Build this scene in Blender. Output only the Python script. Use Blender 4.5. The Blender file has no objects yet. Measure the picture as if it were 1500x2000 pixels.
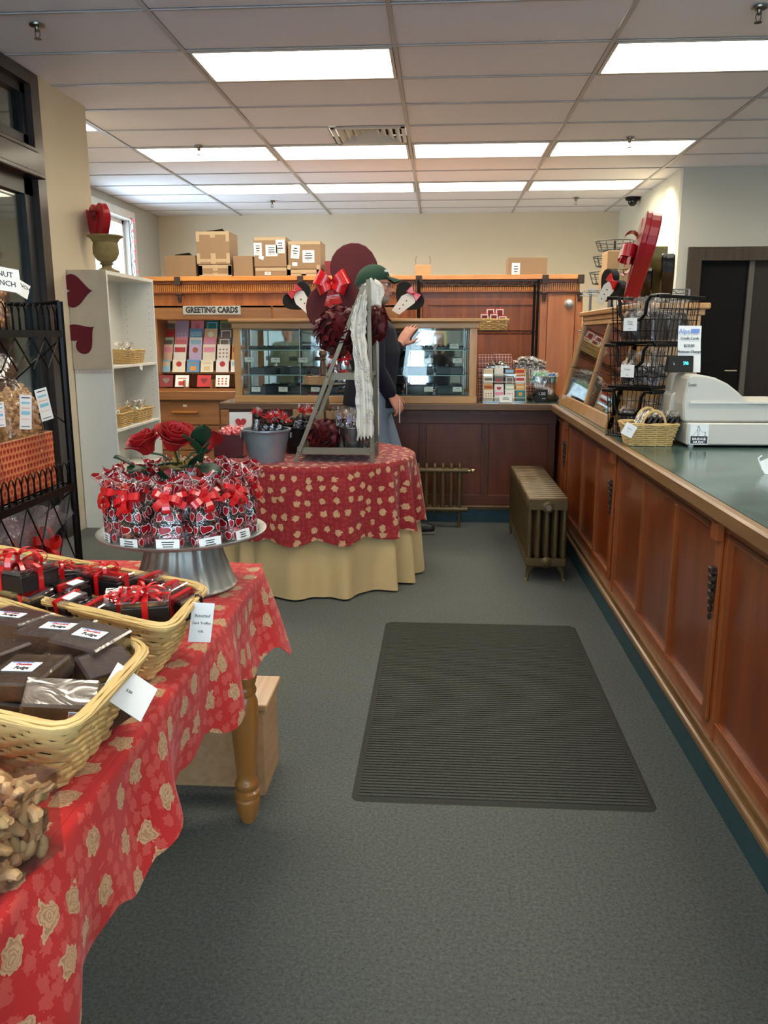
import bpy, bmesh, math, random
from math import sin, cos, pi, sqrt, atan2, radians, exp
from mathutils import Vector, Matrix, Euler
SC = bpy.context.scene
COL = SC.collection
# ------------------------------------------------------------------ camera
YAW, PITCH, ROLL, FPX = .06523, .20933, -.00085, 1618.0
CAMZ = 1.37
_cy, _sy, _cp, _sp = cos(YAW), sin(YAW), cos(PITCH), sin(PITCH)
_f = Vector((-_sy*_cp, _cy*_cp, -_sp)); _r = Vector((_cy, _sy, 0)); _u = _r.cross(_f)
_r2 = _r*cos(ROLL)+_u*sin(ROLL); _u2 = -_r*sin(ROLL)+_u*cos(ROLL)
cam = bpy.data.objects.new('camera', bpy.data.cameras.new('camera')); COL.objects.link(cam)
cam.matrix_world = Matrix(((_r2.x,_u2.x,-_f.x,0),(_r2.y,_u2.y,-_f.y,0),(_r2.z,_u2.z,-_f.z,CAMZ),(0,0,0,1)))
cam.data.sensor_fit = 'HORIZONTAL'; cam.data.sensor_width = 36; cam.data.lens = 36*FPX/1500
cam.data.clip_start = .02; cam.data.clip_end = 200
SC.camera = cam
# ------------------------------------------------------------------ world, exposure
LAMP_E = 9.5           # emission of the fluorescent diffusers
W = bpy.data.worlds.new('world'); SC.world = W; W.use_nodes = True
W.node_tree.nodes['Background'].inputs[0].default_value = (.62, .78, 1, 1)
W.node_tree.nodes['Background'].inputs[1].default_value = 4.5
SC.view_settings.view_transform = 'Standard'; SC.view_settings.look = 'None'
SC.view_settings.exposure = 0.78; SC.view_settings.gamma = 1; SC.view_settings.use_curve_mapping = False
def area(name, loc, direction, sx, sy, power, col, spread=180):
    l = bpy.data.lights.new(name, 'AREA'); l.shape = 'RECTANGLE'; l.size = sx; l.size_y = sy
    l.energy = power; l.color = col; l.spread = radians(spread)
    o = bpy.data.objects.new(name, l); COL.objects.link(o); o.location = loc
    o.rotation_euler = Vector(direction).to_track_quat('-Z', 'Y').to_euler(); return o
# daylight entering by the storefront windows behind the camera
area('daylight', (-1.1, -2.75, 1.6), (0.0, 1, -.05), 2.5, 2.1, 56, (.60, .76, 1))
area('daylight', (1.9, -2.75, 1.6), (0.0, 1, -.05), 2.5, 2.1, 22, (.60, .76, 1))
area('daylight', (-4.15, 9.9, 1.95), (1, 0, 0), 1.5, 1.8, 60, (.60, .76, 1))
# warm spot washing the far right wall
sl = bpy.data.lights.new('spot_lamp', 'SPOT'); sl.energy = 60; sl.color = (1, .88, .6); sl.spot_size = radians(85); sl.spot_blend = .8; sl.shadow_soft_size = .05
so = bpy.data.objects.new('spot_lamp', sl); COL.objects.link(so); so.location = (1.95, 9.3, 2.93)
so.rotation_euler = Vector((.8, -.1, -1)).to_track_quat('-Z', 'Y').to_euler()
# ------------------------------------------------------------------ pixel rays (where things stand in the room)
def _ray(px, py):
    return _r2*((px-750)/FPX)+_u2*((1000-py)/FPX)+_f
def az(px, py, z):
    d = _ray(px, py); t = (z-CAMZ)/d.z; return Vector((d.x*t, d.y*t, z))
def ay(px, py, y):
    d = _ray(px, py); t = y/d.y; return Vector((d.x*t, y, CAMZ+d.z*t))
def ax(px, py, x):
    d = _ray(px, py); t = x/d.x; return Vector((x, d.y*t, CAMZ+d.z*t))
# ------------------------------------------------------------------ materials
def L(c): 
    c = c/255.0
    return c/12.92 if c <= .04045 else ((c+.055)/1.055)**2.4
def rgb(t): return (L(t[0]), L(t[1]), L(t[2]), 1)
def newmat(name):
    m = bpy.data.materials.new(name); m.use_nodes = True; nt = m.node_tree
    return m, nt, nt.nodes['Principled BSDF']
def N(nt, typ, **kw):
    n = nt.nodes.new(typ)
    for k, v in kw.items():
        if k.startswith('i_'): n.inputs[int(k[2:])].default_value = v
        else: setattr(n, k, v)
    return n
def setp(b, **k):
    for a, v in k.items(): b.inputs[a.replace('_', ' ')].default_value = v
def mixc(nt, fac, a, b):
    n = nt.nodes.new('ShaderNodeMix'); n.data_type = 'RGBA'
    for i, x in ((0, fac), (6, a), (7, b)):
        if hasattr(x, 'is_output'): nt.links.new(x, n.inputs[i])
        else: n.inputs[i].default_value = x
    return n.outputs[2]
def math_(nt, op, a, b=None, c=None):
    n = nt.nodes.new('ShaderNodeMath'); n.operation = op
    for i, x in enumerate((a, b, c)):
        if x is None: continue
        if hasattr(x, 'is_output'): nt.links.new(x, n.inputs[i])
        else: n.inputs[i].default_value = x
    return n.outputs[0]
def coord(nt, kind='Object', scale=(1, 1, 1)):
    tc = nt.nodes.new('ShaderNodeTexCoord'); mp = nt.nodes.new('ShaderNodeMapping')
    mp.inputs['Scale'].default_value = scale; nt.links.new(tc.outputs[kind], mp.inputs[0]); return mp.outputs[0]
def bumpit(nt, b, height, dist, strength=1.0):
    n = nt.nodes.new('ShaderNodeBump'); n.inputs['Distance'].default_value = dist; n.inputs['Strength'].default_value = strength
    nt.links.new(height, n.inputs['Height']); nt.links.new(n.outputs[0], b.inputs['Normal'])
MC = {}
def mat(name, col, rough=.5, metal=0, vary=.12, vs=8, bump=0, bs=60, spec=.5, coat=0, sheen=0):
    if name in MC: return MC[name]
    m, nt, b = newmat(name)
    c = coord(nt); no = N(nt, 'ShaderNodeTexNoise'); no.inputs['Scale'].default_value = vs; no.inputs['Detail'].default_value = 3
    nt.links.new(c, no.inputs['Vector'])
    base = rgb(col); dark = tuple(x*(1-vary) for x in base[:3])+(1,); light = tuple(min(1, x*(1+vary)) for x in base[:3])+(1,)
    nt.links.new(mixc(nt, no.outputs['Fac'], dark, light), b.inputs['Base Color'])
    setp(b, Roughness=rough, Metallic=metal, Specular_IOR_Level=spec, Coat_Weight=coat, Sheen_Weight=sheen)
    if bump:
        n2 = N(nt, 'ShaderNodeTexNoise'); n2.inputs['Scale'].default_value = bs; nt.links.new(c, n2.inputs['Vector'])
        bumpit(nt, b, n2.outputs['Fac'], bump)
    MC[name] = m; return m
def wood(name, c1, c2, axis='z', rough=.35, s=6, coat=.3, stretch=14):
    if name in MC: return MC[name]
    m, nt, b = newmat(name)
    sc = {'x': (s, s*stretch, s*stretch), 'y': (s*stretch, s, s*stretch), 'z': (s*stretch, s*stretch, s)}[axis]
    no = N(nt, 'ShaderNodeTexNoise'); no.inputs['Scale'].default_value = .35; no.inputs['Detail'].default_value = 5; no.inputs['Distortion'].default_value = .6
    nt.links.new(coord(nt, 'Object', sc), no.inputs['Vector'])
    n2 = N(nt, 'ShaderNodeTexNoise'); n2.inputs['Scale'].default_value = 3.0; nt.links.new(coord(nt), n2.inputs['Vector'])
    f = math_(nt, 'MULTIPLY_ADD', no.outputs['Fac'], 1.7, -.35); f = math_(nt, 'ADD', f, math_(nt, 'MULTIPLY_ADD', n2.outputs['Fac'], .5, -.25))
    nt.links.new(mixc(nt, math_(nt, 'MINIMUM', math_(nt, 'MAXIMUM', f, 0), 1), rgb(c1), rgb(c2)), b.inputs['Base Color'])
    setp(b, Roughness=rough, Coat_Weight=coat, Coat_Roughness=.15)
    bumpit(nt, b, no.outputs['Fac'], .0006)
    MC[name] = m; return m
def emis(name, col, e):
    if name in MC: return MC[name]
    m, nt, b = newmat(name); setp(b, Base_Color=rgb(col), Emission_Color=rgb(col), Emission_Strength=e, Roughness=.5); MC[name] = m; return m
def film(name, tint=(255, 255, 255), gloss=.16, rough=.12, crinkle=.004, cs=45, hearts=None, milk=0.0):
    """thin clear cellophane: mostly see-through, crinkled highlights, printed hearts if asked"""
    if name in MC: return MC[name]
    m = bpy.data.materials.new(name); m.use_nodes = True; nt = m.node_tree; nt.nodes.clear()
    out = N(nt, 'ShaderNodeOutputMaterial'); tr = N(nt, 'ShaderNodeBsdfTransparent'); tr.inputs[0].default_value = rgb(tint)
    gl = N(nt, 'ShaderNodeBsdfGlossy'); gl.inputs['Roughness'].default_value = rough
    no = N(nt, 'ShaderNodeTexNoise'); no.inputs['Scale'].default_value = cs; no.inputs['Detail'].default_value = 2; no.inputs['Distortion'].default_value = 1.5
    nt.links.new(coord(nt), no.inputs['Vector'])
    bp = N(nt, 'ShaderNodeBump'); bp.inputs['Distance'].default_value = crinkle; nt.links.new(no.outputs['Fac'], bp.inputs['Height']); nt.links.new(bp.outputs[0], gl.inputs['Normal'])
    lw = N(nt, 'ShaderNodeLayerWeight'); lw.inputs[0].default_value = .35; nt.links.new(bp.outputs[0], lw.inputs['Normal'])
    fac = math_(nt, 'MULTIPLY_ADD', lw.outputs['Facing'], .35, gloss)
    mx = N(nt, 'ShaderNodeMixShader'); nt.links.new(fac, mx.inputs[0]); nt.links.new(tr.outputs[0], mx.inputs[1]); nt.links.new(gl.outputs[0], mx.inputs[2])
    last = mx.outputs[0]
    if milk:
        df = N(nt, 'ShaderNodeBsdfDiffuse'); df.inputs[0].default_value = rgb((235, 235, 235)); m2 = N(nt, 'ShaderNodeMixShader'); m2.inputs[0].default_value = milk
        nt.links.new(last, m2.inputs[1]); nt.links.new(df.outputs[0], m2.inputs[2]); last = m2.outputs[0]
    if hearts:
        ins, rim = heart_mask(nt, hearts, .33)
        red = N(nt, 'ShaderNodeBsdfPrincipled'); setp(red, Roughness=.3)
        nt.links.new(mixc(nt, ins, rgb((225, 205, 205)), rgb((150, 8, 22))), red.inputs['Base Color'])
        m3 = N(nt, 'ShaderNodeMixShader'); nt.links.new(rim, m3.inputs[0]); nt.links.new(last, m3.inputs[1]); nt.links.new(red.outputs[0], m3.inputs[2]); last = m3.outputs[0]
    nt.links.new(last, out.inputs[0]); MC[name] = m; return m
def heart_mask(nt, cell, size=.40, jitter=True):
    """hearts printed in a brick-like lattice over UV metres; returns (inside, inside-with-rim)"""
    uv = coord(nt, 'UV', (1/cell, 1/cell, 1)); sx = N(nt, 'ShaderNodeSeparateXYZ'); nt.links.new(uv, sx.inputs[0])
    v = sx.outputs[1]; row = math_(nt, 'FLOOR', v)
    u = math_(nt, 'ADD', sx.outputs[0], math_(nt, 'MULTIPLY', row, .5))
    colu = math_(nt, 'FLOOR', u)
    x = math_(nt, 'SUBTRACT', math_(nt, 'SUBTRACT', u, colu), .5); y = math_(nt, 'SUBTRACT', math_(nt, 'SUBTRACT', v, row), .45)
    if jitter:
        h = math_(nt, 'FRACT', math_(nt, 'MULTIPLY', math_(nt, 'SINE', math_(nt, 'ADD', math_(nt, 'MULTIPLY', colu, 12.9), math_(nt, 'MULTIPLY', row, 78.2))), 437.5))
        a = math_(nt, 'MULTIPLY_ADD', h, 1.6, -.8); ca = math_(nt, 'COSINE', a); sa = math_(nt, 'SINE', a)
        x, y = (math_(nt, 'ADD', math_(nt, 'MULTIPLY', x, ca), math_(nt, 'MULTIPLY', y, sa)), math_(nt, 'SUBTRACT', math_(nt, 'MULTIPLY', y, ca), math_(nt, 'MULTIPLY', x, sa)))
    def H(k):
        X = math_(nt, 'DIVIDE', x, k); Y = math_(nt, 'DIVIDE', y, k)
        x2 = math_(nt, 'MULTIPLY', X, X); y2 = math_(nt, 'MULTIPLY', Y, Y)
        t = math_(nt, 'SUBTRACT', math_(nt, 'ADD', x2, y2), 1); t3 = math_(nt, 'MULTIPLY', math_(nt, 'MULTIPLY', t, t), t)
        return math_(nt, 'LESS_THAN', math_(nt, 'SUBTRACT', t3, math_(nt, 'MULTIPLY', x2, math_(nt, 'MULTIPLY', y2, Y))), 0)
    return H(size*.87), H(size)
def glassmat(name='clear_glass', tint=(245, 250, 248), g=.07):
    if name in MC: return MC[name]
    m = bpy.data.materials.new(name); m.use_nodes = True; nt = m.node_tree; nt.nodes.clear()
    out = N(nt, 'ShaderNodeOutputMaterial'); tr = N(nt, 'ShaderNodeBsdfTransparent'); tr.inputs[0].default_value = rgb(tint)
    gl = N(nt, 'ShaderNodeBsdfGlossy'); gl.inputs['Roughness'].default_value = .02
    lw = N(nt, 'ShaderNodeLayerWeight'); lw.inputs[0].default_value = .25
    mx = N(nt, 'ShaderNodeMixShader'); nt.links.new(math_(nt, 'MULTIPLY_ADD', lw.outputs['Fresnel'], .5, g*.4), mx.inputs[0])
    nt.links.new(tr.outputs[0], mx.inputs[1]); nt.links.new(gl.outputs[0], mx.inputs[2]); nt.links.new(mx.outputs[0], out.inputs[0]); MC[name] = m; return m
def rose_cloth(name='red_rose_cloth', cell=.075, base=(188, 24, 26), back=(214, 84, 72)):
    """red cotton print: tan roses over small pink blossoms, laid out over UV metres"""
    m, nt, b = newmat(name)
    def layer(c, thr, seed, rag, ragscale):
        uv = coord(nt, 'UV', (1/c, 1/c, 1)); ad = N(nt, 'ShaderNodeVectorMath', operation='ADD'); ad.inputs[1].default_value = (seed, seed*.7, 0); nt.links.new(uv, ad.inputs[0])
        vo = N(nt, 'ShaderNodeTexVoronoi'); vo.voronoi_dimensions = '2D'; vo.inputs['Scale'].default_value = 1; vo.inputs['Randomness'].default_value = .55; nt.links.new(ad.outputs[0], vo.inputs['Vector'])
        no = N(nt, 'ShaderNodeTexNoise'); no.inputs['Scale'].default_value = ragscale; no.inputs['Detail'].default_value = 2; nt.links.new(ad.outputs[0], no.inputs['Vector'])
        d = math_(nt, 'ADD', vo.outputs['Distance'], math_(nt, 'MULTIPLY_ADD', no.outputs['Fac'], rag, -rag*.5))
        return math_(nt, 'LESS_THAN', d, thr), d, no.outputs['Fac']
    big, dist, nb = layer(cell, .235, 3.3, .42, 5)
    lines = math_(nt, 'ABSOLUTE', math_(nt, 'SINE', math_(nt, 'MULTIPLY', dist, 36)))
    sm, d2, n3 = layer(cell*.36, .36, 9.1, .7, 5)
    cl, _, _ = layer(cell*1.3, .58, 5.7, .6, 3)
    tan_ = mixc(nt, lines, rgb((172, 122, 86)), rgb((210, 170, 126)))
    smm = math_(nt, 'MULTIPLY', math_(nt, 'MULTIPLY', sm, cl), .75)
    c = mixc(nt, smm, rgb(base), rgb(back)); c = mixc(nt, big, c, tan_)
    nt.links.new(c, b.inputs['Base Color']); setp(b, Roughness=.8, Sheen_Weight=.15)
    we = N(nt, 'ShaderNodeTexNoise'); we.inputs['Scale'].default_value = 500; nt.links.new(coord(nt, 'UV'), we.inputs['Vector']); bumpit(nt, b, we.outputs['Fac'], .0004)
    MC[name] = m; return m
def uvprint(name, ground, ink, cell, rough=.55):
    """paper with small hearts printed in rows"""
    m, nt, b = newmat(name); i, r = heart_mask(nt, cell, .34, False)
    nt.links.new(mixc(nt, r, rgb(ground), rgb(ink)), b.inputs['Base Color']); setp(b, Roughness=rough); MC[name] = m; return m
def lattice(name, c1, c2, cell):
    m, nt, b = newmat(name); ch = N(nt, 'ShaderNodeTexChecker'); ch.inputs['Scale'].default_value = 1/cell
    mp = N(nt, 'ShaderNodeMapping'); mp.inputs['Rotation'].default_value = (0, .0, .785); tc = N(nt, 'ShaderNodeTexCoord'); nt.links.new(tc.outputs['UV'], mp.inputs[0]); nt.links.new(mp.outputs[0], ch.inputs[0])
    ch.inputs[1].default_value = rgb(c1); ch.inputs[2].default_value = rgb(c2); nt.links.new(ch.outputs[0], b.inputs['Base Color']); setp(b, Roughness=.4); MC[name] = m; return m
# ------------------------------------------------------------------ mesh builder
class MB:
    def __init__(s, M=None): s.v = []; s.f = []; s.uv = []; s.M = M; s.mi = []; s.cur = 0; s.hasuv = False
    def add(s, vs, fs, uvs=None, M=None):
        o = len(s.v); T = s.M
        for i, p in enumerate(vs):
            p = Vector(p)
            if M is not None: p = M @ p
            if T is not None: p = T @ p
            s.v.append(p); s.uv.append(uvs[i] if uvs else (0, 0))
        if uvs: s.hasuv = True
        for f in fs: s.f.append(tuple(o+i for i in f)); s.mi.append(s.cur)
        return s
    def box(s, c, d, rz=0, M=None, taper=None):
        x, y, z = d[0]/2, d[1]/2, d[2]/2; R = Matrix.Translation(c) @ Matrix.Rotation(rz, 4, 'Z')
        if M is not None: R = M @ R
        t = taper or (1, 1)
        P = [(-x, -y, -z), (x, -y, -z), (x, y, -z), (-x, y, -z), (-x*t[0], -y*t[1], z), (x*t[0], -y*t[1], z), (x*t[0], y*t[1], z), (-x*t[0], y*t[1], z)]
        # every face its own corners so prints lie flat on it
        F = [((3, 2, 1, 0), d[0], d[1]), ((4, 5, 6, 7), d[0], d[1]), ((0, 1, 5, 4), d[0], d[2]), ((2, 3, 7, 6), d[0], d[2]), ((1, 2, 6, 5), d[1], d[2]), ((3, 0, 4, 7), d[1], d[2])]
        if s.hasuv or getattr(s, 'wantuv', False):
            for q, a, b in F: s.add([P[i] for i in q], [(0, 1, 2, 3)], [(0, 0), (a, 0), (a, b), (0, b)], R)
        else: s.add(P, [q for q, _, _ in F], None, R)
        return s
    def b2(s, x0, x1, y0, y1, z0, z1): return s.box(((x0+x1)/2, (y0+y1)/2, (z0+z1)/2), (abs(x1-x0), abs(y1-y0), abs(z1-z0)))
    def tube(s, pts, r, n=8, closed=False, cap=True, flat=None):
        pts = [Vector(p) for p in pts]; k = len(pts); vs = []; up = None
        if k < 2: return s
        for i, p in enumerate(pts):
            if closed: t = pts[(i+1) % k]-pts[i-1]
            else: t = pts[min(i+1, k-1)]-pts[max(i-1, 0)]
            if t.length < 1e-9: t = Vector((0, 0, 1))
            t.normalize()
            if up is None:
                up = Vector((0, 0, 1)) if abs(t.z) < .9 else Vector((1, 0, 0))
            a = up - t*up.dot(t)
            if a.length < 1e-6: a = t.orthogonal()
            a.normalize(); b = t.cross(a); up = a
            rr = r[i] if isinstance(r, (list, tuple)) else r
            for j in range(n):
                th = 2*pi*j/n; fa, fb = (1, 1) if not flat else flat
                vs.append(p+a*(cos(th)*rr*fa)+b*(sin(th)*rr*fb))
        fs = []
        for i in range(k if closed else k-1):
            i2 = (i+1) % k
            for j in range(n):
                j2 = (j+1) % n; fs.append((i*n+j, i*n+j2, i2*n+j2, i2*n+j))
        if cap and not closed: fs.append(tuple(reversed(range(n)))); fs.append(tuple((k-1)*n+j for j in range(n)))
        return s.add(vs, fs)
    def cyl(s, p0, p1, r0, r1=None, n=16): return s.tube([p0, p1], [r0, r1 if r1 is not None else r0], n)
    def bar(s, p0, p1, w, d, side=None):
        """flat or square bar between two points; w across 'side', d the other way"""
        p0, p1 = Vector(p0), Vector(p1); t = (p1-p0).normalized(); sd = Vector(side) if side else (Vector((0, 0, 1)) if abs(t.z) < .9 else Vector((1, 0, 0)))
        a = (sd-t*sd.dot(t)).normalized(); b = t.cross(a); vs = []
        for p in (p0, p1):
            for x, y in ((-1, -1), (1, -1), (1, 1), (-1, 1)): vs.append(p+a*(x*w/2)+b*(y*d/2))
        return s.add(vs, [(3, 2, 1, 0), (4, 5, 6, 7), (0, 1, 5, 4), (1, 2, 6, 5), (2, 3, 7, 6), (3, 0, 4, 7)])
    def lathe(s, prof, n=24, c=(0, 0, 0), M=None, wob=None):
        vs = []; fs = []; k = len(prof)
        for i, (r, z) in enumerate(prof):
            for j in range(n):
                th = 2*pi*j/n; rr = r*(wob(th, z) if wob else 1); vs.append((c[0]+rr*cos(th), c[1]+rr*sin(th), c[2]+z))
        for i in range(k-1):
            for j in range(n): j2 = (j+1) % n; fs.append((i*n+j, i*n+j2, (i+1)*n+j2, (i+1)*n+j))
        if prof[0][0] > 1e-5: fs.append(tuple(reversed(range(n))))
        if prof[-1][0] > 1e-5: fs.append(tuple((k-1)*n+j for j in range(n)))
        return s.add(vs, fs, None, M)
    def sphere(s, c, r, n=12, m=8, M=None):
        if not isinstance(r, (tuple, list)): r = (r, r, r)
        vs = []; fs = []
        for i in range(m+1):
            ph = pi*i/m
            for j in range(n): th = 2*pi*j/n; vs.append((c[0]+r[0]*sin(ph)*cos(th), c[1]+r[1]*sin(ph)*sin(th), c[2]-r[2]*cos(ph)))
        for i in range(m):
            for j in range(n): j2 = (j+1) % n; fs.append((i*n+j, i*n+j2, (i+1)*n+j2, (i+1)*n+j))
        return s.add(vs, fs, None, M)
    def prism(s, out, t, M=None, uvs=False):
        """outline in local XZ, thickness along Y (centred)"""
        k = len(out); vs = [(x, -t/2, z) for x, z in out]+[(x, t/2, z) for x, z in out]
        fs = [tuple(range(k)), tuple(reversed(range(k, 2*k)))]+[(i, i+k, (i+1) % k+k, (i+1) % k) for i in range(k)]
        return s.add(vs, fs, [(x, z) for x, z in out]*2 if uvs else None, M)
    def grid(s, nu, nv, fn, uvfn=None, M=None, closeu=False):
        vs = [fn(i/nu, j/nv) for j in range(nv+1) for i in range(nu+1)]
        uv = [uvfn(i/nu, j/nv) for j in range(nv+1) for i in range(nu+1)] if uvfn else None
        w = nu+1; fs = [(j*w+i, j*w+i+1, (j+1)*w+i+1, (j+1)*w+i) for j in range(nv) for i in range(nu)]
        return s.add(vs, fs, uv, M)
    def strip(s, pts, w, side, t=.0008):
        """ribbon along pts, width w along side vectors, thin but solid"""
        pts = [Vector(p) for p in pts]; k = len(pts); vs = []
        for i, p in enumerate(pts):
            tt = (pts[min(i+1, k-1)]-pts[max(i-1, 0)]).normalized(); sd = Vector(side[i] if isinstance(side, list) else side)
            a = (sd-tt*sd.dot(tt)); a = a.normalized() if a.length > 1e-6 else tt.orthogonal().normalized(); b = tt.cross(a); ww = w[i] if isinstance(w, (list, tuple)) else w
            vs += [p-a*ww/2-b*t/2, p+a*ww/2-b*t/2, p+a*ww/2+b*t/2, p-a*ww/2+b*t/2]
        fs = [(0, 1, 2, 3), (4*k-1, 4*k-2, 4*k-3, 4*k-4)]
        for i in range(k-1):
            for j in range(4): fs.append((4*i+j, 4*i+(j+1) % 4, 4*i+4+(j+1) % 4, 4*i+4+j))
        return s.add(vs, fs)
    def mesh(s, name, mats, smooth=False, bevel=0, thick=0, angle=40, merge=True):
        me = bpy.data.meshes.new(name); me.from_pydata([tuple(v) for v in s.v], [], s.f); 
        for m in (mats if isinstance(mats, (list, tuple)) else [mats]): me.materials.append(m)
        me.polygons.foreach_set('material_index', s.mi)
        if s.hasuv or getattr(s, 'wantuv', False):
            ul = me.uv_layers.new(name='UVMap'); li = [0]*len(me.loops); me.loops.foreach_get('vertex_index', li)
            ul.data.foreach_set('uv', [c for i in li for c in s.uv[i]])
        bm = bmesh.new(); bm.from_mesh(me)
        if merge: bmesh.ops.remove_doubles(bm, verts=bm.verts, dist=1e-6)
        if bevel:
            es = [e for e in bm.edges if len(e.link_faces) == 2 and e.calc_face_angle(0) > .6]
            bmesh.ops.bevel(bm, geom=es, offset=bevel, segments=1, affect='EDGES', profile=.7)
        if thick: bmesh.ops.solidify(bm, geom=bm.faces[:], thickness=thick)
        bmesh.ops.recalc_face_normals(bm, faces=bm.faces)
        bm.to_mesh(me); bm.free()
        if smooth:
            me.polygons.foreach_set('use_smooth', [True]*len(me.polygons))
            try: me.set_sharp_from_angle(angle=radians(angle))
            except Exception: pass
        return me
    def build(s, name, mats, parent=None, smooth=False, kind=None, label=None, loc=None, rz=0, **k):
        o = bpy.data.objects.new(name, s.mesh(name, mats, smooth, **k)); COL.objects.link(o)
        if parent: o.parent = parent
        if kind: o['kind'] = kind
        if label: o['label'] = label
        if loc is not None: o.location = loc
        if rz: o.rotation_euler = (0, 0, rz)
        return o
def thing(name, label, cat, loc=(0, 0, 0), rz=0, group=None, rot=None):
    o = bpy.data.objects.new(name, None); COL.objects.link(o); o.empty_display_size = .05
    o.location = loc; o.rotation_euler = rot if rot else (0, 0, rz); o['label'] = label; o['category'] = cat
    if group: o['group'] = group
    return o
def tag(o, label, cat, group=None, kind=None):
    o['label'] = label; o['category'] = cat
    if group: o['group'] = group
    if kind: o['kind'] = kind
    return o
def piece(name, me, parent, loc=(0, 0, 0), rot=(0, 0, 0), scale=(1, 1, 1), mtx=None):
    o = bpy.data.objects.new(name, me); COL.objects.link(o); o.parent = parent
    if mtx is not None: o.matrix_local = mtx
    else: o.location = loc; o.rotation_euler = rot; o.scale = scale
    return o
KIDS = {}
def dup(src, loc=None, rz=None, label=None, group=None, rot=None, scale=None):
    def cp(o, par):
        c = o.copy(); COL.objects.link(c)
        if par: c.parent = par
        for ch in list(o.children): cp(ch, c)
        return c
    r = cp(src, None)
    if loc is not None: r.location = loc
    if rot is not None: r.rotation_euler = rot
    elif rz is not None: r.rotation_euler = (0, 0, rz)
    if scale: r.scale = (scale,)*3 if not isinstance(scale, tuple) else scale
    if label: r['label'] = label
    if group: r['group'] = group
    return r
def text(s, size, m, parent, mtx, name='lettering', depth=.0004, align='CENTER', sx=1.0, bold=0):
    cu = bpy.data.curves.new('t', 'FONT'); cu.body = s; cu.size = size; cu.align_x = align; cu.align_y = 'CENTER'; cu.extrude = depth; cu.resolution_u = 2; cu.offset = bold
    o = bpy.data.objects.new('t', cu); COL.objects.link(o); bpy.context.view_layer.update()
    me = bpy.data.meshes.new_from_object(o.evaluated_get(bpy.context.evaluated_depsgraph_get())); bpy.data.objects.remove(o)
    me.materials.clear(); me.materials.append(m)
    p = bpy.data.objects.new(name, me); COL.objects.link(p); p.parent = parent; p.matrix_local = mtx @ Matrix.Diagonal((sx, 1, 1, 1)); return p
def TRS(loc, rot=(0, 0, 0), s=1): return Matrix.Translation(loc) @ Euler(rot).to_matrix().to_4x4() @ Matrix.Scale(s, 4)
FACE = (pi/2, 0, 0)     # text lying in XY turned to stand and face -Y
def heart_out(w, n=40):
    """outline of a heart, width w, centred"""
    o = []
    for i in range(n):
        t = 2*pi*i/n; x = 16*sin(t)**3; y = 13*cos(t)-5*cos(2*t)-2*cos(3*t)-cos(4*t); o.append((x*w/32, (y+2.5)*w/32))
    return o
R = random.Random(7)
# ------------------------------------------------------------------ shared materials
M_white = mat('white_paint', (226, 222, 212), .5)
M_paper = mat('white_paper', (236, 236, 232), .7, vary=.02)
M_ink = mat('dark_print', (40, 38, 40), .6)
M_redink = mat('red_print', (190, 40, 40), .6)
M_blueink = mat('blue_print', (120, 150, 215), .6)
M_choc = mat('dark_chocolate', (46, 26, 18), .35, vary=.3, vs=30, bump=.001, bs=80)
M_blackcard = mat('black_card', (22, 18, 18), .35, vary=.1)
M_kraft = mat('kraft_card', (176, 140, 98), .75, vary=.06)
M_cardboard = mat('brown_cardboard', (134, 108, 80), .8, vary=.08, vs=4)
M_tape = mat('pale_tape', (170, 148, 116), .4, vary=.04)
M_ribbon = mat('red_ribbon', (196, 16, 22), .28, vary=.15, coat=.4)
M_blackwire = mat('black_metal', (18, 17, 17), .4, metal=.6)
M_galv = mat('galvanised_metal', (150, 158, 166), .38, metal=.55, vary=.25, vs=14, bump=.0006, bs=30)
M_zinc = mat('grey_zinc_bar', (124, 116, 98), .5, metal=.55, vary=.15)
M_wicker = mat('wicker_strand', (206, 172, 112), .6, vary=.25, vs=30)
M_film = film('clear_film'); M_glass = glassmat()
# ================================================================== SETTING
CZ = 2.977
GX0, GY0, TX, TY = -1.49, 4.526, 1.2192, .6096
def struct(o, label=None):
    o['kind'] = 'structure'
    if label: o['label'] = label
    return o
# floor: speckled grey carpet
def carpet():
    m, nt, b = newmat('grey_speckled_carpet'); c = coord(nt)
    vo = N(nt, 'ShaderNodeTexNoise'); vo.inputs['Scale'].default_value = 105; vo.inputs['Detail'].default_value = 8; vo.inputs['Roughness'].default_value = .95; nt.links.new(c, vo.inputs['Vector'])
    n2 = N(nt, 'ShaderNodeTexNoise'); n2.inputs['Scale'].default_value = 1.3; nt.links.new(c, n2.inputs['Vector'])
    f = math_(nt, 'MULTIPLY_ADD', vo.outputs['Fac'], 3.6, -1.3); f = math_(nt, 'MINIMUM', math_(nt, 'MAXIMUM', f, 0), 1)
    c1 = mixc(nt, f, rgb((56, 62, 61)), rgb((142, 147, 140)))
    c2 = mixc(nt, n2.outputs['Fac'], c1, mixc(nt, .35, c1, rgb((88, 90, 86))))
    nt.links.new(c2, b.inputs['Base Color']); setp(b, Roughness=.95, Specular_IOR_Level=.15); bumpit(nt, b, vo.outputs['Fac'], .004); return m
struct(MB().b2(-6, 6, -2.6, 12.2, -.08, 0).build('floor', carpet()))
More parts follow.
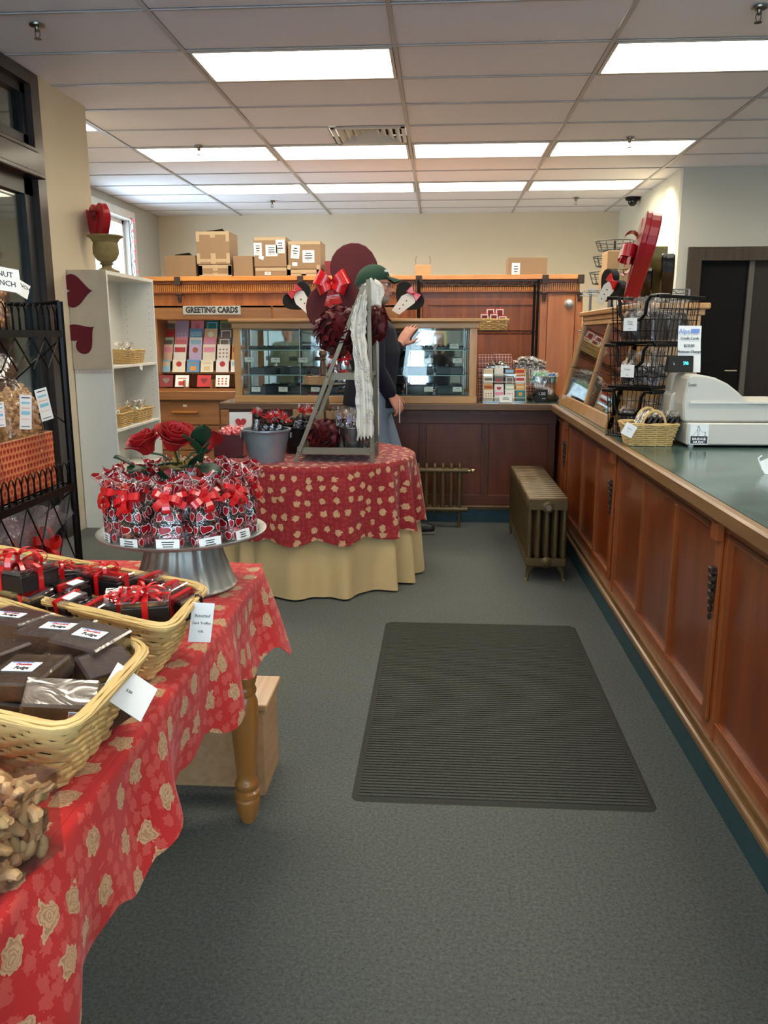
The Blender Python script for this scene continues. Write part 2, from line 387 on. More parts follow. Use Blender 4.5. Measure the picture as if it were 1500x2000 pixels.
# ceiling: individual tiles between the T bars
M_tile = mat('ceiling_tile_grain', (240, 236, 240), .9, vary=.03, vs=60, bump=.0015, bs=140)
M_tbar = mat('ceiling_grid_paint', (186, 180, 178), .5)
ceil = struct(bpy.data.objects.new('ceiling', None)); COL.objects.link(ceil)
lights = {(-1, 5), (0, 5), (1, 5), (2, 5), (-1, 8), (0, 8), (1, 8), (2, 8), (0, 1), (2, 1), (-2, 3), (0, -3), (2, -3), (0, -7), (2, -7), (4, 4)}
tile_me = {}
def tmesh(w, d):
    k = (round(w, 3), round(d, 3))
    if k not in tile_me: tile_me[k] = MB().box((0, 0, 0), (w-.026, d-.026, .015)).mesh('ceiling_tile', M_tile, bevel=.002)
    return tile_me[k]
XMAX, XMIN, YMAX = 4.6, -3.87, 11.75
for i in range(-2, 5):
    for j in range(-11, 12):
        if (i, j) in lights or (i, j) == (0, 4): continue
        x0, x1 = GX0+TX*i, GX0+TX*(i+1); y0, y1 = GY0+TY*j, GY0+TY*(j+1)
        x0 = max(x0, XMIN); x1 = min(x1, XMAX); y1 = min(y1, YMAX)
        if y1-y0 < .06 or x1-x0 < .06: continue
        piece('ceiling_tile', tmesh(x1-x0, y1-y0), ceil, ((x0+x1)/2, (y0+y1)/2, CZ+.0125))
# the half tile beside the air vent
piece('ceiling_tile', tmesh(TX-.62, TY), ceil, (GX0+(TX-.62)/2, GY0+TY*4.5, CZ+.0125))
for i in range(-2, 6):
    x = GX0+TX*i; MB().b2(x-.012, x+.012, -2.4, YMAX, CZ-.003, CZ+.004).build('grid_bar', M_tbar, ceil)
for j in range(-11, 13):
    y = GY0+TY*j
    if y < YMAX: MB().b2(XMIN, XMAX, y-.009, y+.009, CZ-.002, CZ+.003).build('grid_bar', M_tbar, ceil)
MB().b2(-4.2, 5, -2.6, 12.2, CZ+.16, CZ+.2).build('ceiling_slab', mat('dark_void', (30, 30, 30), .9), ceil)
# troffers
M_diff = emis('lit_diffuser', (255, 247, 230), LAMP_E)
M_trim = mat('light_trim', (208, 204, 196), .4)
rowword = {8: 'farthest lit row', 5: 'second lit row', 1: 'nearest lit row', -3: 'row above the viewer', -7: 'row by the storefront', 3: 'gap behind the left pier', 4: 'ceiling over the counter'}
colword = {-2: 'far left', -1: 'first from left', 0: 'second from left', 1: 'third from left', 2: 'fourth from left', 4: 'right end'}
lf = MB(); W2, D2 = TX/2-.018, TY/2-.016
for a, b_, c, d in ((-W2, W2, -D2, -D2+.02), (-W2, W2, D2-.02, D2), (-W2, -W2+.02, -D2, D2), (W2-.02, W2, -D2, D2)): lf.b2(a, b_, c, d, -.004, .07)
lf = lf.mesh('light_frame', M_trim)
ld = MB(); ld.b2(-W2+.02, W2-.02, -D2+.02, D2-.02, .045, .05); ld = ld.mesh('diffuser', M_diff)
ll = MB()
for k in range(1, 8): ll.b2(-W2+k*2*W2/8-.001, -W2+k*2*W2/8+.001, -D2+.02, D2-.02, .012, .044)
for k in (1, 2): ll.b2(-W2+.02, W2-.02, -D2+k*2*D2/3-.0015, -D2+k*2*D2/3+.0015, .012, .044)
ll = ll.mesh('louvre', mat('louvre_metal', (235, 235, 228), .3, metal=.2))
for (i, j) in sorted(lights):
    if i == 4: lab = 'recessed ceiling light over the counter, outside the row of four'
    else: lab = f'recessed fluorescent ceiling light, {colword[i]}, in the {rowword[j]}'
    t = thing('ceiling_light', lab, 'ceiling light', (GX0+TX*(i+.5), GY0+TY*(j+.5), CZ), group='recessed fluorescent ceiling lights')
    piece('light_frame', lf, t); piece('diffuser', ld, t); piece('louvre', ll, t)
# air vent: nested square louvres
t = thing('ceiling_vent', 'pale metal air vent of nested rectangular louvres set in the ceiling', 'vent', (GX0+TX-.315, GY0+TY*4.5, CZ))
def ringbox(m, a, b, z0, z1, w):
    for x0, x1, y0, y1 in ((-a, a, -b, -b+w), (-a, a, b-w, b), (-a, -a+w, -b, b), (a-w, a, -b, b)): m.b2(x0, x1, y0, y1, z0, z1)
m = MB(); ringbox(m, .295, .285, -.006, .004, .03); m.build('vent_frame', M_trim, t)
for k, (a, z) in enumerate(((.25, .0), (.19, .012), (.13, .024), (.075, .034))):
    m = MB()
    m.add([(-a, -a, z-.004), (a, -a, z-.004), (a, a, z-.004), (-a, a, z-.004), (-a+.045, -a+.045, z+.03), (a-.045, -a+.045, z+.03), (a-.045, a-.045, z+.03), (-a+.045, a-.045, z+.03)],
          [(0, 1, 5, 4), (1, 2, 6, 5), (2, 3, 7, 6), (3, 0, 4, 7)]); m.build('louvre_ring', M_trim, t, thick=.002)
MB().b2(-.28, .28, -.28, .28, .07, .075).build('vent_throat', mat('vent_dark', (40, 40, 42), .8), t)
# sprinklers
M_brass = mat('aged_chrome', (130, 122, 110), .3, metal=.9)
def sprinkler(px, py, lab):
    p = az(px, py, CZ-.003); t = thing('sprinkler_head', lab, 'sprinkler', p, group='ceiling fire sprinklers')
    MB().lathe([(.0, 0), (.04, 0), (.038, -.008), (.02, -.014), (.0, -.014)], 20).build('escutcheon', M_brass, t, True)
    m = MB(); m.lathe([(.0, -.012), (.015, -.012), (.013, -.03), (.007, -.036), (.0, -.036)], 12)
    for sgn in (-1, 1): m.tube([(sgn*.012, 0, -.03), (sgn*.013, 0, -.05), (sgn*.005, 0, -.068)], .0025, 6)
    m.build('nozzle', M_brass, t, True)
    m = MB(); m.lathe([(.0, -.068), (.019, -.068), (.019, -.071), (.0, -.071)], 16); m.build('deflector', M_brass, t)
for px, py, lab in ((72, 48, 'metal sprinkler head on the ceiling by the dark window frame at left'), (388, 286, 'metal sprinkler head in front of the leftmost light of the second lit row'), (1230, 270, 'metal sprinkler head in front of the rightmost light of the second lit row'),
                    (1483, 14, 'metal sprinkler head at the top right corner, above the nearest right light'), (531, 393, 'small metal sprinkler head near the back wall above the stacked cartons'), (1125, 387, 'small metal sprinkler head near the back wall, left of the camera dome')): sprinkler(px, py, lab)
# dome camera
p = az(1236, 386, CZ); t = thing('dome_camera', 'black dome security camera on the ceiling by the right wall', 'camera', p)
MB().lathe([(0, 0), (.085, 0), (.085, -.02), (.07, -.035), (0, -.035)], 24).build('camera_base', M_blackwire, t, True)
MB().sphere((0, 0, -.04), (.055, .055, .06), 20, 12).build('camera_dome', mat('smoked_dome', (15, 15, 18), .08, coat=.5), t, True)
# walls
M_wall = mat('beige_wall_paint', (212, 198, 170), .75, vary=.03, vs=2, bump=.0006, bs=90)
M_wallgrey = mat('grey_wall_paint', (186, 184, 174), .75, vary=.03, vs=2)
struct(MB().b2(-4.1, 2.36, 11.72, 11.9, 0, 3.1).build('wall_back', M_wall))
struct(MB().b2(2.36, 2.56, 8.86, 11.9, 0, 3.1).build('wall_right_back', mat('cream_wall_paint', (214, 208, 186), .7, vary=.02)))
# front face of the right block, with a doorway
m = MB(); DX0 = 2.46; m.b2(2.362, DX0, 8.78, 8.86, 0, 3.1); m.b2(DX0, 4.7, 8.78, 8.86, 2.23, 3.1); m.b2(4.25, 4.7, 8.78, 8.86, 0, 2.23)
struct(m.build('wall_right_front', M_wallgrey))
struct(MB().b2(4.6, 4.75, -2.6, 8.9, 0, 3.1).build('wall_right', M_wallgrey))
M_darkwood = wood('dark_door_wood', (50, 38, 26), (74, 58, 42), 'z', .6, coat=0)
d = struct(bpy.data.objects.new('door_1', None)); COL.objects.link(d)
m = MB(); m.b2(DX0, DX0+.13, 8.74, 8.87, 0, 2.1); m.b2(DX0, 4.25, 8.74, 8.87, 2.1, 2.23); m.b2(4.12, 4.25, 8.74, 8.87, 0, 2.1); m.build('door_frame', M_darkwood, d)
MB().b2(DX0+.13, 3.08, 8.82, 8.86, 0, 2.1).build('door_leaf', mat('black_brown_door', (12, 9, 8), .65, spec=.2), d)
MB().b2(3.12, 4.12, 8.84, 8.88, 0, 2.1).build('door_leaf', wood('brown_door_wood', (26, 17, 12), (42, 28, 18), 'z', .6, coat=0), d)
MB().b2(3.075, 3.125, 8.79, 8.84, 0, 2.1).build('door_astragal', mat('door_edge_grey', (92, 88, 82), .4), d)
m = MB(); m.tube([(3.02, 8.82, 1.02), (3.02, 8.76, 1.02), (2.9, 8.755, 1.02)], .01); m.build('door_handle', M_brass, d, True)
# left side: pier, recess wall, dark storefront frame
struct(MB().b2(-2.74, -2.56, 5.53, 6.27, 0, 3.1).build('wall_left_pier', M_wall))
struct(MB().b2(-4.0, -2.56, 6.17, 6.27, 0, 3.1).build('wall_left_return', M_wall))
m = MB(); WY0, WY1, WZ0, WZ1 = 9.2, 10.62, 1.05, 2.78
m.b2(-4.05, -3.87, 6.2, WY0, 0, 3.1); m.b2(-4.05, -3.87, WY1, 11.9, 0, 3.1); m.b2(-4.05, -3.87, WY0, WY1, 0, WZ0); m.b2(-4.05, -3.87, WY0, WY1, WZ1, 3.1)
struct(m.build('wall_left_back', M_wallgrey))
w = struct(bpy.data.objects.new('window_1', None)); COL.objects.link(w)
m = MB()
for y0, y1, z0, z1 in ((WY0-.1, WY0, WZ0-.1, WZ1+.1), (WY1, WY1+.1, WZ0-.1, WZ1+.1), (WY0, WY1, WZ1, WZ1+.1), (WY0, WY1, WZ0-.1, WZ0)): m.b2(-3.88, -3.83, y0, y1, z0, z1)
m.build('window_trim', M_white, w)
m = MB()
for y0, y1, z0, z1 in ((WY0, WY0+.05, WZ0, WZ1), (WY1-.05, WY1, WZ0, WZ1), (WY0, WY1, WZ0, WZ0+.05), (WY0, WY1, WZ1-.05, WZ1), (WY0, WY1, 1.9, 1.95)): m.b2(-3.99, -3.95, y0, y1, z0, z1)
m.build('window_sash', M_white, w)
MB().b2(-3.975, -3.97, WY0+.05, WY1-.05, WZ0+.05, WZ1-.05).build('window_pane', M_glass, w)
t = thing('string_lights', 'string of small red lights hung down the side of the far left window', 'string lights', (-3.81, 10.5, 2.8))
m = MB(); pts = [(.0+.01*sin(k*2.1), .025*sin(k*1.3), -.04*k) for k in range(22)]; m.tube(pts, .004, 5); m.build('cable', M_blackwire, t)
mb_b = MB().sphere((0, 0, 0), (.012, .012, .02), 8, 6).mesh('bulb', emis('red_bulb', (255, 40, 60), 3), True)
for k in range(1, 21, 3): piece('bulb', mb_b, t, (pts[k][0]+.02, pts[k][1], pts[k][2]))
# dark storefront window and transom on the left
w = struct(bpy.data.objects.new('window_2', None)); COL.objects.link(w)
M_dkframe = wood('stained_window_wood', (34, 26, 22), (64, 48, 38), 'z', .45)
X = -2.58
m = MB(); m.b2(X-.1, X+.03, 5.42, 5.53, 0, CZ); m.b2(X-.1, X+.03, 2.2, 5.42, 2.9, CZ); m.b2(X-.1, X+.03, 2.2, 2.32, 0, CZ); m.b2(X-.1, X+.03, 3.85, 3.95, 0, CZ)
m.build('window_frame', M_dkframe, w)
m = MB(); m.b2(X-.1, X+.05, 2.2, 5.43, 2.36, 2.5); m.b2(X-.1, X+.08, 2.2, 5.43, 2.34, 2.37); m.b2(X-.1, X+.04, 2.2, 5.43, 2.5, 2.53); m.build('transom_bar', M_dkframe, w, bevel=.006)
m = MB()
for y0, y1 in ((2.32, 3.85), (3.95, 5.42)):
    for a, b_, c, e in ((y0, y1, 2.53, 2.6), (y0, y1, 2.84, 2.9), (y0, y0+.06, 2.53, 2.9), (y1-.06, y1, 2.53, 2.9), (y0, y0+.11, .3, 2.34), (y1-.11, y1, .3, 2.34), (y0, y1, 2.24, 2.34), (y0, y1, 0, .3)): m.b2(X-.07, X-.01, a, b_, c, e)
m.build('window_sash', mat('black_sash_paint', (24, 24, 26), .35), w)
for y0, y1 in ((2.38, 3.79), (4.01, 5.36)):
    MB().b2(X-.045, X-.04, y0, y1, 2.6, 2.84).build('window_pane', M_glass, w)
    MB().b2(X-.045, X-.04, y0+.05, y1-.05, .3, 2.24).build('window_pane', M_glass, w)
# the vestibule behind that glass
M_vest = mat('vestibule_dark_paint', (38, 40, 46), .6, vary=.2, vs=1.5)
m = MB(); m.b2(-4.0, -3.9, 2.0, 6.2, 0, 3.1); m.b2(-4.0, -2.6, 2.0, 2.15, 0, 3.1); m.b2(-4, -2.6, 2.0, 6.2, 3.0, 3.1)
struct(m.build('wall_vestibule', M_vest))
m = MB(); m.b2(-3.33, -3.22, 6.0, 6.15, 0, 2.75); m.b2(-3.88, -3.18, 5.95, 6.15, 2.42, 2.47); struct(m.build('reflection_strip_1', mat('pale_blue_reflection', (150, 165, 190), .5)))  # pale bars added to stand in for a whitish-blue reflection in the glass
struct(MB().b2(-2.9, -2.7, -2.6, 2.2, 0, 3.1).build('wall_left', M_wallgrey))
# storefront behind the camera with two daylight windows
m = MB()
for x0, x1, z0, z1 in ((-2.9, -2.3, 0, 3.1), (.1, .7, 0, 3.1), (3.1, 4.75, 0, 3.1), (-2.3, .1, 0, .6), (-2.3, .1, 2.6, 3.1), (.7, 3.1, 0, .6), (.7, 3.1, 2.6, 3.1)): m.b2(x0, x1, -2.6, -2.48, z0, z1)
struct(m.build('wall_front', M_wallgrey))
for n_, (x0, x1) in enumerate(((-2.3, .1), (.7, 3.1))):
    w = struct(bpy.data.objects.new(f'window_{n_+3}', None)); COL.objects.link(w)
    m = MB()
    for a, b_, c, e in ((x0, x0+.07, .6, 2.6), (x1-.07, x1, .6, 2.6), (x0, x1, .6, .67), (x0, x1, 2.53, 2.6), ((x0+x1)/2-.04, (x0+x1)/2+.04, .6, 2.6), (x0, x1, 2.05, 2.1)): m.b2(a, b_, -2.58, -2.52, c, e)
    m.build('window_frame', M_dkframe, w); MB().b2(x0+.07, x1-.07, -2.56, -2.555, .67, 2.53).build('window_pane', M_glass, w)
# ================================================================== COUNTERS, CABINETS, RADIATORS
M_panel = wood('red_brown_panel', (104, 42, 16), (146, 68, 26), 'z', .28, coat=.5, stretch=6)
M_panel2 = wood('dark_red_panel', (82, 34, 12), (118, 56, 22), 'z', .42, coat=.12, stretch=6)
M_stile = wood('orange_brown_stile', (128, 62, 26), (168, 92, 42), 'z', .32, coat=.4)
M_edge = wood('worn_counter_edge', (112, 78, 46), (160, 122, 78), 'y', .4)
M_edgex = wood('worn_counter_edge_cross', (84, 56, 32), (122, 88, 54), 'x', .4)
M_carv = mat('dark_carving', (48, 30, 22), .45, vary=.3, vs=60, bump=.004, bs=90)
def teal():
    m, nt, b = newmat('teal_marbled_laminate'); c = coord(nt)
    no = N(nt, 'ShaderNodeTexNoise'); no.inputs['Scale'].default_value = 5; no.inputs['Detail'].default_value = 8; no.inputs['Roughness'].default_value = .7; no.inputs['Distortion'].default_value = .8; nt.links.new(c, no.inputs['Vector'])
    f = math_(nt, 'MINIMUM', math_(nt, 'MAXIMUM', math_(nt, 'MULTIPLY_ADD', no.outputs['Fac'], 2.6, -.8), 0), 1)
    nt.links.new(mixc(nt, f, rgb((38, 60, 58)), rgb((98, 122, 114))), b.inputs['Base Color']); setp(b, Roughness=.16, Specular_IOR_Level=.6); return m
M_teal = teal()
M_kick = mat('teal_kick_board', (46, 76, 84), .35, vary=.35, vs=26)
CT = .895
# --- right counter base, panelled
t = thing('counter_base', 'long panelled red-brown wooden counter front along the right side', 'counter', (0, 0, 0))
FX = .86; Y1, Y0 = 6.08, -1.2
MB().b2(FX+.03, 1.72, Y0, 6.75, 0, CT-.051).build('carcass', M_panel2, t)
MB().b2(FX-.022, FX+.03, Y0, Y1-.03, 0, .105).build('kick_board', M_kick, t)
m = MB(); m.b2(FX-.032, FX+.03, Y0, Y1-.03, .105, .12); m.tube([(FX-.028, Y0, .125), (FX-.028, Y1-.03, .125)], .011, 8); m.b2(FX-.012, FX+.03, Y0, Y1, .13, .145); m.build('base_moulding', M_edge, t, True)
MB().b2(FX, FX+.03, Y0, Y1, .145, .205).build('rail', M_stile, t, bevel=.002)
m = MB(); m.b2(FX, FX+.03, Y0, Y1, .775, CT-.05); m.build('rail', M_stile, t, bevel=.002)
m = MB(); m.b2(FX-.018, FX, Y0, Y1, .822, CT-.05); m.b2(FX-.008, FX, Y0, Y1, .79, .8); m.build('cornice', M_panel2, t)
def at_y(b): return b
pil = [2.47-1.51*2, 2.47-1.51, 2.47, 4.0, 5.5]
ys = []
for a, b in zip(pil[:-1], pil[1:]):
    ys += [(a+.05, a+.05+(b-a-.1)/3-.012, 0), (a+.05+(b-a-.1)/3+.012, a+.05+2*(b-a-.1)/3-.012, 0), (a+.05+2*(b-a-.1)/3+.012, b-.05, 0)]
ys += [(5.55, 5.8, 0), (5.824, 6.04, 0)]
for a, b, _ in ys:
    q = MB(); q.b2(FX+.014, FX+.03, a-.012, b+.012, .205, .775); q.build('panel', M_panel, t)
for a, b, _ in ys[:-1]:
    if min(abs(b+.05-p) for p in pil) > .02: MB().b2(FX, FX+.03, b, b+.024, .205, .775).build('stile', M_stile, t, bevel=.002)
cb = MB()
for k in range(7):
    z0 = .69-.17*k/7; w = .036*(1-k/9)
    cb.box((0, 0, z0-.012), (.022-.0018*k, w, .022), M=None, taper=(1, .8))
cb = cb.mesh('corbel', M_carv, bevel=.004)
for p in pil:
    MB().b2(FX-.006, FX+.03, p-.05, p+.05, .145, .845).build('pilaster', M_stile, t, bevel=.003)
    MB().b2(FX-.018, FX-.006, p-.022, p+.022, .2, .8).build('pilaster_strip', M_stile, t, bevel=.003)
    piece('corbel', cb, t, (FX-.026, p, 0))
    MB().b2(FX-.034, FX-.008, p-.028, p+.028, .77, .83).build('pilaster_cap', M_stile, t, bevel=.004)
# --- back counter base
t = thing('counter_base', 'shorter panelled dark wooden counter front behind the round table', 'counter', (0, 0, 0))
FY = 6.1; XL = -1.55
MB().b2(XL, FX+.0, FY+.03, 6.75, 0, CT-.05).build('carcass', M_panel2, t)
MB().b2(XL+.02, FX, FY+.01, FY+.03, 0, .105).build('kick_board', M_kick, t)
m = MB(); m.b2(XL, FX, FY-.02, FY+.03, .105, .12); m.tube([(XL, FY-.018, .125), (FX, FY-.018, .125)], .011, 8); m.build('base_moulding', M_edgex, t, True)
M_stx = wood('brown_stile_cross', (76, 36, 15), (110, 58, 26), 'x', .45, coat=.1)
MB().b2(XL, FX, FY, FY+.03, .13, .21).build('rail', M_stx, t, bevel=.002)
MB().b2(XL, FX, FY, FY+.03, .74, CT-.05).build('rail', M_stx, t, bevel=.002)
MB().b2(XL, FX, FY-.02, FY, .81, CT-.05).build('cornice', M_panel2, t)
xs = [XL, -1.1, -.62, -.14, .32, .80]
M_stz = wood('brown_stile', (68, 32, 14), (102, 52, 24), 'z', .45, coat=.1)
for i, x in enumerate(xs): MB().b2(x, x+.055, FY, FY+.03, .21, .74).build('stile', M_stz, t, bevel=.002)
for a, b in zip(xs[:-1], xs[1:]): MB().b2(a+.055, b, FY+.016, FY+.03, .21, .74).build('panel', M_panel2, t)
# --- countertop
t = thing('countertop', 'L-shaped green marbled countertop with a worn wooden edge', 'countertop', (0, 0, 0))
m = MB(); EX, EY = .80, 5.98
m.b2(EX+.035, 1.75, -1.25, 6.78, CT-.045, CT); m.b2(XL-.01, EX+.035, EY+.035, 6.78, CT-.045, CT); m.build('laminate_top', M_teal, t)
m = MB(); m.b2(EX, EX+.035, -1.25, EY+.035, CT-.05, CT+.001); m.build('wood_edge', M_edge, t, bevel=.007)
m = MB(); m.b2(XL-.05, EX+.03, EY, EY+.035, CT-.05, CT+.001); m.b2(XL-.05, XL-.01, EY+.01, 6.78, CT-.05, CT+.001); m.build('wood_edge', M_edgex, t, bevel=.007)
# --- radiators
M_rad = mat('bronze_radiator_paint', (104, 86, 56), .4, metal=.45, vary=.22, vs=9, bump=.0012, bs=50)
def section(wd, tubes, r, th, ztop, big=False):
    m = MB(); zt = ztop-.03; zb = .12
    m.b2(-wd/2, wd/2, -th/2, th/2, zt-.035, ztop) if big else None
    m.b2(-wd/2, wd/2, -th/2, th/2, zb-.035, zb+.02) if big else None
    for k in range(tubes):
        x = 0 if tubes == 1 else -wd/2+r+(wd-2*r)*k/(tubes-1)
        m.tube([(x, 0, zb), (x, 0, zt)], r, 10)
        if not big:
            m.sphere((x, 0, zt), (r, r, .03), 10, 8); m.sphere((x, 0, zb), (r, r, .02), 10, 6)
    return m
t = thing('radiator', 'tall bronze-painted cast iron radiator standing end-on beside the right counter', 'radiator', (.62, 4.57, 0), .0)
NS = 19; TH = .064
sec = section(.225, 5, .0155, .052, .485, True).mesh('section', M_rad, True, bevel=.008)
for k in range(NS): piece('section', sec, t, (0, .035+TH*k, 0))
MB().b2(-.105, .105, .0, NS*TH, .42, .46).build('top_manifold', M_rad, t); MB().b2(-.105, .105, .0, NS*TH, .10, .14).build('bottom_manifold', M_rad, t)
m = MB(); m.lathe([(0, 0), (.033, 0), (.033, .012), (.022, .016), (.022, .026), (0, .026)], 20, M=TRS((0, .012, .435), (pi/2, 0, 0))); m.build('hub', M_rad, t, True)
m = MB(); m.lathe([(0.009, .026), (.017, .026), (.017, .034), (.009, .034)], 6, M=TRS((0, .012, .435), (pi/2, 0, 0))); m.build('nut', mat('bare_steel', (170, 165, 155), .3, metal=.9), t)
m = MB(); m.lathe([(0, 0), (.033, 0), (.033, .012), (.02, .018), (.012, .03), (0, .03)], 20, M=TRS((0, .012, .115), (pi/2, 0, 0))); m.build('hub', M_rad, t, True)
for sx in (-1, 1):
    for y in (.035, .035+TH*(NS-1)):
        m = MB(); m.tube([(sx*.075, y, .1), (sx*.098, y, .05), (sx*.1, y, .015), (sx*.108, y, .0)], [.026, .014, .011, .017], 10); m.build('leg', M_rad, t, True)
t = thing('radiator', 'low bronze radiator with open columns along the back counter, behind the round table', 'radiator', (-.62, 5.93, 0))
sec = section(.03, 1, .017, .05, .475).mesh('section', M_rad, True); sec2 = MB()
for k in range(14):
    m = None; piece('section', sec, t, (.06*k, 0, 0))
for z in (.42, .135):
    m = MB(); m.tube([(-.03, .0, z), (.84, 0, z)], .021, 12); m.build('manifold', M_rad, t, True)
m = MB(); m.tube([(.82, 0, .42), (.855, 0, .42)], .014, 10); m.sphere((.875, 0, .42), (.022, .016, .016), 10, 8); m.build('bleed_valve', mat('bare_brass', (190, 170, 120), .3, metal=.9), t, True)
for x in (0, .78): 
    m = MB(); m.tube([(x, 0, .12), (x, 0, .03), (x, 0, 0)], [.014, .009, .014], 8); m.build('leg', M_rad, t, True)
# --- floor mat
t = thing('floor_mat', 'dark ribbed entrance mat lying on the grey carpet', 'mat', (.21, 3.045, 0), -.004)
M_mat = mat('dark_ribbed_mat', (66, 68, 60), .95, vary=.45, vs=120, bump=.003, bs=300)
def rrect(a, b, r, n=6):
    o = []
    for cx, cy, a0 in ((a-r, b-r, 0), (-a+r, b-r, pi/2), (-a+r, -b+r, pi), (a-r, -b+r, 3*pi/2)):
        for k in range(n+1): th = a0+pi/2*k/n; o.append((cx+r*cos(th), cy+r*sin(th)))
    return o
m = MB(); A, B = .455, .80
o1 = rrect(A, B, .03); o2 = rrect(A-.012, B-.012, .03); k = len(o1)
m.add([(x, y, 0) for x, y in o1]+[(x, y, .006) for x, y in o2], [tuple(range(k, 2*k))]+[(i, (i+1) % k, (i+1) % k+k, i+k) for i in range(k)]); m.build('mat_base', mat('mat_border', (52, 53, 47), .95, vary=.4, vs=140), t)
m = MB(); y = -B+.022
while y < B-.03: m.b2(-A+.022, A-.022, y, y+.0105, .006, .0095); y += .0172
m.build('ribs', M_mat, t, kind='stuff')
# ------------------------------------------------------------------ large back cabinet
M_cab = wood('orange_cabinet_wood', (130, 66, 24), (184, 108, 46), 'z', .42, coat=.15, s=4)
M_cabx = wood('orange_cabinet_wood_cross', (176, 104, 40), (214, 148, 74), 'x', .35, coat=.4)
M_cabd = wood('red_cabinet_wood', (104, 50, 22), (148, 80, 38), 'z', .45, coat=.12, s=4)
CY = 8.6; CXL, CXR = -3.0, 1.385; CTZ = 1.962
t = thing('back_cabinet', 'long orange-brown panelled wooden wall cabinet with a fluted frieze', 'cabinet', (0, CY, 0))
MB().b2(CXL, CXR, .03, .42, 0, CTZ-.05).build('carcass', M_cab, t)
MB().b2(CXL-.02, CXR+.03, -.05, .45, CTZ-.045, CTZ).build('top_board', M_cabx, t, bevel=.004)
m = MB(); m.b2(CXL, CXR, -.012, .03, CTZ-.075, CTZ-.045); m.b2(CXL, CXR, -.012, .03, 1.795, 1.812); m.build('moulding', M_cabd, t, bevel=.003)
m = MB(); x = CXL+.04
while x < CXR-.03: m.tube([(x, .008, 1.815), (x, .008, 1.885)], .0085, 6); x += .021
m.build('flutes', M_cabx, t, kind='stuff')
MB().b2(CXL, CXR, .012, .03, 1.81, 1.89).build('frieze_board', M_cab, t)
cxs = [ay(p, 600, CY).x for p in (352, 589, 818, 1062, 1131)]
crb = MB(); crb.box((0, -.035, CTZ-.045), (.062, .05, .085))
for k in range(4): crb.box((0, -.008, 1.785-.022*k), (.056-.007*k, .036-.005*k, .024))
crb = crb.mesh('corbel', M_carv, bevel=.004)
for x in cxs: piece('corbel', crb, t, (x, 0, 0)); MB().b2(x-.035, x+.035, .004, .03, .1, 1.78).build('stile', M_cab, t, bevel=.003)
def frame_panel(x0, x1, z0, z1, par, mt, mo):
    MB().b2(x0, x1, .016, .03, z0, z1).build('panel', mt, par)
    m = MB()
    for a, b, c, d in ((x0+.05, x1-.05, z1-.06, z1-.045), (x0+.05, x1-.05, z0+.045, z0+.06), (x0+.05, x0+.065, z0+.045, z1-.045), (x1-.065, x1-.05, z0+.045, z1-.045)): m.b2(a, b, .006, .02, c, d)
    m.build('panel_moulding', mo, par, bevel=.003)
frame_panel(cxs[2]+.04, cxs[3]-.04, .3, 1.73, t, M_cabd, M_cabd)
frame_panel(cxs[1]+.04, cxs[2]-.04, .3, 1.73, t, M_cabd, M_cabd)
MB().b2(cxs[3]+.04, cxs[4]-.04, .012, .03, .12, 1.78).build('door', wood('door_veneer', (146, 80, 34), (184, 112, 56), 'z', .45, coat=.1, s=3), t, bevel=.002)
p = ay(1112, 593, CY-.0); m = MB(); m.lathe([(0, 0), (.046, 0), (.046, .012), (.03, .03), (.03, .05), (.02, .058), (0, .058)], 24, M=TRS((p.x, .012, p.z), (pi/2, 0, 0)))
m.build('round_knob', mat('satin_silver', (200, 200, 196), .3, metal=.6), t, True, label='round silvery knob')
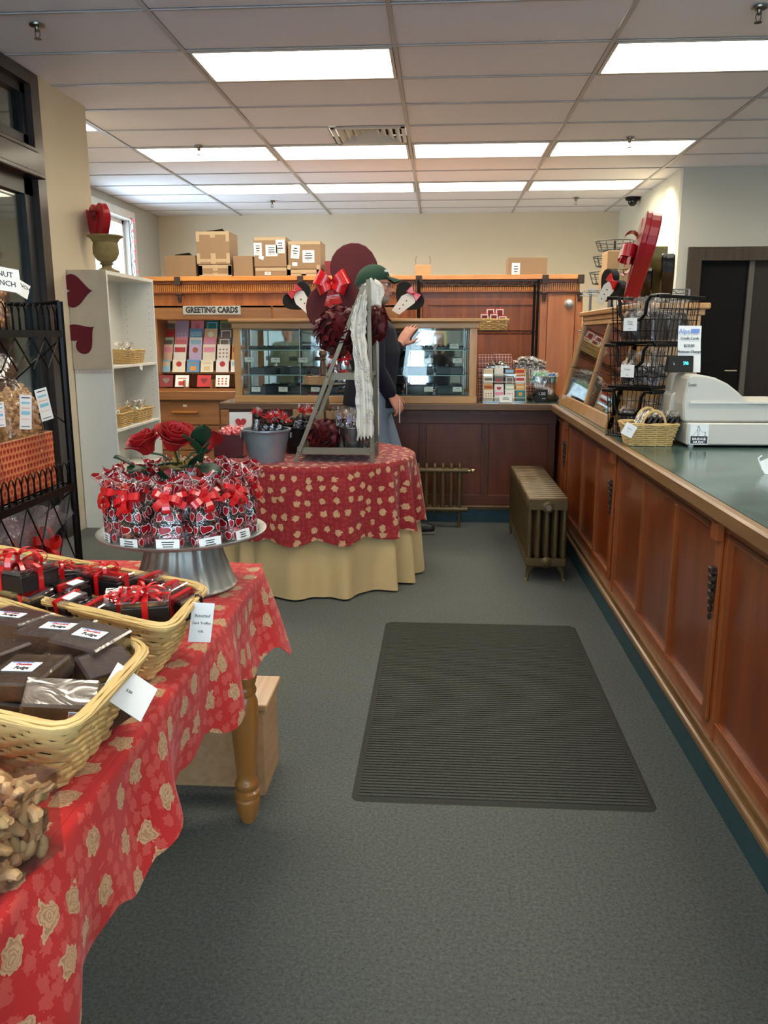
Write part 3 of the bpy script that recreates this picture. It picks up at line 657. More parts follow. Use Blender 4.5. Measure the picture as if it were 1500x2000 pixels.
# ------------------------------------------------------------------ greeting card units
M_unit = wood('card_unit_wood', (128, 82, 46), (168, 114, 68), 'x', .45, coat=.15)
M_unitz = wood('card_unit_wood_upright', (128, 82, 46), (168, 114, 68), 'z', .45, coat=.15)
UY = 8.12
def card_unit(x0, x1, lab, first):
    t = thing('card_unit', lab, 'display unit', (x0, UY, 0)); w = x1-x0; zt = 1.66; zo = 1.53; zl = .86; zb = .745
    MB().b2(0, w, 0, .02, zo, zt).build('header_board', M_unit, t, bevel=.003)
    for xa in (0, w-.07):
        m = MB(); out = [(0, zl-.06), (0, zl), (.07, zo-.1), (.07, zo), (.46, zo), (.46, zl-.06)]
        m.add([(xa, -.06+y, z) for y, z in out]+[(xa+.07, -.06+y, z) for y, z in out], [tuple(range(6)), tuple(range(11, 5, -1))]+[(i, (i+1) % 6, (i+1) % 6+6, i+6) for i in range(6)])
        m.build('side_panel', M_unitz, t)
    MB().b2(.07, w-.07, .38, .4, zl, zo).build('back_panel', M_unitz, t)
    MB().b2(0, w, 0, .4, zt-.02, zt).build('top_board', M_unit, t)
    # stepped card ledges
    for k in range(5):
        yy = .30-.05*k+.06; zz = ay(350, (658, 674, 691, 705, 727)[k], UY+.30-.05*k).z-.002
        m = MB(); m.b2(.07, w-.07, yy-.05, yy, zz-.012, zz); m.b2(.07, w-.07, yy-.052, yy-.047, zz-.012, zz+.02); m.build('card_ledge', M_unit, t)
    m = MB(); m.b2(.07, w-.07, -.12, .12, zl-.012, zl); m.b2(.07, w-.07, -.125, -.118, zl-.012, zl+.012); m.build('card_ledge', M_unit, t)
    m = MB()
    for k in range(5): xx = .07+(w-.14)*k/4; m.b2(xx-.006, xx+.006, -.08, .08, zl, zl+.09) if 0 < k < 4 else None
    m.build('divider', M_unitz, t)
    m = MB(); m.b2(-.01, w+.0, -.17, .4, zb+.02, zl-.012); m.build('apron', M_unit, t, bevel=.003)
    MB().b2(0, w, -.1, .4, 0, zb+.02).build('base_carcass', M_unitz, t)
    for (a, b, c, d) in ((.01, w*.57, .52, zb), (w*.57+.012, w-.01, .52, zb), (.01, w*.57, .27, .508), (w*.57+.012, w-.01, .27, .508), (.01, w*.57, .03, .258), (w*.57+.012, w-.01, .03, .258)):
        dr = MB().b2(a, b, -.12, -.1, c, d).build('drawer', M_unit, t, bevel=.004)
        m = MB(); m.b2((a+b)/2-.13, (a+b)/2+.13, -.15, -.12, (c+d)/2+.0, (c+d)/2+.022); m.build('drawer_pull', M_cabx, dr, bevel=.006)
        if first and c > .5 and a < .1: MB().b2((a+b)/2-.02, (a+b)/2+.02, -.1225, -.12, d-.05, d-.03).build('label_tag', M_paper, dr)
    return t
ux0 = ay(290, 600, UY).x; ux1 = ay(531, 600, UY).x
u1 = card_unit(ux0, ux1-.006, 'wooden greeting card display unit with drawers, fully filled with cards', True)
u2 = card_unit(ux1+.006, 2*ux1-ux0, 'second wooden greeting card unit, mostly hidden behind the glass case', False)
def sign(px0, px1, py0, py1, Y, lab):
    a = ay(px0, py0, Y); b = ay(px1, py1, Y); w = b.x-a.x; h = a.z-b.z
    t = thing('greeting_cards_sign', lab, 'sign', ((a.x+b.x)/2, Y, (a.z+b.z)/2))
    MB().box((0, .004, 0), (w, .008, h)).build('sign_board', mat('pale_grey_sign', (186, 184, 178), .5), t)
    text('GREETING CARDS', h*.92, M_ink, t, TRS((0, -.001, -.0), FACE), sx=w/(h*.92*7.75)*.86, bold=.0035)
    return t
sign(357, 470, 597.5, 614, UY-.009, 'grey sign reading GREETING CARDS on the left card unit')
sign(601, 714, 598, 614, UY-.009, 'grey sign on the second card unit, partly hidden by the red heart')
# cards
cols = dict(lilac=(196, 176, 216), peach=(236, 196, 170), pink=(236, 150, 176), teal=(40, 128, 134), green=(128, 176, 92), red=(190, 44, 50), orange=(226, 150, 60), blue=(96, 156, 206), cream=(240, 232, 210), white=(236, 232, 228), rust=(160, 84, 62), grey=(112, 104, 98), sand=(222, 196, 150), sky=(150, 196, 222), maroon=(120, 24, 36), mint=(180, 214, 180), rose=(220, 120, 134))
cmats = {k: mat('card_'+k, v, .55, vary=.05) for k, v in cols.items()}
def card(x, y, z, w, h, c1, c2, motif, lab, tilt=.28, grp='greeting cards in the left card unit'):
    t = thing('greeting_card', lab, 'greeting card', (x, y, z), group=grp, rot=(-tilt, 0, 0))
    MB().box((0, 0, h/2), (w, .003, h)).build('card_front', cmats[c1], t)
    m = MB(); M = TRS((0, -.0022, h*.5))
    if motif == 'heart': m.prism([(a, b+.0) for a, b in heart_out(w*.5, 20)], .0015, M)
    elif motif == 'disc': m.prism([(w*.22*cos(2*pi*i/16), w*.22*sin(2*pi*i/16)) for i in range(16)], .0015, TRS((0, -.0022, h*.66)))
    elif motif == 'band': m.box((0, -.002, h*.68), (w*.86, .0015, h*.3))
    elif motif == 'frame':
        for a, b, c, d in ((-.38, .38, .84, .9), (-.38, .38, .1, .16), (-.38, -.32, .1, .9), (.32, .38, .1, .9)): m.box(((a+b)/2*w, -.002, (c+d)/2*h), ((b-a)*w, .0015, (d-c)*h))
    elif motif == 'dots':
        for i in range(9): m.prism([(w*.07*cos(2*pi*q/6), w*.07*sin(2*pi*q/6)) for q in range(6)], .0015, TRS(((i % 3-1)*w*.27, -.0022, h*(.25+.22*(i//3)))))
    else:
        m.box((0, -.002, h*.3), (w*.5, .0015, h*.35)); m.box((0, -.002, h*.72), (w*.6, .0015, h*.06))
    m.build('card_print', cmats[c2], t); return t
rows = [  # (left pixels, bottom pixel y, ledge y offset, list of colours)
 ([318, 343, 372, 401, 429], 658, .30, [('peach', 'grey', 'band'), ('lilac', 'lilac', 'dots'), ('pink', 'rose', 'disc'), ('teal', 'sky', 'frame'), ('green', 'grey', 'band')], 'top row'),
 ([316, 342, 369, 398, 428], 674, .25, [('rust', 'red', 'band'), ('lilac', 'white', 'dots'), ('blue', 'sky', 'band'), ('sand', 'cream', 'disc'), ('grey', 'white', 'frame')], 'second row'),
 ([313, 340, 369, 396, 425, 453], 691, .20, [('mint', 'grey', 'band'), ('pink', 'rose', 'band'), ('white', 'sky', 'band'), ('pink', 'lilac', 'dots'), ('grey', 'white', 'frame'), ('sky', 'grey', 'band')], 'third row'),
 ([311, 338, 368, 395, 423, 452], 705, .15, [('peach', 'pink', 'band'), ('white', 'red', 'band'), ('lilac', 'rust', 'disc'), ('cream', 'pink', 'band'), ('white', 'rust', 'dots'), ('orange', 'red', 'band')], 'fourth row'),
 ([307, 336, 364, 391, 421, 450], 727, .10, [('sky', 'sand', 'band'), ('cream', 'red', 'disc'), ('blue', 'orange', 'mug'), ('cream', 'sand', 'mug'), ('white', 'red', 'disc'), ('white', 'sky', 'band')], 'fifth row'),
]
ordn = ['first', 'second', 'third', 'fourth', 'fifth', 'sixth']
for pxs, pyb, dy, cs, rn in rows:
    for k, (px, c) in enumerate(zip(pxs, cs)):
        p = ay(px+13, pyb, UY+dy); s_ = (UY+dy)/8.3
        card(p.x, p.y, p.z, .128*s_, .168 if rn != 'fifth row' else .125, c[0], c[1], c[2], f'{c[0]} and {c[1]} greeting card, {ordn[k]} from left in the {rn} of the left unit')
for k, (px, c) in enumerate(zip([311, 342, 385, 421], [('maroon', 'grey', 'heart'), ('white', 'red', 'mug'), ('red', 'maroon', 'heart'), ('white', 'red', 'dots')])):
    p = ay(px+13, 755.5, UY-.05); card(p.x, p.y, p.z, .135, .118, c[0], c[1], c[2], f'{c[0]} square card, {ordn[k]} from left on the bottom ledge of the left unit', .35)
# ================================================================== GOODS: shared builders
def bow(size=.08, loops=4, w=.02, tails=2, seed=1, m=None, M=None):
    """ribbon bow: loops and tails around a knot, facing +Z"""
    m = m or MB(); old = m.M; m.M = M if M is not None else m.M; rr = random.Random(seed)
    for k in range(loops):
        a = 2*pi*k/loops+rr.uniform(-.3, .3); d = Vector((cos(a), sin(a), 0)); sd = Vector((-sin(a), cos(a), 0)); h = size*rr.uniform(.35, .6)
        pts = [d*(size*.05)]+[d*size*(.5-.5*cos(th))*.95+Vector((0, 0, h*.5*sin(th)*1.2+.002+size*.12)) for th in [pi*.15*i for i in range(1, 14)]]+[d*(size*.04)+Vector((0, 0, .002))]
        m.strip(pts, [w*(.6+.5*sin(pi*i/(len(pts)-1))) for i in range(len(pts))], sd)
    for k in range(tails):
        a = rr.uniform(0, 6.28); d = Vector((cos(a), sin(a), 0)); sd = Vector((-sin(a), cos(a), 0))
        m.strip([d*size*(.1+t*1.1)+Vector((0, 0, size*.15*sin(3*t))) for t in (0, .25, .5, .75, 1)], w*.8, sd)
    m.sphere((0, 0, size*.12), (w*.5, w*.5, w*.45), 8, 6); m.M = old; return m
def gbag(w, d, h, neck=.7, seed=1, flare=1.0, n=20, body=.55):
    """clear bag: filled body, pinched neck and ruffled top"""
    rr = random.Random(seed); ph = [rr.uniform(0, 6.28) for _ in range(6)]; m = MB(); m.hasuv = True
    nv = 14
    def fn(u, v):
        th = 2*pi*u; z = v*h; 
        if v < neck: k = 1-.675*max(0, (v-neck*body)/(neck*(1-body)))**2
        else: q = (v-neck)/(1-neck); k = .3+.75*q*flare
        c, s_ = cos(th), sin(th); e = .55 if v < neck*.6 else .8
        x = (abs(c)**e)*(1 if c > 0 else -1)*w/2*k; y = (abs(s_)**e)*(1 if s_ > 0 else -1)*d/2*k
        r = 1+.05*sin(3*th+ph[0]+8*v)+.04*sin(7*th+ph[1]-6*v)
        if v > neck: r += .22*sin(5*th+ph[2])*(v-neck)/(1-neck); z += h*.05*sin(4*th+ph[3])*(v-neck)/(1-neck)
        return (x*r, y*r, z)
    m.grid(n, nv, fn, lambda u, v: (u*(w+d)*2, v*h)); m.add([fn(i/n, 0) for i in range(n)], [tuple(range(n))], [(0, 0)]*n)
    return m
def wicker(corners, h, zb, shrink=.8, rows=9, pitch=.012, rr=.0032, label=None, par=None, rimr=.006, name='basket_weave', mt=None, dip=None, rimn=4, rimtw=.45):
    """woven basket body under 'par' from four rim corners (anticlockwise, local coords); base at zb, rim at zb+h"""
    mt = mt or M_wicker; C = [Vector((c[0], c[1], 0)) for c in corners]; cen = sum(C, Vector())/4
    def loop(k, off=0):
        s_ = shrink+(1-shrink)*k; P = [cen+(c-cen)*s_ for c in C]; out = []
        for i in range(4):
            a, b = P[i], P[(i+1) % 4]; p0 = P[i-1]; r = .16*min((b-a).length, (a-p0).length)
            da = (a-p0).normalized(); db = (b-a).normalized()
            for q in range(5): t = q/4; out.append((a-da*r)*(1-t)**2+a*2*t*(1-t)+(a+db*r)*t*t)
            pb = P[(i+2) % 4]; r2 = .16*min((b-a).length, (pb-b).length); s0 = a+db*r; s1 = b-db*r2; L_ = (s1-s0).length; nn = max(2, int(L_/pitch/1.0))
            for q in range(1, nn): out.append(s0+(s1-s0)*(q/nn))
        return out
    base = loop(0); n = len(base)
    if n % 2: n -= 1
    m = MB()
    def nrm(pts, i):
        t = pts[(i+1) % len(pts)]-pts[i-1]; return Vector((t.y, -t.x, 0)).normalized()
    for r in range(rows):
        k = (r+.5)/rows; pts = loop(k)[:]; o = []; L2 = len(pts)
        for i, p in enumerate(pts):
            o.append(Vector((p.x, p.y, zb+h*k))+nrm(pts, i)*(rr*.8*(1 if (i//2+r) % 2 else -1)))
        m.tube(o, rr*1.05, 5, closed=True)
    L0 = loop(0); L1 = loop(1); Lm = loop(.5)
    for i in range(0, min(len(L0), len(L1)), 4):
        j = int(i*len(L1)/len(L0)) % len(L1); jm = int(i*len(Lm)/len(L0)) % len(Lm)
        m.tube([(L0[i].x, L0[i].y, zb), (Lm[jm].x, Lm[jm].y, zb+h*.5), (L1[j].x, L1[j].y, zb+h)], rr*.8, 5)
    o1 = m.build(name, mt, par, True)
    m = MB()
    for q in range(rimn):
        o = []
        for i, p in enumerate(L1):
            ph = i*rimtw*(1 if q % 2 else -.6)+q*2*pi/rimn; o.append(Vector((p.x, p.y, zb+h+rimr*.6*sin(ph)))+nrm(L1, i)*(rimr*.8*cos(ph)))
        m.tube(o, rimr*(.55 if rimn < 8 else .36), 5, closed=True)
    m.build('rim', mt, par, True)
    m = MB(); m.add([(p.x, p.y, zb+.001) for p in L0]+[(p.x, p.y, zb+.006) for p in L0], [tuple(range(len(L0))), tuple(range(len(L0), 2*len(L0)))]+[(i, (i+1) % len(L0), (i+1) % len(L0)+len(L0), i+len(L0)) for i in range(len(L0))])
    m.build('basket_floor', mt, par)
def scribble(m, x0, x1, z, y, n, hgt=.003, r=None):
    """rows of short dashes standing in for print too fine to read"""
    r = r or R
    for k in range(n):
        w = (x1-x0)*r.uniform(.55, .95); c = (x0+x1)/2; m.box((c, y, z-k*hgt*1.9), (w, .0005, hgt*.8))
def tagcard(w, h, lab, loc, rot, group=None, lines=2, name='price_card', words=None, cat='price card'):
    t = thing(name, lab, cat, loc, group=group, rot=rot)
    MB().box((0, 0, h/2), (w, .0015, h)).build('card', M_paper, t, bevel=.0003)
    if words:
        for i, (s_, sz, z) in enumerate(words): text(s_, sz, M_ink, t, TRS((0, -.0011, z), FACE), depth=.0002)
    else:
        m = MB(); scribble(m, -w*.3, w*.3, h*.62, -.001, lines, h*.09); m.build('print', M_ink, t)
    return t
# ------------------------------------------------------------------ flat glass display case
M_oak = wood('oak_case', (168, 118, 62), (206, 156, 94), 'x', .4, coat=.25)
M_oakz = wood('oak_case_upright', (168, 118, 62), (206, 156, 94), 'z', .4, coat=.25)
M_mirror, _nt, _b = newmat('mirror'); setp(_b, Metallic=1, Roughness=.03, Base_Color=(.86, .89, .92, 1))
t = thing('display_case', 'long oak and glass display case with a mirrored back on the back counter', 'display case', (0, 6.03, CT))
a = ay(458, 700, 6.03).x; b = ay(931, 700, 6.03).x; ZT = 1.497-CT; D = .44
dm = (a+b)/2+.02
MB().b2(a-.005, b+.005, -.015, D, 0, .05).build('base_rail', M_oak, t, bevel=.003)
m = MB(); m.b2(a-.01, b+.01, -.02, D, ZT-.075, ZT-.03); m.build('top_rail', M_oak, t, bevel=.004)
m = MB(); m.b2(a-.03, b+.03, -.045, D+.01, ZT-.03, ZT-.005); m.b2(a-.02, b+.02, -.035, D, ZT-.04, ZT-.03); m.build('top_board', M_oak, t, bevel=.005)
for x in (a, b-.05): MB().b2(x, x+.05, -.012, .04, .05, ZT-.075).build('post', M_oakz, t, bevel=.002); MB().b2(x, x+.03, D-.04, D, .05, ZT-.075).build('post', M_oakz, t)
MB().b2(a+.05, b-.05, .0, .004, .05, ZT-.075).build('front_pane', M_glass, t)
for x in (a+.006, b-.01): MB().b2(x, x+.004, .04, D-.04, .05, ZT-.075).build('side_pane', M_glass, t)
mi = MB().b2(a+.03, b-.03, 0, .006, -.23, .23).build('mirror_back', M_mirror, t); mi.location = (0, D-.02, ZT/2-.005); mi.rotation_euler = (-radians(.7), 0, 0)
MB().b2(a+.05, b-.05, .02, D-.02, .05, .056).build('case_floor', mat('case_floor_grey', (90, 92, 98), .4), t)
M_shelf = glassmat('shelf_glass', (215, 235, 230), .25); M_lip = mat('glass_lip', (150, 176, 172), .2)
zs = [ay(700, 683, 6.09).z-CT, ay(700, 732, 6.09).z-CT]
for z in zs:
    MB().b2(a+.05, b-.05, .05, D-.03, z-.006, z).build('glass_shelf', M_shelf, t); MB().b2(a+.05, b-.05, .046, .05, z-.007, z+.001).build('shelf_edge', M_lip, t)
m = MB()
for x in (a+.09, a+.47, dm, b-.5, b-.09): m.tube([(x, .06, .05), (x, .06, ZT-.075)], .004, 6)
m.build('shelf_support', mat('bright_rod', (170, 172, 172), .25, metal=.9), t)
CASE_A, CASE_B = a, b
# trays of chocolates on each level
M_tray = mat('smoked_tray', (38, 38, 42), .25, coat=.3)
def tray(w, d, h, n, seed, par_loc, lab, grp):
    rr = random.Random(seed); t = thing('chocolate_tray', lab, 'tray', par_loc, group=grp); m = MB()
    m.b2(-w/2, w/2, -d/2, d/2, 0, .004); m.b2(-w/2, w/2, -d/2, -d/2+.004, 0, h); m.b2(-w/2, w/2, d/2-.004, d/2, 0, h); m.b2(-w/2, -w/2+.004, -d/2, d/2, 0, h); m.b2(w/2-.004, w/2, -d/2, d/2, 0, h); m.build('tray_shell', M_tray, t)
    m = MB()
    for i in range(n):
        for j in range(3): m.box((-w/2+w*(i+.5)/n, -d/2+d*(j+.5)/3, .004+.011), (w/n*.7, d/4.5, .022), rr.uniform(-.2, .2), taper=(.75, .75))
    m.build('chocolates', M_choc, t, kind='stuff', bevel=.002); return t
lvl = [(0.056, 'floor of the glass case'), (zs[1], 'lower glass shelf'), (zs[0], 'upper glass shelf')]
NT = 7; tw = (CASE_B-CASE_A-.14)/NT
for li, (z, nm) in enumerate(lvl):
    for k in range(NT):
        x = CASE_A+.07+tw*(k+.5); hh = .045 if li < 2 else .018
        tray(tw*.9, .2, hh, 6, li*10+k, (x, 6.03+.19, CT+z+.001), f'dark tray of chocolates, {["first","second","third","fourth","fifth","sixth","seventh"][k]} from left on the {nm}', 'trays in the glass case')
# price cards inside
for px, py, nm in ((487, 702, 'leftmost on the lower shelf'), (538, 703, 'second from left on the lower shelf'), (592, 703, 'third from left on the lower shelf'), (812, 677, 'left one on the upper shelf, right half'), (887, 676, 'right one on the upper shelf, right half'), (836, 704, 'left one on the lower shelf, right half'), (893, 704, 'rightmost on the lower shelf'), (500, 760, 'leftmost on the case floor'), (553, 760, 'second from left on the case floor'), (616, 760, 'third from left on the case floor'), (837, 760, 'left one on the case floor, right half'), (893, 760, 'rightmost on the case floor')):
    p = ay(px, py+5, 6.072); tagcard(.066, .034, 'small price card in the glass case, '+nm, p, (-.15, 0, 0), 'price cards in the glass case', 1)
# ------------------------------------------------------------------ tuxedo hearts on the case
M_blkfelt = mat('black_felt', (10, 9, 10), .85, vary=.05); M_whfelt = mat('white_felt', (222, 222, 216), .8)
def tux(lab, px, py, Y, W_, flip, rz=0, zb=None, ry=0):
    c = ay(px, py, Y); t = thing('tuxedo_heart', lab, 'heart decoration', (c.x, Y, c.z), rot=(0, 0, rz))
    Mh = Matrix.Rotation(flip*radians(42), 4, 'Y')
    m = MB(); m.prism(heart_out(W_, 40), .06, Mh); m.build('heart_body', M_blkfelt, t, bevel=.006)
    m = MB(); s = W_/.25; out = [(-.03, -.13), (.035, -.115), (.05, -.04), (.065, .03), (.045, .075), (-.02, .06), (-.045, .0), (-.035, -.07)]
    m.prism([(x*s, z*s) for x, z in out], .006, TRS((0, -.032, .0)) @ Mh @ Matrix.Rotation(0, 4, 'Y')); m.build('shirt_front', M_whfelt, t)
    m = MB()
    for z in (-.08, -.04, .0): m.sphere((.008*s, -.037, z*s), .005*s, 8, 6, M=Mh)
    m.build('button', M_blkfelt, t)
    m = MB(); Mb = Mh @ TRS((.012*s, -.042, .075*s), (0, 0, 0))
    m.prism([(0, .012*s), (-.05*s, .035*s), (-.055*s, -.03*s), (0, -.01*s), (.055*s, -.03*s), (.05*s, .035*s)], .018, Mb); m.sphere((0, 0, 0), (.014*s, .014, .015*s), 8, 6, M=Mb); m.build('bow_tie', M_ribbon, t, bevel=.003)
    return t
CTOP = 1.497-.005
tux('black heart dressed in white shirt and red bow tie, left end of case top', 588, 586.5, 6.2, .235, -1)
tux('black heart dressed in white shirt and red bow tie, right of the man in cap', 793, 586.5, 6.2, .235, 1)
# ------------------------------------------------------------------ wall cartons on the cabinet
M_darkbox = mat('maroon_box_card', (110, 22, 26), .6)
def carton(px0, px1, py0, Y, dep, lab, zb, tape=0, stickers=(), mt=None, flap=False, cat='carton', name='cardboard_box', rz=0):
    a = ay(px0, py0, Y); b = ay(px1, py0, Y); w = b.x-a.x; h = a.z-zb
    t = thing(name, lab, cat, ((a.x+b.x)/2, Y+dep/2, zb), rz, group='cartons stored above the cabinet' if cat == 'carton' else None)
    MB().box((0, 0, h/2), (w, dep, h)).build('carton_body', mt or M_cardboard, t, bevel=.003)
    if tape:
        m = MB(); y = -dep/2-.0008
        if tape >= 1: m.box((0, y, h-.018), (w*.98, .0015, .03)); m.box((0, 0, h+.0006), (w*.98, .05, .0014))
        if tape >= 2:
            m.box((0, y, h*.12), (w*.98, .0015, .03)); m.box((0, y-.0004, h*.18), (.05, .0015, h*.32)); m.box((0, y-.0004, h-.03), (.05, .0015, .06))
            for s_ in (-1, 1): m.box((s_*(w/2-.018), y-.0004, h-.05), (.034, .0015, .1)); m.box((s_*(w/2-.018), y-.0004, .06), (.034, .0015, .1))
        m.build('packing_tape', M_tape, t)
    for (fx, fz, sw, sh, rot) in stickers:
        st = MB().box((0, 0, 0), (sw, .0012, sh)).build('shipping_label', M_paper, t); st.location = (fx*w/2, -dep/2-.0018, fz*h); st.rotation_euler = (0, rot, 0)
        if sw > .05:
            m = MB(); scribble(m, -sw*.35, sw*.35, sh*.25, -.0012, 3, sh*.1, random.Random(int(fx*100)))
            for q in range(7): m.box((-sw*.25+q*sw*.08, -.0012, -sh*.3), (sw*.03, .0005, sh*.18))
            pr = m.build('label_print', M_ink, st)
    if flap:
        m = MB(); m.add([(-w*.3, .02, h), (w*.3, .0, h), (w*.25, -.1, h+.03), (-w*.25, -.08, h+.012), (-w*.3, .02, h+.003), (w*.3, .0, h+.003), (w*.25, -.1, h+.033), (-w*.25, -.08, h+.015)], [(0, 1, 2, 3), (7, 6, 5, 4), (0, 4, 5, 1), (1, 5, 6, 2), (2, 6, 7, 3), (3, 7, 4, 0)]); m.build('flap', mat('dark_flap', (60, 46, 34), .8), t)
    return t
ZC = CTZ+.001; YB = 8.64
carton(321, 381, 499, YB, .34, 'plain cardboard box at the left end of the cabinet top', ZC, flap=True)
h1 = ay(400, 517, YB).z
carton(388, 452, 517.5, YB, .36, 'shallow taped cardboard box under the tall carton, left part of cabinet top', ZC, 2)
carton(382, 447, 452, YB, .36, 'tall taped cardboard box stacked on top of another, left part of cabinet top', h1+.002, 2, flap=True)
carton(455, 493, 500, YB, .3, 'small plain cardboard box between two carton stacks', ZC)
h2 = ay(520, 522, YB).z
carton(498, 560, 522.5, YB, .36, 'shallow cardboard box beneath the labelled carton, middle of the stacks', ZC, 1, [(-.2, .35, .06, .03, 0)])
carton(495, 558, 463, YB, .36, 'labelled cardboard box on top of the middle stack, with cream and white labels', h2+.002, 1, [(-.75, .6, .08, .12, 0), (.1, .55, .12, .11, 0), (.65, .68, .09, .13, 0), (-.55, .32, .05, .035, .35)])
h3 = ay(590, 526, YB).z
carton(561, 625, 526.5, YB, .36, 'shallow taped cardboard box beneath the right labelled carton', ZC, 2)
carton(562, 626, 471, YB, .36, 'labelled cardboard box on top of the right stack, beside the red heart', h3+.002, 1, [(-.55, .62, .085, .13, .1), (.25, .45, .12, .12, 0), (-.6, .18, .05, .035, 0)])
carton(634, 664, 510, YB, .3, 'dark red box half hidden behind the giant red heart', ZC, mt=M_darkbox)
carton(993, 1069, 503, YB, .3, 'wide cardboard box alone near the right end of the cabinet top', ZC, 0, [(-.6, .3, .08, .13, 0)])
t = carton(810, 842, 517, YB, .12, 'small kraft gift bag with upright string handles on the cabinet top', ZC, mt=M_kraft, cat='gift bag', name='gift_bag')
m = MB()
for s_ in (-1, 1): m.tube([(s_*.07, -.04, .1), (s_*.075, -.05, .16), (s_*.06, -.04, .19)], .003, 5)
m.build('handle', mat('string_brown', (120, 90, 60), .8), t)
# ------------------------------------------------------------------ black wire rack before the cabinet
t = thing('wire_rack', 'tall black wire shelving rack standing before the red wood panels', 'shelving', (0, 8.2, 0))
xa = ay(817, 600, 8.2).x; xb = ay(1050, 600, 8.2).x; zt = ay(900, 550, 8.2).z; zm = ay(1000, 646, 8.2).z
for x in (xa, xb):
    for y in (0, .3): m = MB(); m.tube([(x, y, 0), (x, y, zt+.02)], .014, 8); m.build('post', M_blackwire, t, True)
for z in (zt, zm, .75, .25):
    m = MB()
    for y in (0, .3):
        m.tube([(xa, y, z), (xb, y, z)], .004, 6); m.tube([(xa, y, z-.03), (xb, y, z-.03)], .004, 6); n = 28
        m.tube([(xa+(xb-xa)*k/n, y, z-.03*(k % 2)) for k in range(n+1)], .0025, 5)
    for k in range(30): x = xa+(xb-xa)*(k+.5)/30; m.tube([(x, 0, z), (x, .3, z)], .0022, 4)
    for x in (xa, xb): m.tube([(x, 0, z), (x, .3, z)], .004, 6)
    m.build('wire_shelf', M_blackwire, t)
p0 = ay(936, 645, 8.2).x; p1 = ay(994, 645, 8.2).x
t = thing('wicker_basket', 'small pale basket on the black wire rack, holding red gift boxes', 'basket', ((p0+p1)/2, 8.33, zm+.006))
hw = (p1-p0)/2; wicker([(-hw, -.1), (hw, -.1), (hw, .1), (-hw, .1)], .1, 0, .82, 6, .02, .007, par=t, rimr=.009)
M_gift = mat('white_gift_card', (226, 214, 206), .4)
k = 0
for i, (x, y, z) in enumerate([(-.09, -.03, .07), (0, -.03, .07), (.085, -.03, .05), (-.03, .04, .12), (.06, .04, .12)]):
    g = thing('gift_box', f'tiny white-edged red gift box in the rack basket, {["front left","front middle","front right","back left","back right"][i]}', 'gift box', ((p0+p1)/2+x, 8.33+y, zm+z+.006), group='gift boxes in the rack basket')
    MB().box((0, 0, .04), (.07, .07, .08)).build('box', M_gift, g); MB().box((0, -.0355, .04), (.052, .002, .06)).build('window', M_darkbox, g)
    bow(.03, 4, .014, 2, i, M=TRS((0, 0, .08))).build('bow', M_ribbon, g)
# ------------------------------------------------------------------ goods at the right end of the back counter
M_pattern = lattice('red_tan_lattice', (132, 40, 30), (206, 150, 116), .016)
k = 0
for (px0, px1, py0, py1, Y, nm) in ((934, 966, 693, 704, 6.42, 'top left'), (967, 999, 692, 704, 6.42, 'top right'), (934, 955, 705, 716, 6.36, 'second'), (934, 954, 717, 727, 6.36, 'third'), (934, 954, 728, 738, 6.36, 'fourth'), (934, 954, 739, 749, 6.36, 'fifth'), (934, 954, 750, 783, 6.36, 'lowest, taller'), (1000, 1008, 704, 722, 6.62, 'right upper'), (1028, 1046, 754, 780, 6.4, 'right lower'), (956, 999, 705, 783, 6.62, 'large rear')):
    a = ay(px0, py0, Y); b = ay(px1, py1, Y); zlow = b.z; w = b.x-a.x
    q = MB(); q.wantuv = True; q.hasuv = True; q.box((0, 0, (a.z-zlow)/2), (w, .12, a.z-zlow-.002))
    t = q.build('patterned_box', M_pattern, None, loc=((a.x+b.x)/2, Y+.06, max(zlow, CT+.001))); tag(t, f'red lattice patterned gift box, {nm} one of the stack beside the case', 'gift box', 'lattice gift boxes stacked beside the case')
# acrylic card holder
M_acr = glassmat('acrylic', (250, 250, 246), .3); M_acredge = mat('acrylic_edge', (222, 214, 190), .3)
Yh = 6.12; a = ay(945, 724, Yh); b = ay(1027, 782, Yh); w = b.x-a.x; h = a.z-CT
t = thing('card_holder', 'clear acrylic tiered holder of small gift cards on the back counter', 'card holder', (a.x, Yh, CT+.001))
m = MB()
for k in range(4): z0 = h*k/4.1; m.b2(0, w, .03*k, .03*k+.003, z0+.004, z0+.03)
m.b2(0, w, 0, .15, 0, .004); m.build('pocket_front', M_acr, t)
m = MB()
for x in (0, w-.003): m.add([(x+d, y, z) for d in (0, .004) for y, z in ((0, 0), (0, .05), (.12, h), (.15, h), (.15, 0))], [(0, 1, 2, 3, 4), (9, 8, 7, 6, 5)]+[(i, (i+1) % 5, (i+1) % 5+5, i+5) for i in range(5)])
m.build('side_wall', M_acr, t)
m = MB()
for k in range(4): z0 = h*k/4.1; m.b2(0, w, .03*k-.001, .03*k+.004, z0+.03, z0+.034)
for x in (0, w): m.tube([(x, 0, 0), (x, 0, .05), (x, .12, h)], .003, 5)
m.build('edge', M_acredge, t)
ck = [[('cream', 'red', 'dots'), ('white', 'pink', 'band'), ('white', 'rose', 'dots'), ('teal', 'orange', 'disc')], [('orange', 'rust', 'band'), ('white', 'red', 'heart'), ('mint', 'white', 'band'), ('orange', 'sand', 'band')], [('cream', 'grey', 'band'), ('grey', 'red', 'heart'), ('grey', 'white', 'frame'), ('white', 'red', 'band')], [('cream', 'sand', 'band'), ('cream', 'white', 'band'), ('grey', 'sky', 'band'), ('orange', 'red', 'band')]]
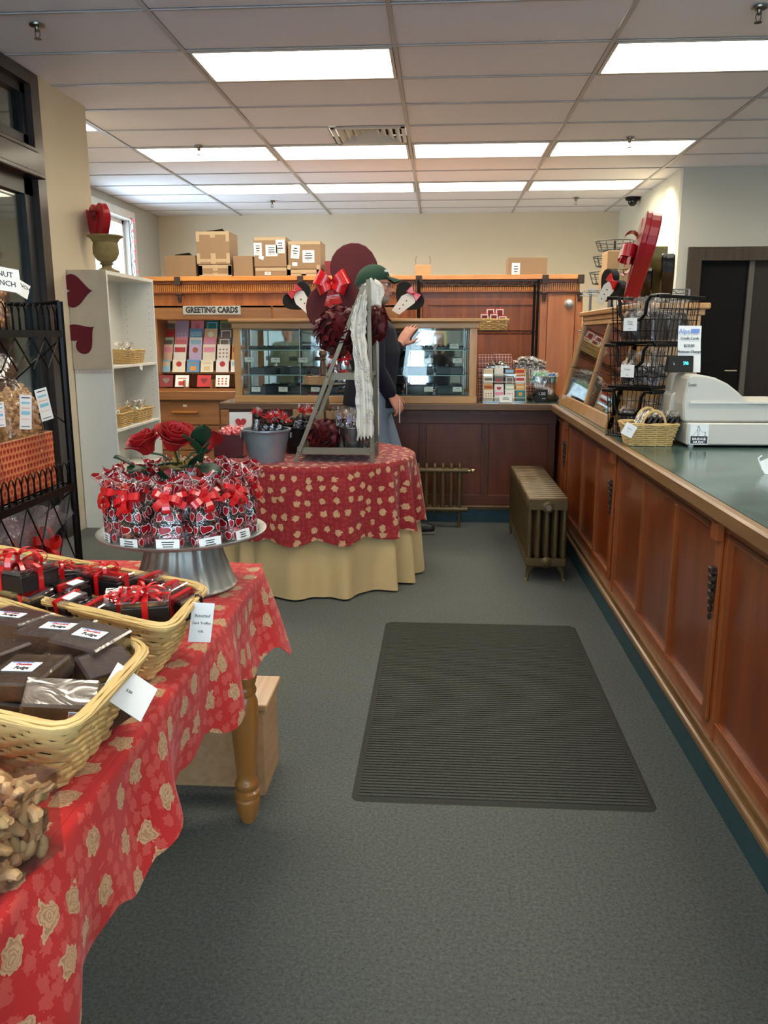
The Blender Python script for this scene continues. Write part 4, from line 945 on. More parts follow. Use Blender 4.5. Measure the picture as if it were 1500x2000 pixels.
for k, row in enumerate(ck):
    for i, c in enumerate(row):
        g = card(a.x+w*(i+.5)/4, Yh+.03*k+.012, CT+h*k/4.1+.008, w/4*.86, .08 if k < 1 else .065, c[0], c[1], c[2], f'small {c[0]} gift card, {ordn[i]} from left, {["bottom","second","third","top"][k]} pocket row of holder', .1, 'gift cards in the acrylic holder'); g['category'] = 'gift card'
p = ay(988, 782, 6.09); tagcard(.09, .055, 'white price card leaning on the front of the acrylic card holder', (p.x, 6.09, CT+.002), (-.2, 0, 0), None, 2)
# jar of wrapped chocolates, lollipop bouquet, coloured lollipop jar
M_silver = mat('silver_foil', (190, 186, 180), .2, metal=.9, bump=.004, bs=120)
def jar(lab, px0, px1, py0, Y, name='glass_jar', square=True):
    a = ay(px0, py0, Y); b = ay(px1, py0, Y); w = b.x-a.x; h = a.z-CT; t = thing(name, lab, 'container', ((a.x+b.x)/2, Y+w/2, CT+.001))
    m = MB(); wd = min(w, .14)
    for x0, x1, y0, y1 in ((-w/2, w/2, -wd/2, -wd/2+.003), (-w/2, w/2, wd/2-.003, wd/2), (-w/2, -w/2+.003, -wd/2, wd/2), (w/2-.003, w/2, -wd/2, wd/2)): m.b2(x0, x1, y0, y1, 0, h)
    m.b2(-w/2, w/2, -wd/2, wd/2, 0, .004); m.build('glass_wall', M_acr, t); m = MB(); ringbox(m, w/2, wd/2, h-.004, h, .006); m.build('rim', M_lip, t); return t, w, h
t, w, h = jar('clear square jar heaped with foil wrapped sweets behind the card holder', 951, 996, 715, 6.3)
sw = MB(); sw.sphere((0, 0, 0), (.014, .011, .01), 8, 6); sw.tube([(-.026, 0, .002), (-.014, 0, 0)], [.009, .003], 6); sw.tube([(.014, 0, 0), (.026, 0, .003)], [.003, .009], 6); sw = sw.mesh('wrapped_sweet', M_silver, True)
rr = random.Random(3)
for k in range(26): piece('wrapped_sweet', sw, t, (rr.uniform(-w*.45, w*.45), rr.uniform(-.05, .05), h-.02+rr.uniform(0, .035)), (rr.uniform(0, 3), rr.uniform(0, 3), rr.uniform(0, 3)))
MB().b2(-w*.42, w*.42, -.05, .05, .01, h-.03).build('sweets_below', M_choc, t)
p = ay(974, 722, 6.27); tagcard(.05, .03, 'small white price card on the clear jar of foil sweets', (p.x, 6.285, p.z), (0, 0, 0), None, 1)
t = thing('lollipop_bouquet', 'dense bouquet of clear wrapped chocolate lollipops in a clear vase', 'lollipops', (ay(1035, 720, 6.5).x, 6.55, CT+.001))
MB().lathe([(.05, 0), (.055, .01), (.07, .2), (.066, .2), (.05, .015), (.0, .012)], 24).build('vase', M_acr, t, True)
pop = MB(); pop.sphere((0, 0, 0), (.019, .008, .019), 10, 6); pop = pop.mesh('chocolate_head', M_choc, True)
wr = gbag(.048, .03, .06, .55, 2, 1.1, 10).mesh('wrapper', M_film, True)
stk = MB(); stk.tube([(0, 0, -.16), (0, 0, 0)], .002, 5); stk = stk.mesh('stick', M_paper)
for k in range(30):
    a = rr.uniform(0, 6.28); q = sqrt(rr.random()); x = q*.11*cos(a); y = q*.06*sin(a); z = .235+.05*(1-q*q)+rr.uniform(-.02, .02)
    o = piece('chocolate_head', pop, t, (x, y, z), (0, x*2, rr.uniform(-.5, .5))); piece('wrapper', wr, o, (0, 0, -.028)); piece('stick', stk, o)
t, w, h = jar('clear square jar of blue and green lollipops on a bed of moss', 1043, 1087, 735, 6.22)
MB().sphere((0, 0, .02), (.12, .1, .045), 20, 10).build('moss', mat('brown_moss', (62, 52, 36), .95, vary=.5, vs=80, bump=.01, bs=120), t, True)
lolly = {c: MB().sphere((0, 0, 0), (.013, .007, .024), 10, 8).mesh('lollipop_head', mat('lolly_'+c, v, .25, coat=.5), True) for c, v in dict(green=(120, 200, 140), blue=(40, 110, 190), aqua=(130, 205, 205), lime=(160, 210, 110)).items()}
for k in range(26):
    x = rr.uniform(-.075, .075); y = rr.uniform(-.05, .05); c = rr.choice(['green', 'aqua', 'lime', 'blue', 'green', 'aqua'])
    o = piece('lollipop_head', lolly[c], t, (x*1.15, y, h-.02+rr.uniform(-.02, .03)), (0, x*2.5, 0)); piece('wrapper', wr, o, (0, 0, -.03)); piece('stick', stk, o)
p = ay(1058, 771, 6.13); t = thing('chalk_sign', 'small black chalk card marked 1.00 in front of the lollipop jar', 'sign', (p.x, 6.13, CT+.055)); MB().box((0, 0, 0), (.085, .006, .08)).build('slate', mat('black_slate', (16, 20, 20), .6), t); text('1.00', .032, M_paper, t, TRS((0, -.0035, .008), FACE)); text('each', .014, M_paper, t, TRS((.015, -.0035, -.025), FACE)); MB().box((0, .0, -.0475), (.05, .03, .014)).build('stand', mat('black_slate', (16, 20, 20), .6), t)
# ------------------------------------------------------------------ slanted case on the right counter
t = thing('slanted_case', 'slant-fronted oak and glass display case at the far end of the right counter', 'display case', (0, 0, CT))
yA, yB = 4.34, 6.02; xb, xt, xr = .865, 1.01, 1.30; ZS = 1.53-CT
for y in (yA, yB-.025):
    m = MB(); o = [(xb-.002, 0), (xt-.002, ZS-.06), (xr, ZS-.06), (xr, 0)]
    m.add([(x, y+d, z) for d in (0, .025) for x, z in o], [tuple(range(4)), tuple(range(7, 3, -1))]+[(i, (i+1) % 4, (i+1) % 4+4, i+4) for i in range(4)]); m.build('end_panel', M_oakz, t, bevel=.002)
def slp(k, off=0): return (xb+(xt-xb)*k+off, (ZS-.06)*k)
def slbar(y0, y1, k0, k1, name):
    m = MB(); (xa_, za), (xc, zc) = slp(k0), slp(k1); m.add([(xa_, y0, za), (xa_, y1, za), (xc, y1, zc), (xc, y0, zc), (xa_+.03, y0, za), (xa_+.03, y1, za), (xc+.03, y1, zc), (xc+.03, y0, zc)], [(0, 1, 2, 3), (7, 6, 5, 4), (0, 4, 5, 1), (1, 5, 6, 2), (2, 6, 7, 3), (3, 7, 4, 0)]); return m.build(name, M_oakz, t, bevel=.003)
slbar(yA, yB, 0, .12, 'bottom_rail'); slbar(yA, yB, .95, 1.0, 'top_rail')
for y in (yA, yB-.045, 5.10): slbar(y, y+.045, .12, .95, 'mullion')
for y0, y1 in ((yA+.045, 5.10), (5.145, yB-.045)):
    (xa_, za), (xc, zc) = slp(.12, .012), slp(.95, .012); m = MB(); m.add([(xa_, y0, za), (xa_, y1, za), (xc, y1, zc), (xc, y0, zc), (xa_+.004, y0, za), (xa_+.004, y1, za), (xc+.004, y1, zc), (xc+.004, y0, zc)], [(0, 1, 2, 3), (7, 6, 5, 4), (0, 4, 5, 1), (1, 5, 6, 2), (2, 6, 7, 3), (3, 7, 4, 0)]); m.build('glass_pane', glassmat('case_glass', (235, 240, 236), .55), t)
m = MB(); m.b2(xt-.01, xr+.02, yA-.01, yB+.01, ZS-.06, ZS-.03); m.build('top_rail_band', M_oakz, t, bevel=.004)
m = MB(); m.b2(xt-.035, xr+.04, yA-.03, yB+.03, ZS-.03, ZS); m.build('top_board', wood('oak_case_long', (176, 124, 66), (212, 162, 98), 'y', .4, coat=.25), t, bevel=.006)
MB().b2(xr-.02, xr, yA+.025, yB-.025, 0, ZS-.06).build('back_board', M_oakz, t)
MB().b2(xb+.06, xr-.02, yA+.03, yB-.03, .26, .265).build('glass_shelf', M_shelf, t)
# clear bags of sweets inside the slanted case
rr = random.Random(9); sweetr = mat('red_foil', (190, 30, 40), .25, metal=.4, bump=.003, bs=90)
for k, (y, z) in enumerate(((5.75, .27), (5.45, .27), (4.95, .27), (4.65, .27), (5.7, .012), (5.3, .012), (4.85, .012))):
    g = thing('sweet_bag', f'clear bag of {"red foil" if k % 2 == 0 else "chocolate"} sweets inside the slanted case, {"shelf" if k < 4 else "floor"}, {ordn[k if k < 4 else k-4]} from the far end', 'bag', (1.13, y, CT+z), group='bags in the slanted case')
    gbag(.13, .16, .2, .62, k).build('bag_film', M_film, g, True); m = MB()
    for q in range(16): m.sphere((rr.uniform(-.045, .045), rr.uniform(-.055, .055), .015+rr.uniform(0, .07)), .017, 8, 6)
    m.build('sweets', sweetr if k % 2 == 0 else M_choc, g, True, kind='stuff'); m = MB(); m.lathe([(.024, .118), (.028, .124), (.024, .13)], 12); m.build('tie', M_ribbon, g)
# ================================================================== GOODS ON THE RIGHT COUNTER
# --- stack of three black wire bins
c0 = ay(1277, 700, 3.93); cl = ay(1190, 700, 4.11); A_ = atan2(cl.y-c0.y, cl.x-c0.x)
dl = Vector((cl.x-c0.x, cl.y-c0.y, 0)).normalized(); dr = Vector((-dl.y, dl.x, 0)); dr = -dr if dr.y < 0 else dr
FWd = (Vector((cl.x, cl.y, 0))-Vector((c0.x, c0.y, 0))).length
zt1 = ay(1277, 580, 3.93).z; zb1 = ay(1277, 668, 3.93).z; zt2 = ay(1277, 676, 3.93).z; zb2 = ay(1277, 757, 3.93).z; zt3 = ay(1277, 768, 3.93).z
# local frame: X towards dl (left face), Y towards dr (right face)
rzb = atan2(dl.y, dl.x)
def bin_(z0, z1, ln, lab, fwid, pc, words, over=0):
    t = thing('wire_bin', lab, 'wire basket', (c0.x, c0.y, z0), group='stacked black wire bins'); MX = Matrix(((dl.x, dr.x, 0, 0), (dl.y, dr.y, 0, 0), (0, 0, 1, 0), (0, 0, 0, 1)))
    h = z1-z0; m = MB(MX); a0, a1, b0, b1 = .0, fwid, .0, ln
    fl = .02
    for q in range(9):   # horizontals
        k = q/8; z = h*k; e = fl*k
        if q == 8: m.tube([(a0-e, b0-e, z), (a0-e, b1+e, z), (a1+e, b1+e, z), (a1+e, b0-e, z)], .0045, 6)
        elif q % 2 == 0: m.tube([(a0-e, b0-e, z), (a0-e, b1+e, z), (a1+e, b1+e, z), (a1+e, b0-e, z)], .0018, 5, closed=(k < .55))
    n1 = 9; n2 = max(6, int(ln/.03))
    for q in range(n2+1):
        y = b0+(b1-b0)*q/n2
        for x, s_ in ((a0, -1), (a1, 1)): m.tube([(x, y, 0), (x+s_*fl, y, h)], .0018, 5)
        m.tube([(a0, y, 0), (a1, y, 0)], .0018, 5)
    for q in range(n1+1):
        x = a0+(a1-a0)*q/n1; m.tube([(x, b1, 0), (x, b1+fl, h)], .0018, 5)
        hh = .62 if 1 < q < n1-1 else 1
        m.tube([(x, b0, 0), (x, b0-fl*hh, h*hh*.85)], .0018, 5); m.tube([(x, b0, 0), (x, b1, 0)], .0018, 5)
    m.build('wire_mesh', M_blackwire, t)
    # heavy U shaped front bar and ledges
    f = -.022; m = MB(MX)
    m.tube([(a1+.03, f, h+.003), (a1-.03, f, h+.002), (a1-.04, f, h*.9), (a1-.045, f, h*.62), (a1-.07, f, h*.5), (a0+.07, f, h*.5), (a0+.045, f, h*.62), (a0+.04, f, h*.9), (a0+.02, f, h+.005), (a0-.01, f+.03, h+.008), (a0-.02, f+.08, h+.008)], .0085, 8)
    m.build('front_bar', M_blackwire, t, True)
    m = MB(MX); m.box((a0-.02, (b0+b1)/2, h+.004), (.02, b1-b0+.06, .014)); m.box((a1+.02, (b0+b1)/2, h+.004), (.02, b1-b0+.04, .012)); m.box(((a0+a1)/2, b0-.005, -.004), (a1-a0+.02, .02, .012)); m.box((a0-.002, (b0+b1)/2, -.004), (.012, b1-b0, .01)); m.build('side_rail', M_blackwire, t, bevel=.003)
    return t, MX, h
specs = [(zb1, zt1, .32, 'uppermost black wire bin of the stack beside the register, holding chocolate bags', .225), (zb2, zt2, .17, 'middle black wire bin of the stack beside the register', .225), (CT+.006, zt3, .12, 'lowest black wire bin of the stack, behind the wicker basket', .225)]
rr = random.Random(21)
for bi, (z0, z1, ln, lab, fw) in enumerate(specs):
    t, MX, h = bin_(z0, z1, ln, lab, fw, None, None)
    nb = (5, 4, 2)[bi]
    for k in range(nb):
        xx = fw*(.28 if k % 2 == 0 else .74); yy = .07+(ln-.12)*(k//2)/max(1, (nb-1)//2); p = MX @ Vector((xx, yy, 0))
        pos = ['front left', 'front right', 'second row left', 'second row right', 'rear'][k]
        g = thing('chocolate_bag', f'clear bag of dark chocolate in the {["uppermost","middle","lowest"][bi]} wire bin, {pos}', 'bag', (c0.x+p.x, c0.y+p.y, z0+.004), rzb+rr.uniform(-.3, .3), 'chocolate bags in the wire bins')
        hh = h*(1.0 if bi == 0 else .85); gbag(.105, .1, hh, .8, bi*7+k, .8).build('bag_film', film('shiny_film', gloss=.12, cs=60), g, True)
        m = MB()
        if bi == 1:
            for q in range(14): m.sphere((rr.uniform(-.032, .032), rr.uniform(-.03, .03), .018+rr.uniform(0, hh*.42)), .018, 8, 6)
        else: m.box((0, 0, hh*.28), (.08, .075, hh*.5)); m.box((.0, .0, hh*.6), (.065, .06, hh*.12), .3)
        m.build('chocolate', M_choc, g, bi == 1, bevel=0 if bi == 1 else .006)
    p = MX @ Vector((fw*.5, -.036, 0)); nz = atan2(dl.y, dl.x)+pi
    if bi < 2:
        tagcard(.072, .058, f'white price card hung on the front of the {["uppermost","middle"][bi]} wire bin', (c0.x+p.x, c0.y+p.y, z0+h*.5-.05), (0, 0, nz), None, 2, words=[(['Pecan\nToffee', 'Turtles'][bi], .0115, .036), ('8.95', .007, .01)])
# --- cash register
RY = 3.65
t = thing('cash_register', 'grey plastic cash register on the green counter', 'cash register', (0, RY, CT))
M_reg = mat('warm_grey_plastic', (196, 192, 180), .45, vary=.02, vs=3)
def P(px, py, d=0): q = ay(px, py, RY+d); return (q.x, q.z-CT)
x0 = P(1340, 860)[0]; x1 = x0+.46; zb = .012; zm_ = P(1340, 826)[1]
m = MB(); m.b2(x0, x1, 0, .40, zb, zm_); m.build('drawer_base', M_reg, t, bevel=.006)
o = [P(1338, 825), P(1336, 790), P(1347, 737), P(1356, 732), P(1376, 733)]+[P(a, b) for a, b in ((1400, 738), (1425, 750), (1445, 766), (1466, 787), (1485, 789))]+[(x1, P(1500, 793)[1]), (x1, P(1500, 825)[1])]
m = MB(); m.prism(o, .33, Matrix.Translation((0, .185, 0))); m.build('housing', M_reg, t, bevel=.008)
m = MB(); m.b2(P(1350, 788)[0], x1+.0, .012, .36, P(1350, 788)[1]-.001, P(1350, 785)[1]); m.build('housing_seam', mat('seam_light_grey', (214, 210, 198), .4), t)
xl = ay(1303, 800, RY+.2).x; zl = ay(1310, 765, RY+.2).z-CT
m = MB(); o2 = [(xl+.03, zb+.01), (xl-.005, .12), (xl+.005, zl-.01), (xl+.02, zl), (x0+.02, zl), (x0+.02, zb+.01)]; m.prism(o2, .2, Matrix.Translation((0, .26, 0))); m.build('side_housing', M_reg, t, bevel=.006)
m = MB()
for x in (x0+.03, x1-.03):
    for y in (.03, .36): m.tube([(x, y, 0), (x, y, .014)], .012, 10)
m.build('foot', M_reg, t, True)
q = P(1365, 745); text('Sonic', .022, M_ink, t, TRS((P(1355, 752)[0], .018, P(1355, 752)[1]), (pi/2, 0, 0)), name='maker_lettering', sx=.8)
# sticker
st = MB(); (sx0, sz0), (sx1, sz1) = P(1346, 868), P(1385, 829); w = sx1-sx0; h = sz1-sz0
so_ = MB().box((0, 0, 0), (w, .001, h)).build('sticker', M_paper, t); so_.location = ((sx0+sx1)/2, -.0015, (sz0+sz1)/2)
m = MB(); m.box((0, -.0008, -h*.28), (w*.92, .0006, h*.36))
tx = -w*.06
for x in (tx-.003, tx+.003): m.bar((x, -.0009, -h*.1), (x, -.0009, h*.42), .0014, .0006, (1, 0, 0))
m.bar((tx-.004, -.0009, h*.41), (tx+.004, -.0009, h*.41), .0014, .0006, (0, 0, 1)); m.bar((tx-.004, -.0009, h*.2), (tx+.004, -.0009, h*.2), .001, .0006, (0, 0, 1))
for x in (w*.3, w*.34): m.bar((x, -.0009, -h*.1), (x, -.0009, h*.14), .0012, .0006, (1, 0, 0))
for a_, b_, sag in ((-w*.45, tx, 1), (tx, w*.32, 1)):
    za, zb_ = (-h*.08, h*.4) if a_ < tx-.001 and b_ == tx else (h*.4, h*.12); pr = None
    for k in range(7):
        u = k/6; pt = (a_+(b_-a_)*u, -.0009, za+(zb_-za)*u-h*.12*sin(pi*u))
        if pr: m.bar(pr, pt, .0009, .0006, (0, 0, 1))
        pr = pt
m.bar((-w*.46, -.0009, -h*.1), (w*.46, -.0009, -h*.1), .002, .0006, (0, 0, 1)); m.build('bridge_drawing', M_ink, so_)
text('BRIDGE', h*.17, M_paper, so_, TRS((0, -.0015, -h*.23), FACE), bold=.0004, sx=1.15); text('MUSIC', h*.17, M_paper, so_, TRS((0, -.0015, -h*.385), FACE), bold=.0004, sx=1.15)
# pole display
px_ = ay(1322, 735, RY+.22).x; zd0 = ay(1322, 727, RY+.15).z-CT; zd1 = ay(1322, 695, RY+.15).z-CT
m = MB(); m.tube([(px_, .24, zl), (px_, .24, zd0+.02)], .019, 14); m.build('pole', M_reg, t, True)
a = ay(1301, 710, RY+.15).x; b = ay(1356, 710, RY+.15).x; w = b-a
d_ = MB(); hz = zd1-zd0; d_.add([(-w/2, -.03, -hz/2), (w/2-.01, -.03, -hz/2), (w/2, .015, hz/2), (-w/2+.012, .015, hz/2), (-w/2, .03, -hz/2), (w/2-.01, .03, -hz/2), (w/2, .04, hz/2), (-w/2+.012, .04, hz/2)], [(0, 1, 2, 3), (7, 6, 5, 4), (0, 4, 5, 1), (1, 5, 6, 2), (2, 6, 7, 3), (3, 7, 4, 0)])
dd = d_.build('customer_display', mat('black_plastic', (12, 14, 18), .6, spec=.2), t, bevel=.003); dd.location = ((a+b)/2, .15, (zd0+zd1)/2)
til = atan2(.045, hz)
text('590', hz*.34, emis('cyan_digits', (70, 215, 235), 1.6), dd, TRS((w*.18, -.0095, .003), (pi/2-til, 0, 0)), name='digits', sx=.62); text(':', hz*.3, emis('white_dots', (220, 235, 235), .8), dd, TRS((-w*.24, -.0095, .002), (pi/2-til, 0, 0)), name='digits')
# paper sign taped behind the display
sa = ay(1326, 636, RY+.21); sb = ay(1371, 636, RY+.21); sc = ay(1357, 727, RY+.21); sd_ = ay(1340, 727, RY+.21); y_ = RY+.21
s_ = MB(); s_.grid(1, 10, lambda u, v: (sa.x+(sb.x-sa.x)*u+(sd_.x-sa.x)*max(0, v-.35)*1.3*.25+(.0), y_+.02*(v-.5)**2, sa.z+(sc.z-sa.z)*v-.001*u)); so_ = s_.build('paper_sign', M_paper, None, thick=.0008); tag(so_, 'tall white paper sign reading Credit Cards $10.00 Minimum Charge, behind the register display', 'sign')
cx = (sa.x+sb.x)/2; wS = sb.x-sa.x; H_ = sa.z-sc.z
for s_, sz, f_, mt in (('Credit Cards', .0165, .27, M_ink), ('$10.00', .0185, .43, M_ink), ('Minimum Charge', .0165, .555, M_ink), ('Alps', .03, .12, M_blueink)): text(s_, sz, mt, so_, TRS((cx-(.025 if s_ == 'Alps' else 0), y_-.0035 if True else 0, sa.z-H_*f_), FACE), sx=.92, depth=.0012)
MB().box((cx+.022, y_-.003, sa.z-H_*.115), (wS*.38, .001, .018)).build('blue_mark', M_blueink, so_)
# --- wicker basket with two handles
P_ = [az(1233, 872, CT), az(1309, 872, CT)]
bc = Vector(((P_[0].x+P_[1].x)/2, P_[0].y+.075, CT)); t = thing('wicker_basket', 'small wicker basket with two arched handles at the counter edge', 'basket', (bc.x, bc.y, CT+.001), -.05)
w2 = (P_[1].x-P_[0].x)/2+.032; wicker([(-w2, -.085), (w2, -.085), (w2, .085), (-w2, .085)], .095, 0, .78, 11, .011, .0036, par=t, rimr=.006)
for y in (-.08, .08):
    m = MB()
    for q in range(3): m.tube([(-.045*cos(pi*k/14)*1.1+.01, y+.004*sin(k+q*2.1), .085+.07*sin(pi*k/14)+.004*cos(k+q*2.1)) for k in range(15)], .0042, 6)
    m.build('handle', M_wicker, t, True)
p = ay(1210, 838, bc.y-.09); tagcard(.05, .055, 'small white price card hung at the left corner of the handled wicker basket', (bc.x-w2+.0, bc.y-.1, CT+.05), (0, .45, -.35), None, 2, words=[('Barks', .009, .034), ('$7', .006, .02)])
rr = random.Random(5)
sp = MB()
for k in range(7):
    g = thing('chocolate_packet', f'flat shiny packet standing in the handled basket, {["first","second","third","fourth","fifth","sixth","seventh"][k]} from the left', 'packet', (bc.x-.075+.024*k, bc.y+.01, CT+.03), rot=(-.1, .55, 0), group='packets in the handled basket')
    MB().box((0, 0, .06), (.012, .11, .1)).build('chocolate', M_choc, g, bevel=.003)
    m = MB(); m.grid(3, 8, lambda u, v: (.009+.003*sin(9*v+k), -.06+.12*v, .005+.13*u)); m.grid(3, 8, lambda u, v: (-.009-.003*sin(7*v+k), -.06+.12*v, .005+.13*u)); m.build('wrapper', film('silver_film', (235, 235, 235), .45, .1, .008, 40), g, True)
g = thing('chocolate_bag', 'bulging clear bag of small dark chocolates behind the handled basket', 'bag', (bc.x+.085, bc.y+.15, CT+.003), .2); gbag(.15, .11, .17, .75, 4, .9).build('bag_film', film('shiny_film'), g, True); m = MB()
for k in range(40): m.sphere((rr.uniform(-.055, .055), rr.uniform(-.035, .035), .02+rr.uniform(0, .1)), .015, 8, 6)
m.build('chocolate', M_choc, g, True, kind='stuff')
# tag holder at the right frame edge
q = az(1499, 926, CT); t = thing('price_card', 'white price card on a wire clip at the right edge of the counter', 'price card', (q.x+.03, q.y, CT+.001), rot=(0, 0, .0))
MB().box((0, 0, .035), (.07, .0015, .055)).build('card', M_paper, t); t.rotation_euler = (-.3, -.45, 0); m = MB(); m.tube([(-.035, 0, .03), (-.03, 0, .075), (-.015, 0, .078)], .003, 6); m.build('clip', M_paper, t)
# ------------------------------------------------------------------ on top of the slanted case
TZ = 1.531; M_satin = mat('red_satin', (150, 18, 30), .42, vary=.12, vs=5)
def heartbox(name, lab, loc, rot, W_, th, mt, mt2=None, cat='heart box'):
    t = thing(name, lab, cat, loc, rot=rot); o = heart_out(W_, 44); zmin = min(z for _, z in o); M = Matrix.Translation((0, 0, -zmin))
    m = MB(M); m.prism(o, th); m.build('box', mt, t, bevel=.008); m = MB(M); m.prism([(x*1.03, z*1.03) for x, z in o], th*.4, Matrix.Translation((0, -th*.35, 0))); m.build('lid', mt2 or mt, t, bevel=.006); return t, -zmin
yb = 4.62; p = ay(1228, 596, yb)
t, zz = heartbox('heart_box', 'tall red satin heart box leaning on top of the slanted case', (1.12, yb, TZ+.004), (0.0, .16, 1.42+pi), .5, .075, M_satin)
t.rotation_euler = (radians(-11), 0, radians(-98)); t.location = (1.03, yb+.08, TZ+.012)
bow(.12, 4, .06, 2, 5, M=TRS((.0, -.06, .25), (pi/2, 0, 0))).build('bow', mat('red_satin_ribbon', (190, 26, 40), .3, coat=.4), t, True)
M_gold = mat('gold_card', (110, 92, 40), .35, metal=.5)
g = thing('gift_box', 'tall dark gold box standing behind the black heart boxes', 'gift box', (1.235, 5.15, TZ+.001)); MB().box((0, 0, .17), (.13, .22, .34)).build('box', M_gold, g, bevel=.004); MB().box((0, 0, .01), (.132, .222, .02)).build('lid', M_gold, g)
M_blackgloss = mat('black_gloss_card', (16, 16, 17), .22, coat=.5)
t, _ = heartbox('heart_box', 'glossy black heart box, left one of the pair behind the big red heart', (1.165, 4.93, TZ+.002), (0, 0, -1.8), .23, .06, M_blackgloss)
t, _ = heartbox('heart_box', 'glossy black heart box, taller right one of the pair behind the big red heart', (1.25, 4.83, TZ+.002), (0, 0, -1.8), .3, .065, M_blackgloss)
q = tux('black and white tuxedo heart standing on the far part of the slanted case', 1193, 572, 5.45, .22, 1, rz=-1.05)
q.location.z = TZ+.125
# ------------------------------------------------------------------ behind: chrome shelf, kraft boxes, wire tiers
M_chrome = mat('chrome_wire', (170, 172, 174), .25, metal=.9)
t = thing('chrome_rack', 'chrome wire shelving unit behind the slanted case, by the back cabinet end', 'shelving', (0, 7.9, 0))
xa = ay(1146, 600, 7.9).x; xb_ = 2.25; zt = ay(1160, 566, 7.9).z
for x in (xa+.1, xa+.2, xb_):
    m = MB(); m.tube([(x, 0 if x > xa+.15 else .4, 0), (x, 0 if x > xa+.15 else .4, zt)], .013, 8); m.build('post', M_chrome, t, True)
for z in (zt, zt-.36, zt-.75, .3):
    m = MB()
    for y in (0, .4):
        m.tube([(xa, y, z), (xb_, y, z)], .005, 6); m.tube([(xa, y, z-.035), (xb_, y, z-.035)], .004, 6); m.tube([(xa+(xb_-xa)*k/24, y, z-.035*(k % 2)) for k in range(25)], .0028, 5)
    for k in range(22): x = xa+(xb_-xa)*(k+.5)/22; m.tube([(x, 0, z), (x, .4, z)], .0025, 4)
    m.build('wire_shelf', M_chrome, t)
g1 = ay(1184, 527, 7.95); g2 = ay(1225, 527, 7.95); zk = zt+.006
for lab, z0, hh, dx in (('lower of two stacked kraft boxes on the chrome rack', zk, g1.z-zk, 0), ('upper of two stacked kraft boxes on the chrome rack, behind the red bow', g1.z+.003, ay(1184, 490, 7.95).z-g1.z, .02)):
    g = thing('kraft_box', lab, 'box', ((g1.x+g2.x)/2+dx+.02, 8.08, z0)); MB().box((0, 0, hh/2), (.26, .26, hh)).build('carton_body', M_kraft, g, bevel=.004); MB().box((0, -.1305, hh*.5), (.05, .001, hh)).build('packing_tape', M_tape, g)
g = thing('machine', 'dark rounded appliance on the middle shelf of the chrome rack', 'appliance', (xa+.42, 8.08, zt-.354)); MB().lathe([(0, 0), (.13, 0), (.15, .05), (.15, .16), (.1, .24), (0, .26)], 20).build('body', mat('grey_enamel', (70, 74, 76), .35), g, True); MB().tube([(.1, 0, .18), (.18, -.04, .22)], .012).build('handle', M_blackwire, g, True)
t = thing('wire_tier_stand', 'tall stand of dark wire baskets against the back wall, partly behind kraft boxes', 'basket stand', (ay(1200, 500, 9.3).x, 9.3, 0))
m = MB(); m.tube([(0, 0, 0), (0, 0, 2.35)], .012, 8); m.lathe([(0, 0), (.22, 0), (.22, .02), (0, .02)], 20); m.build('stand_pole', M_blackwire, t, True)
for py0, py1, r, dx in ((472, 489, .2, 0), (502, 520, .22, 0), (533, 554, .25, 0)):
    z1 = ay(1190, py0, 9.3).z; z0 = ay(1190, py1, 9.3).z; m = MB()
    for z, q in ((z0, .85), ((z0+z1)/2, .93), (z1, 1)): m.tube([(r*q*cos(2*pi*k/24), r*q*sin(2*pi*k/24), z) for k in range(24)], .005 if q == 1 else .003, 5, closed=True)
    for k in range(14): a = 2*pi*k/14; m.tube([(r*.85*cos(a), r*.85*sin(a), z0), (r*cos(a), r*sin(a), z1)], .003, 5); m.tube([(0, 0, z0), (r*.85*cos(a), r*.85*sin(a), z0)], .003, 5)
    m.build('wire_basket', M_blackwire, t)
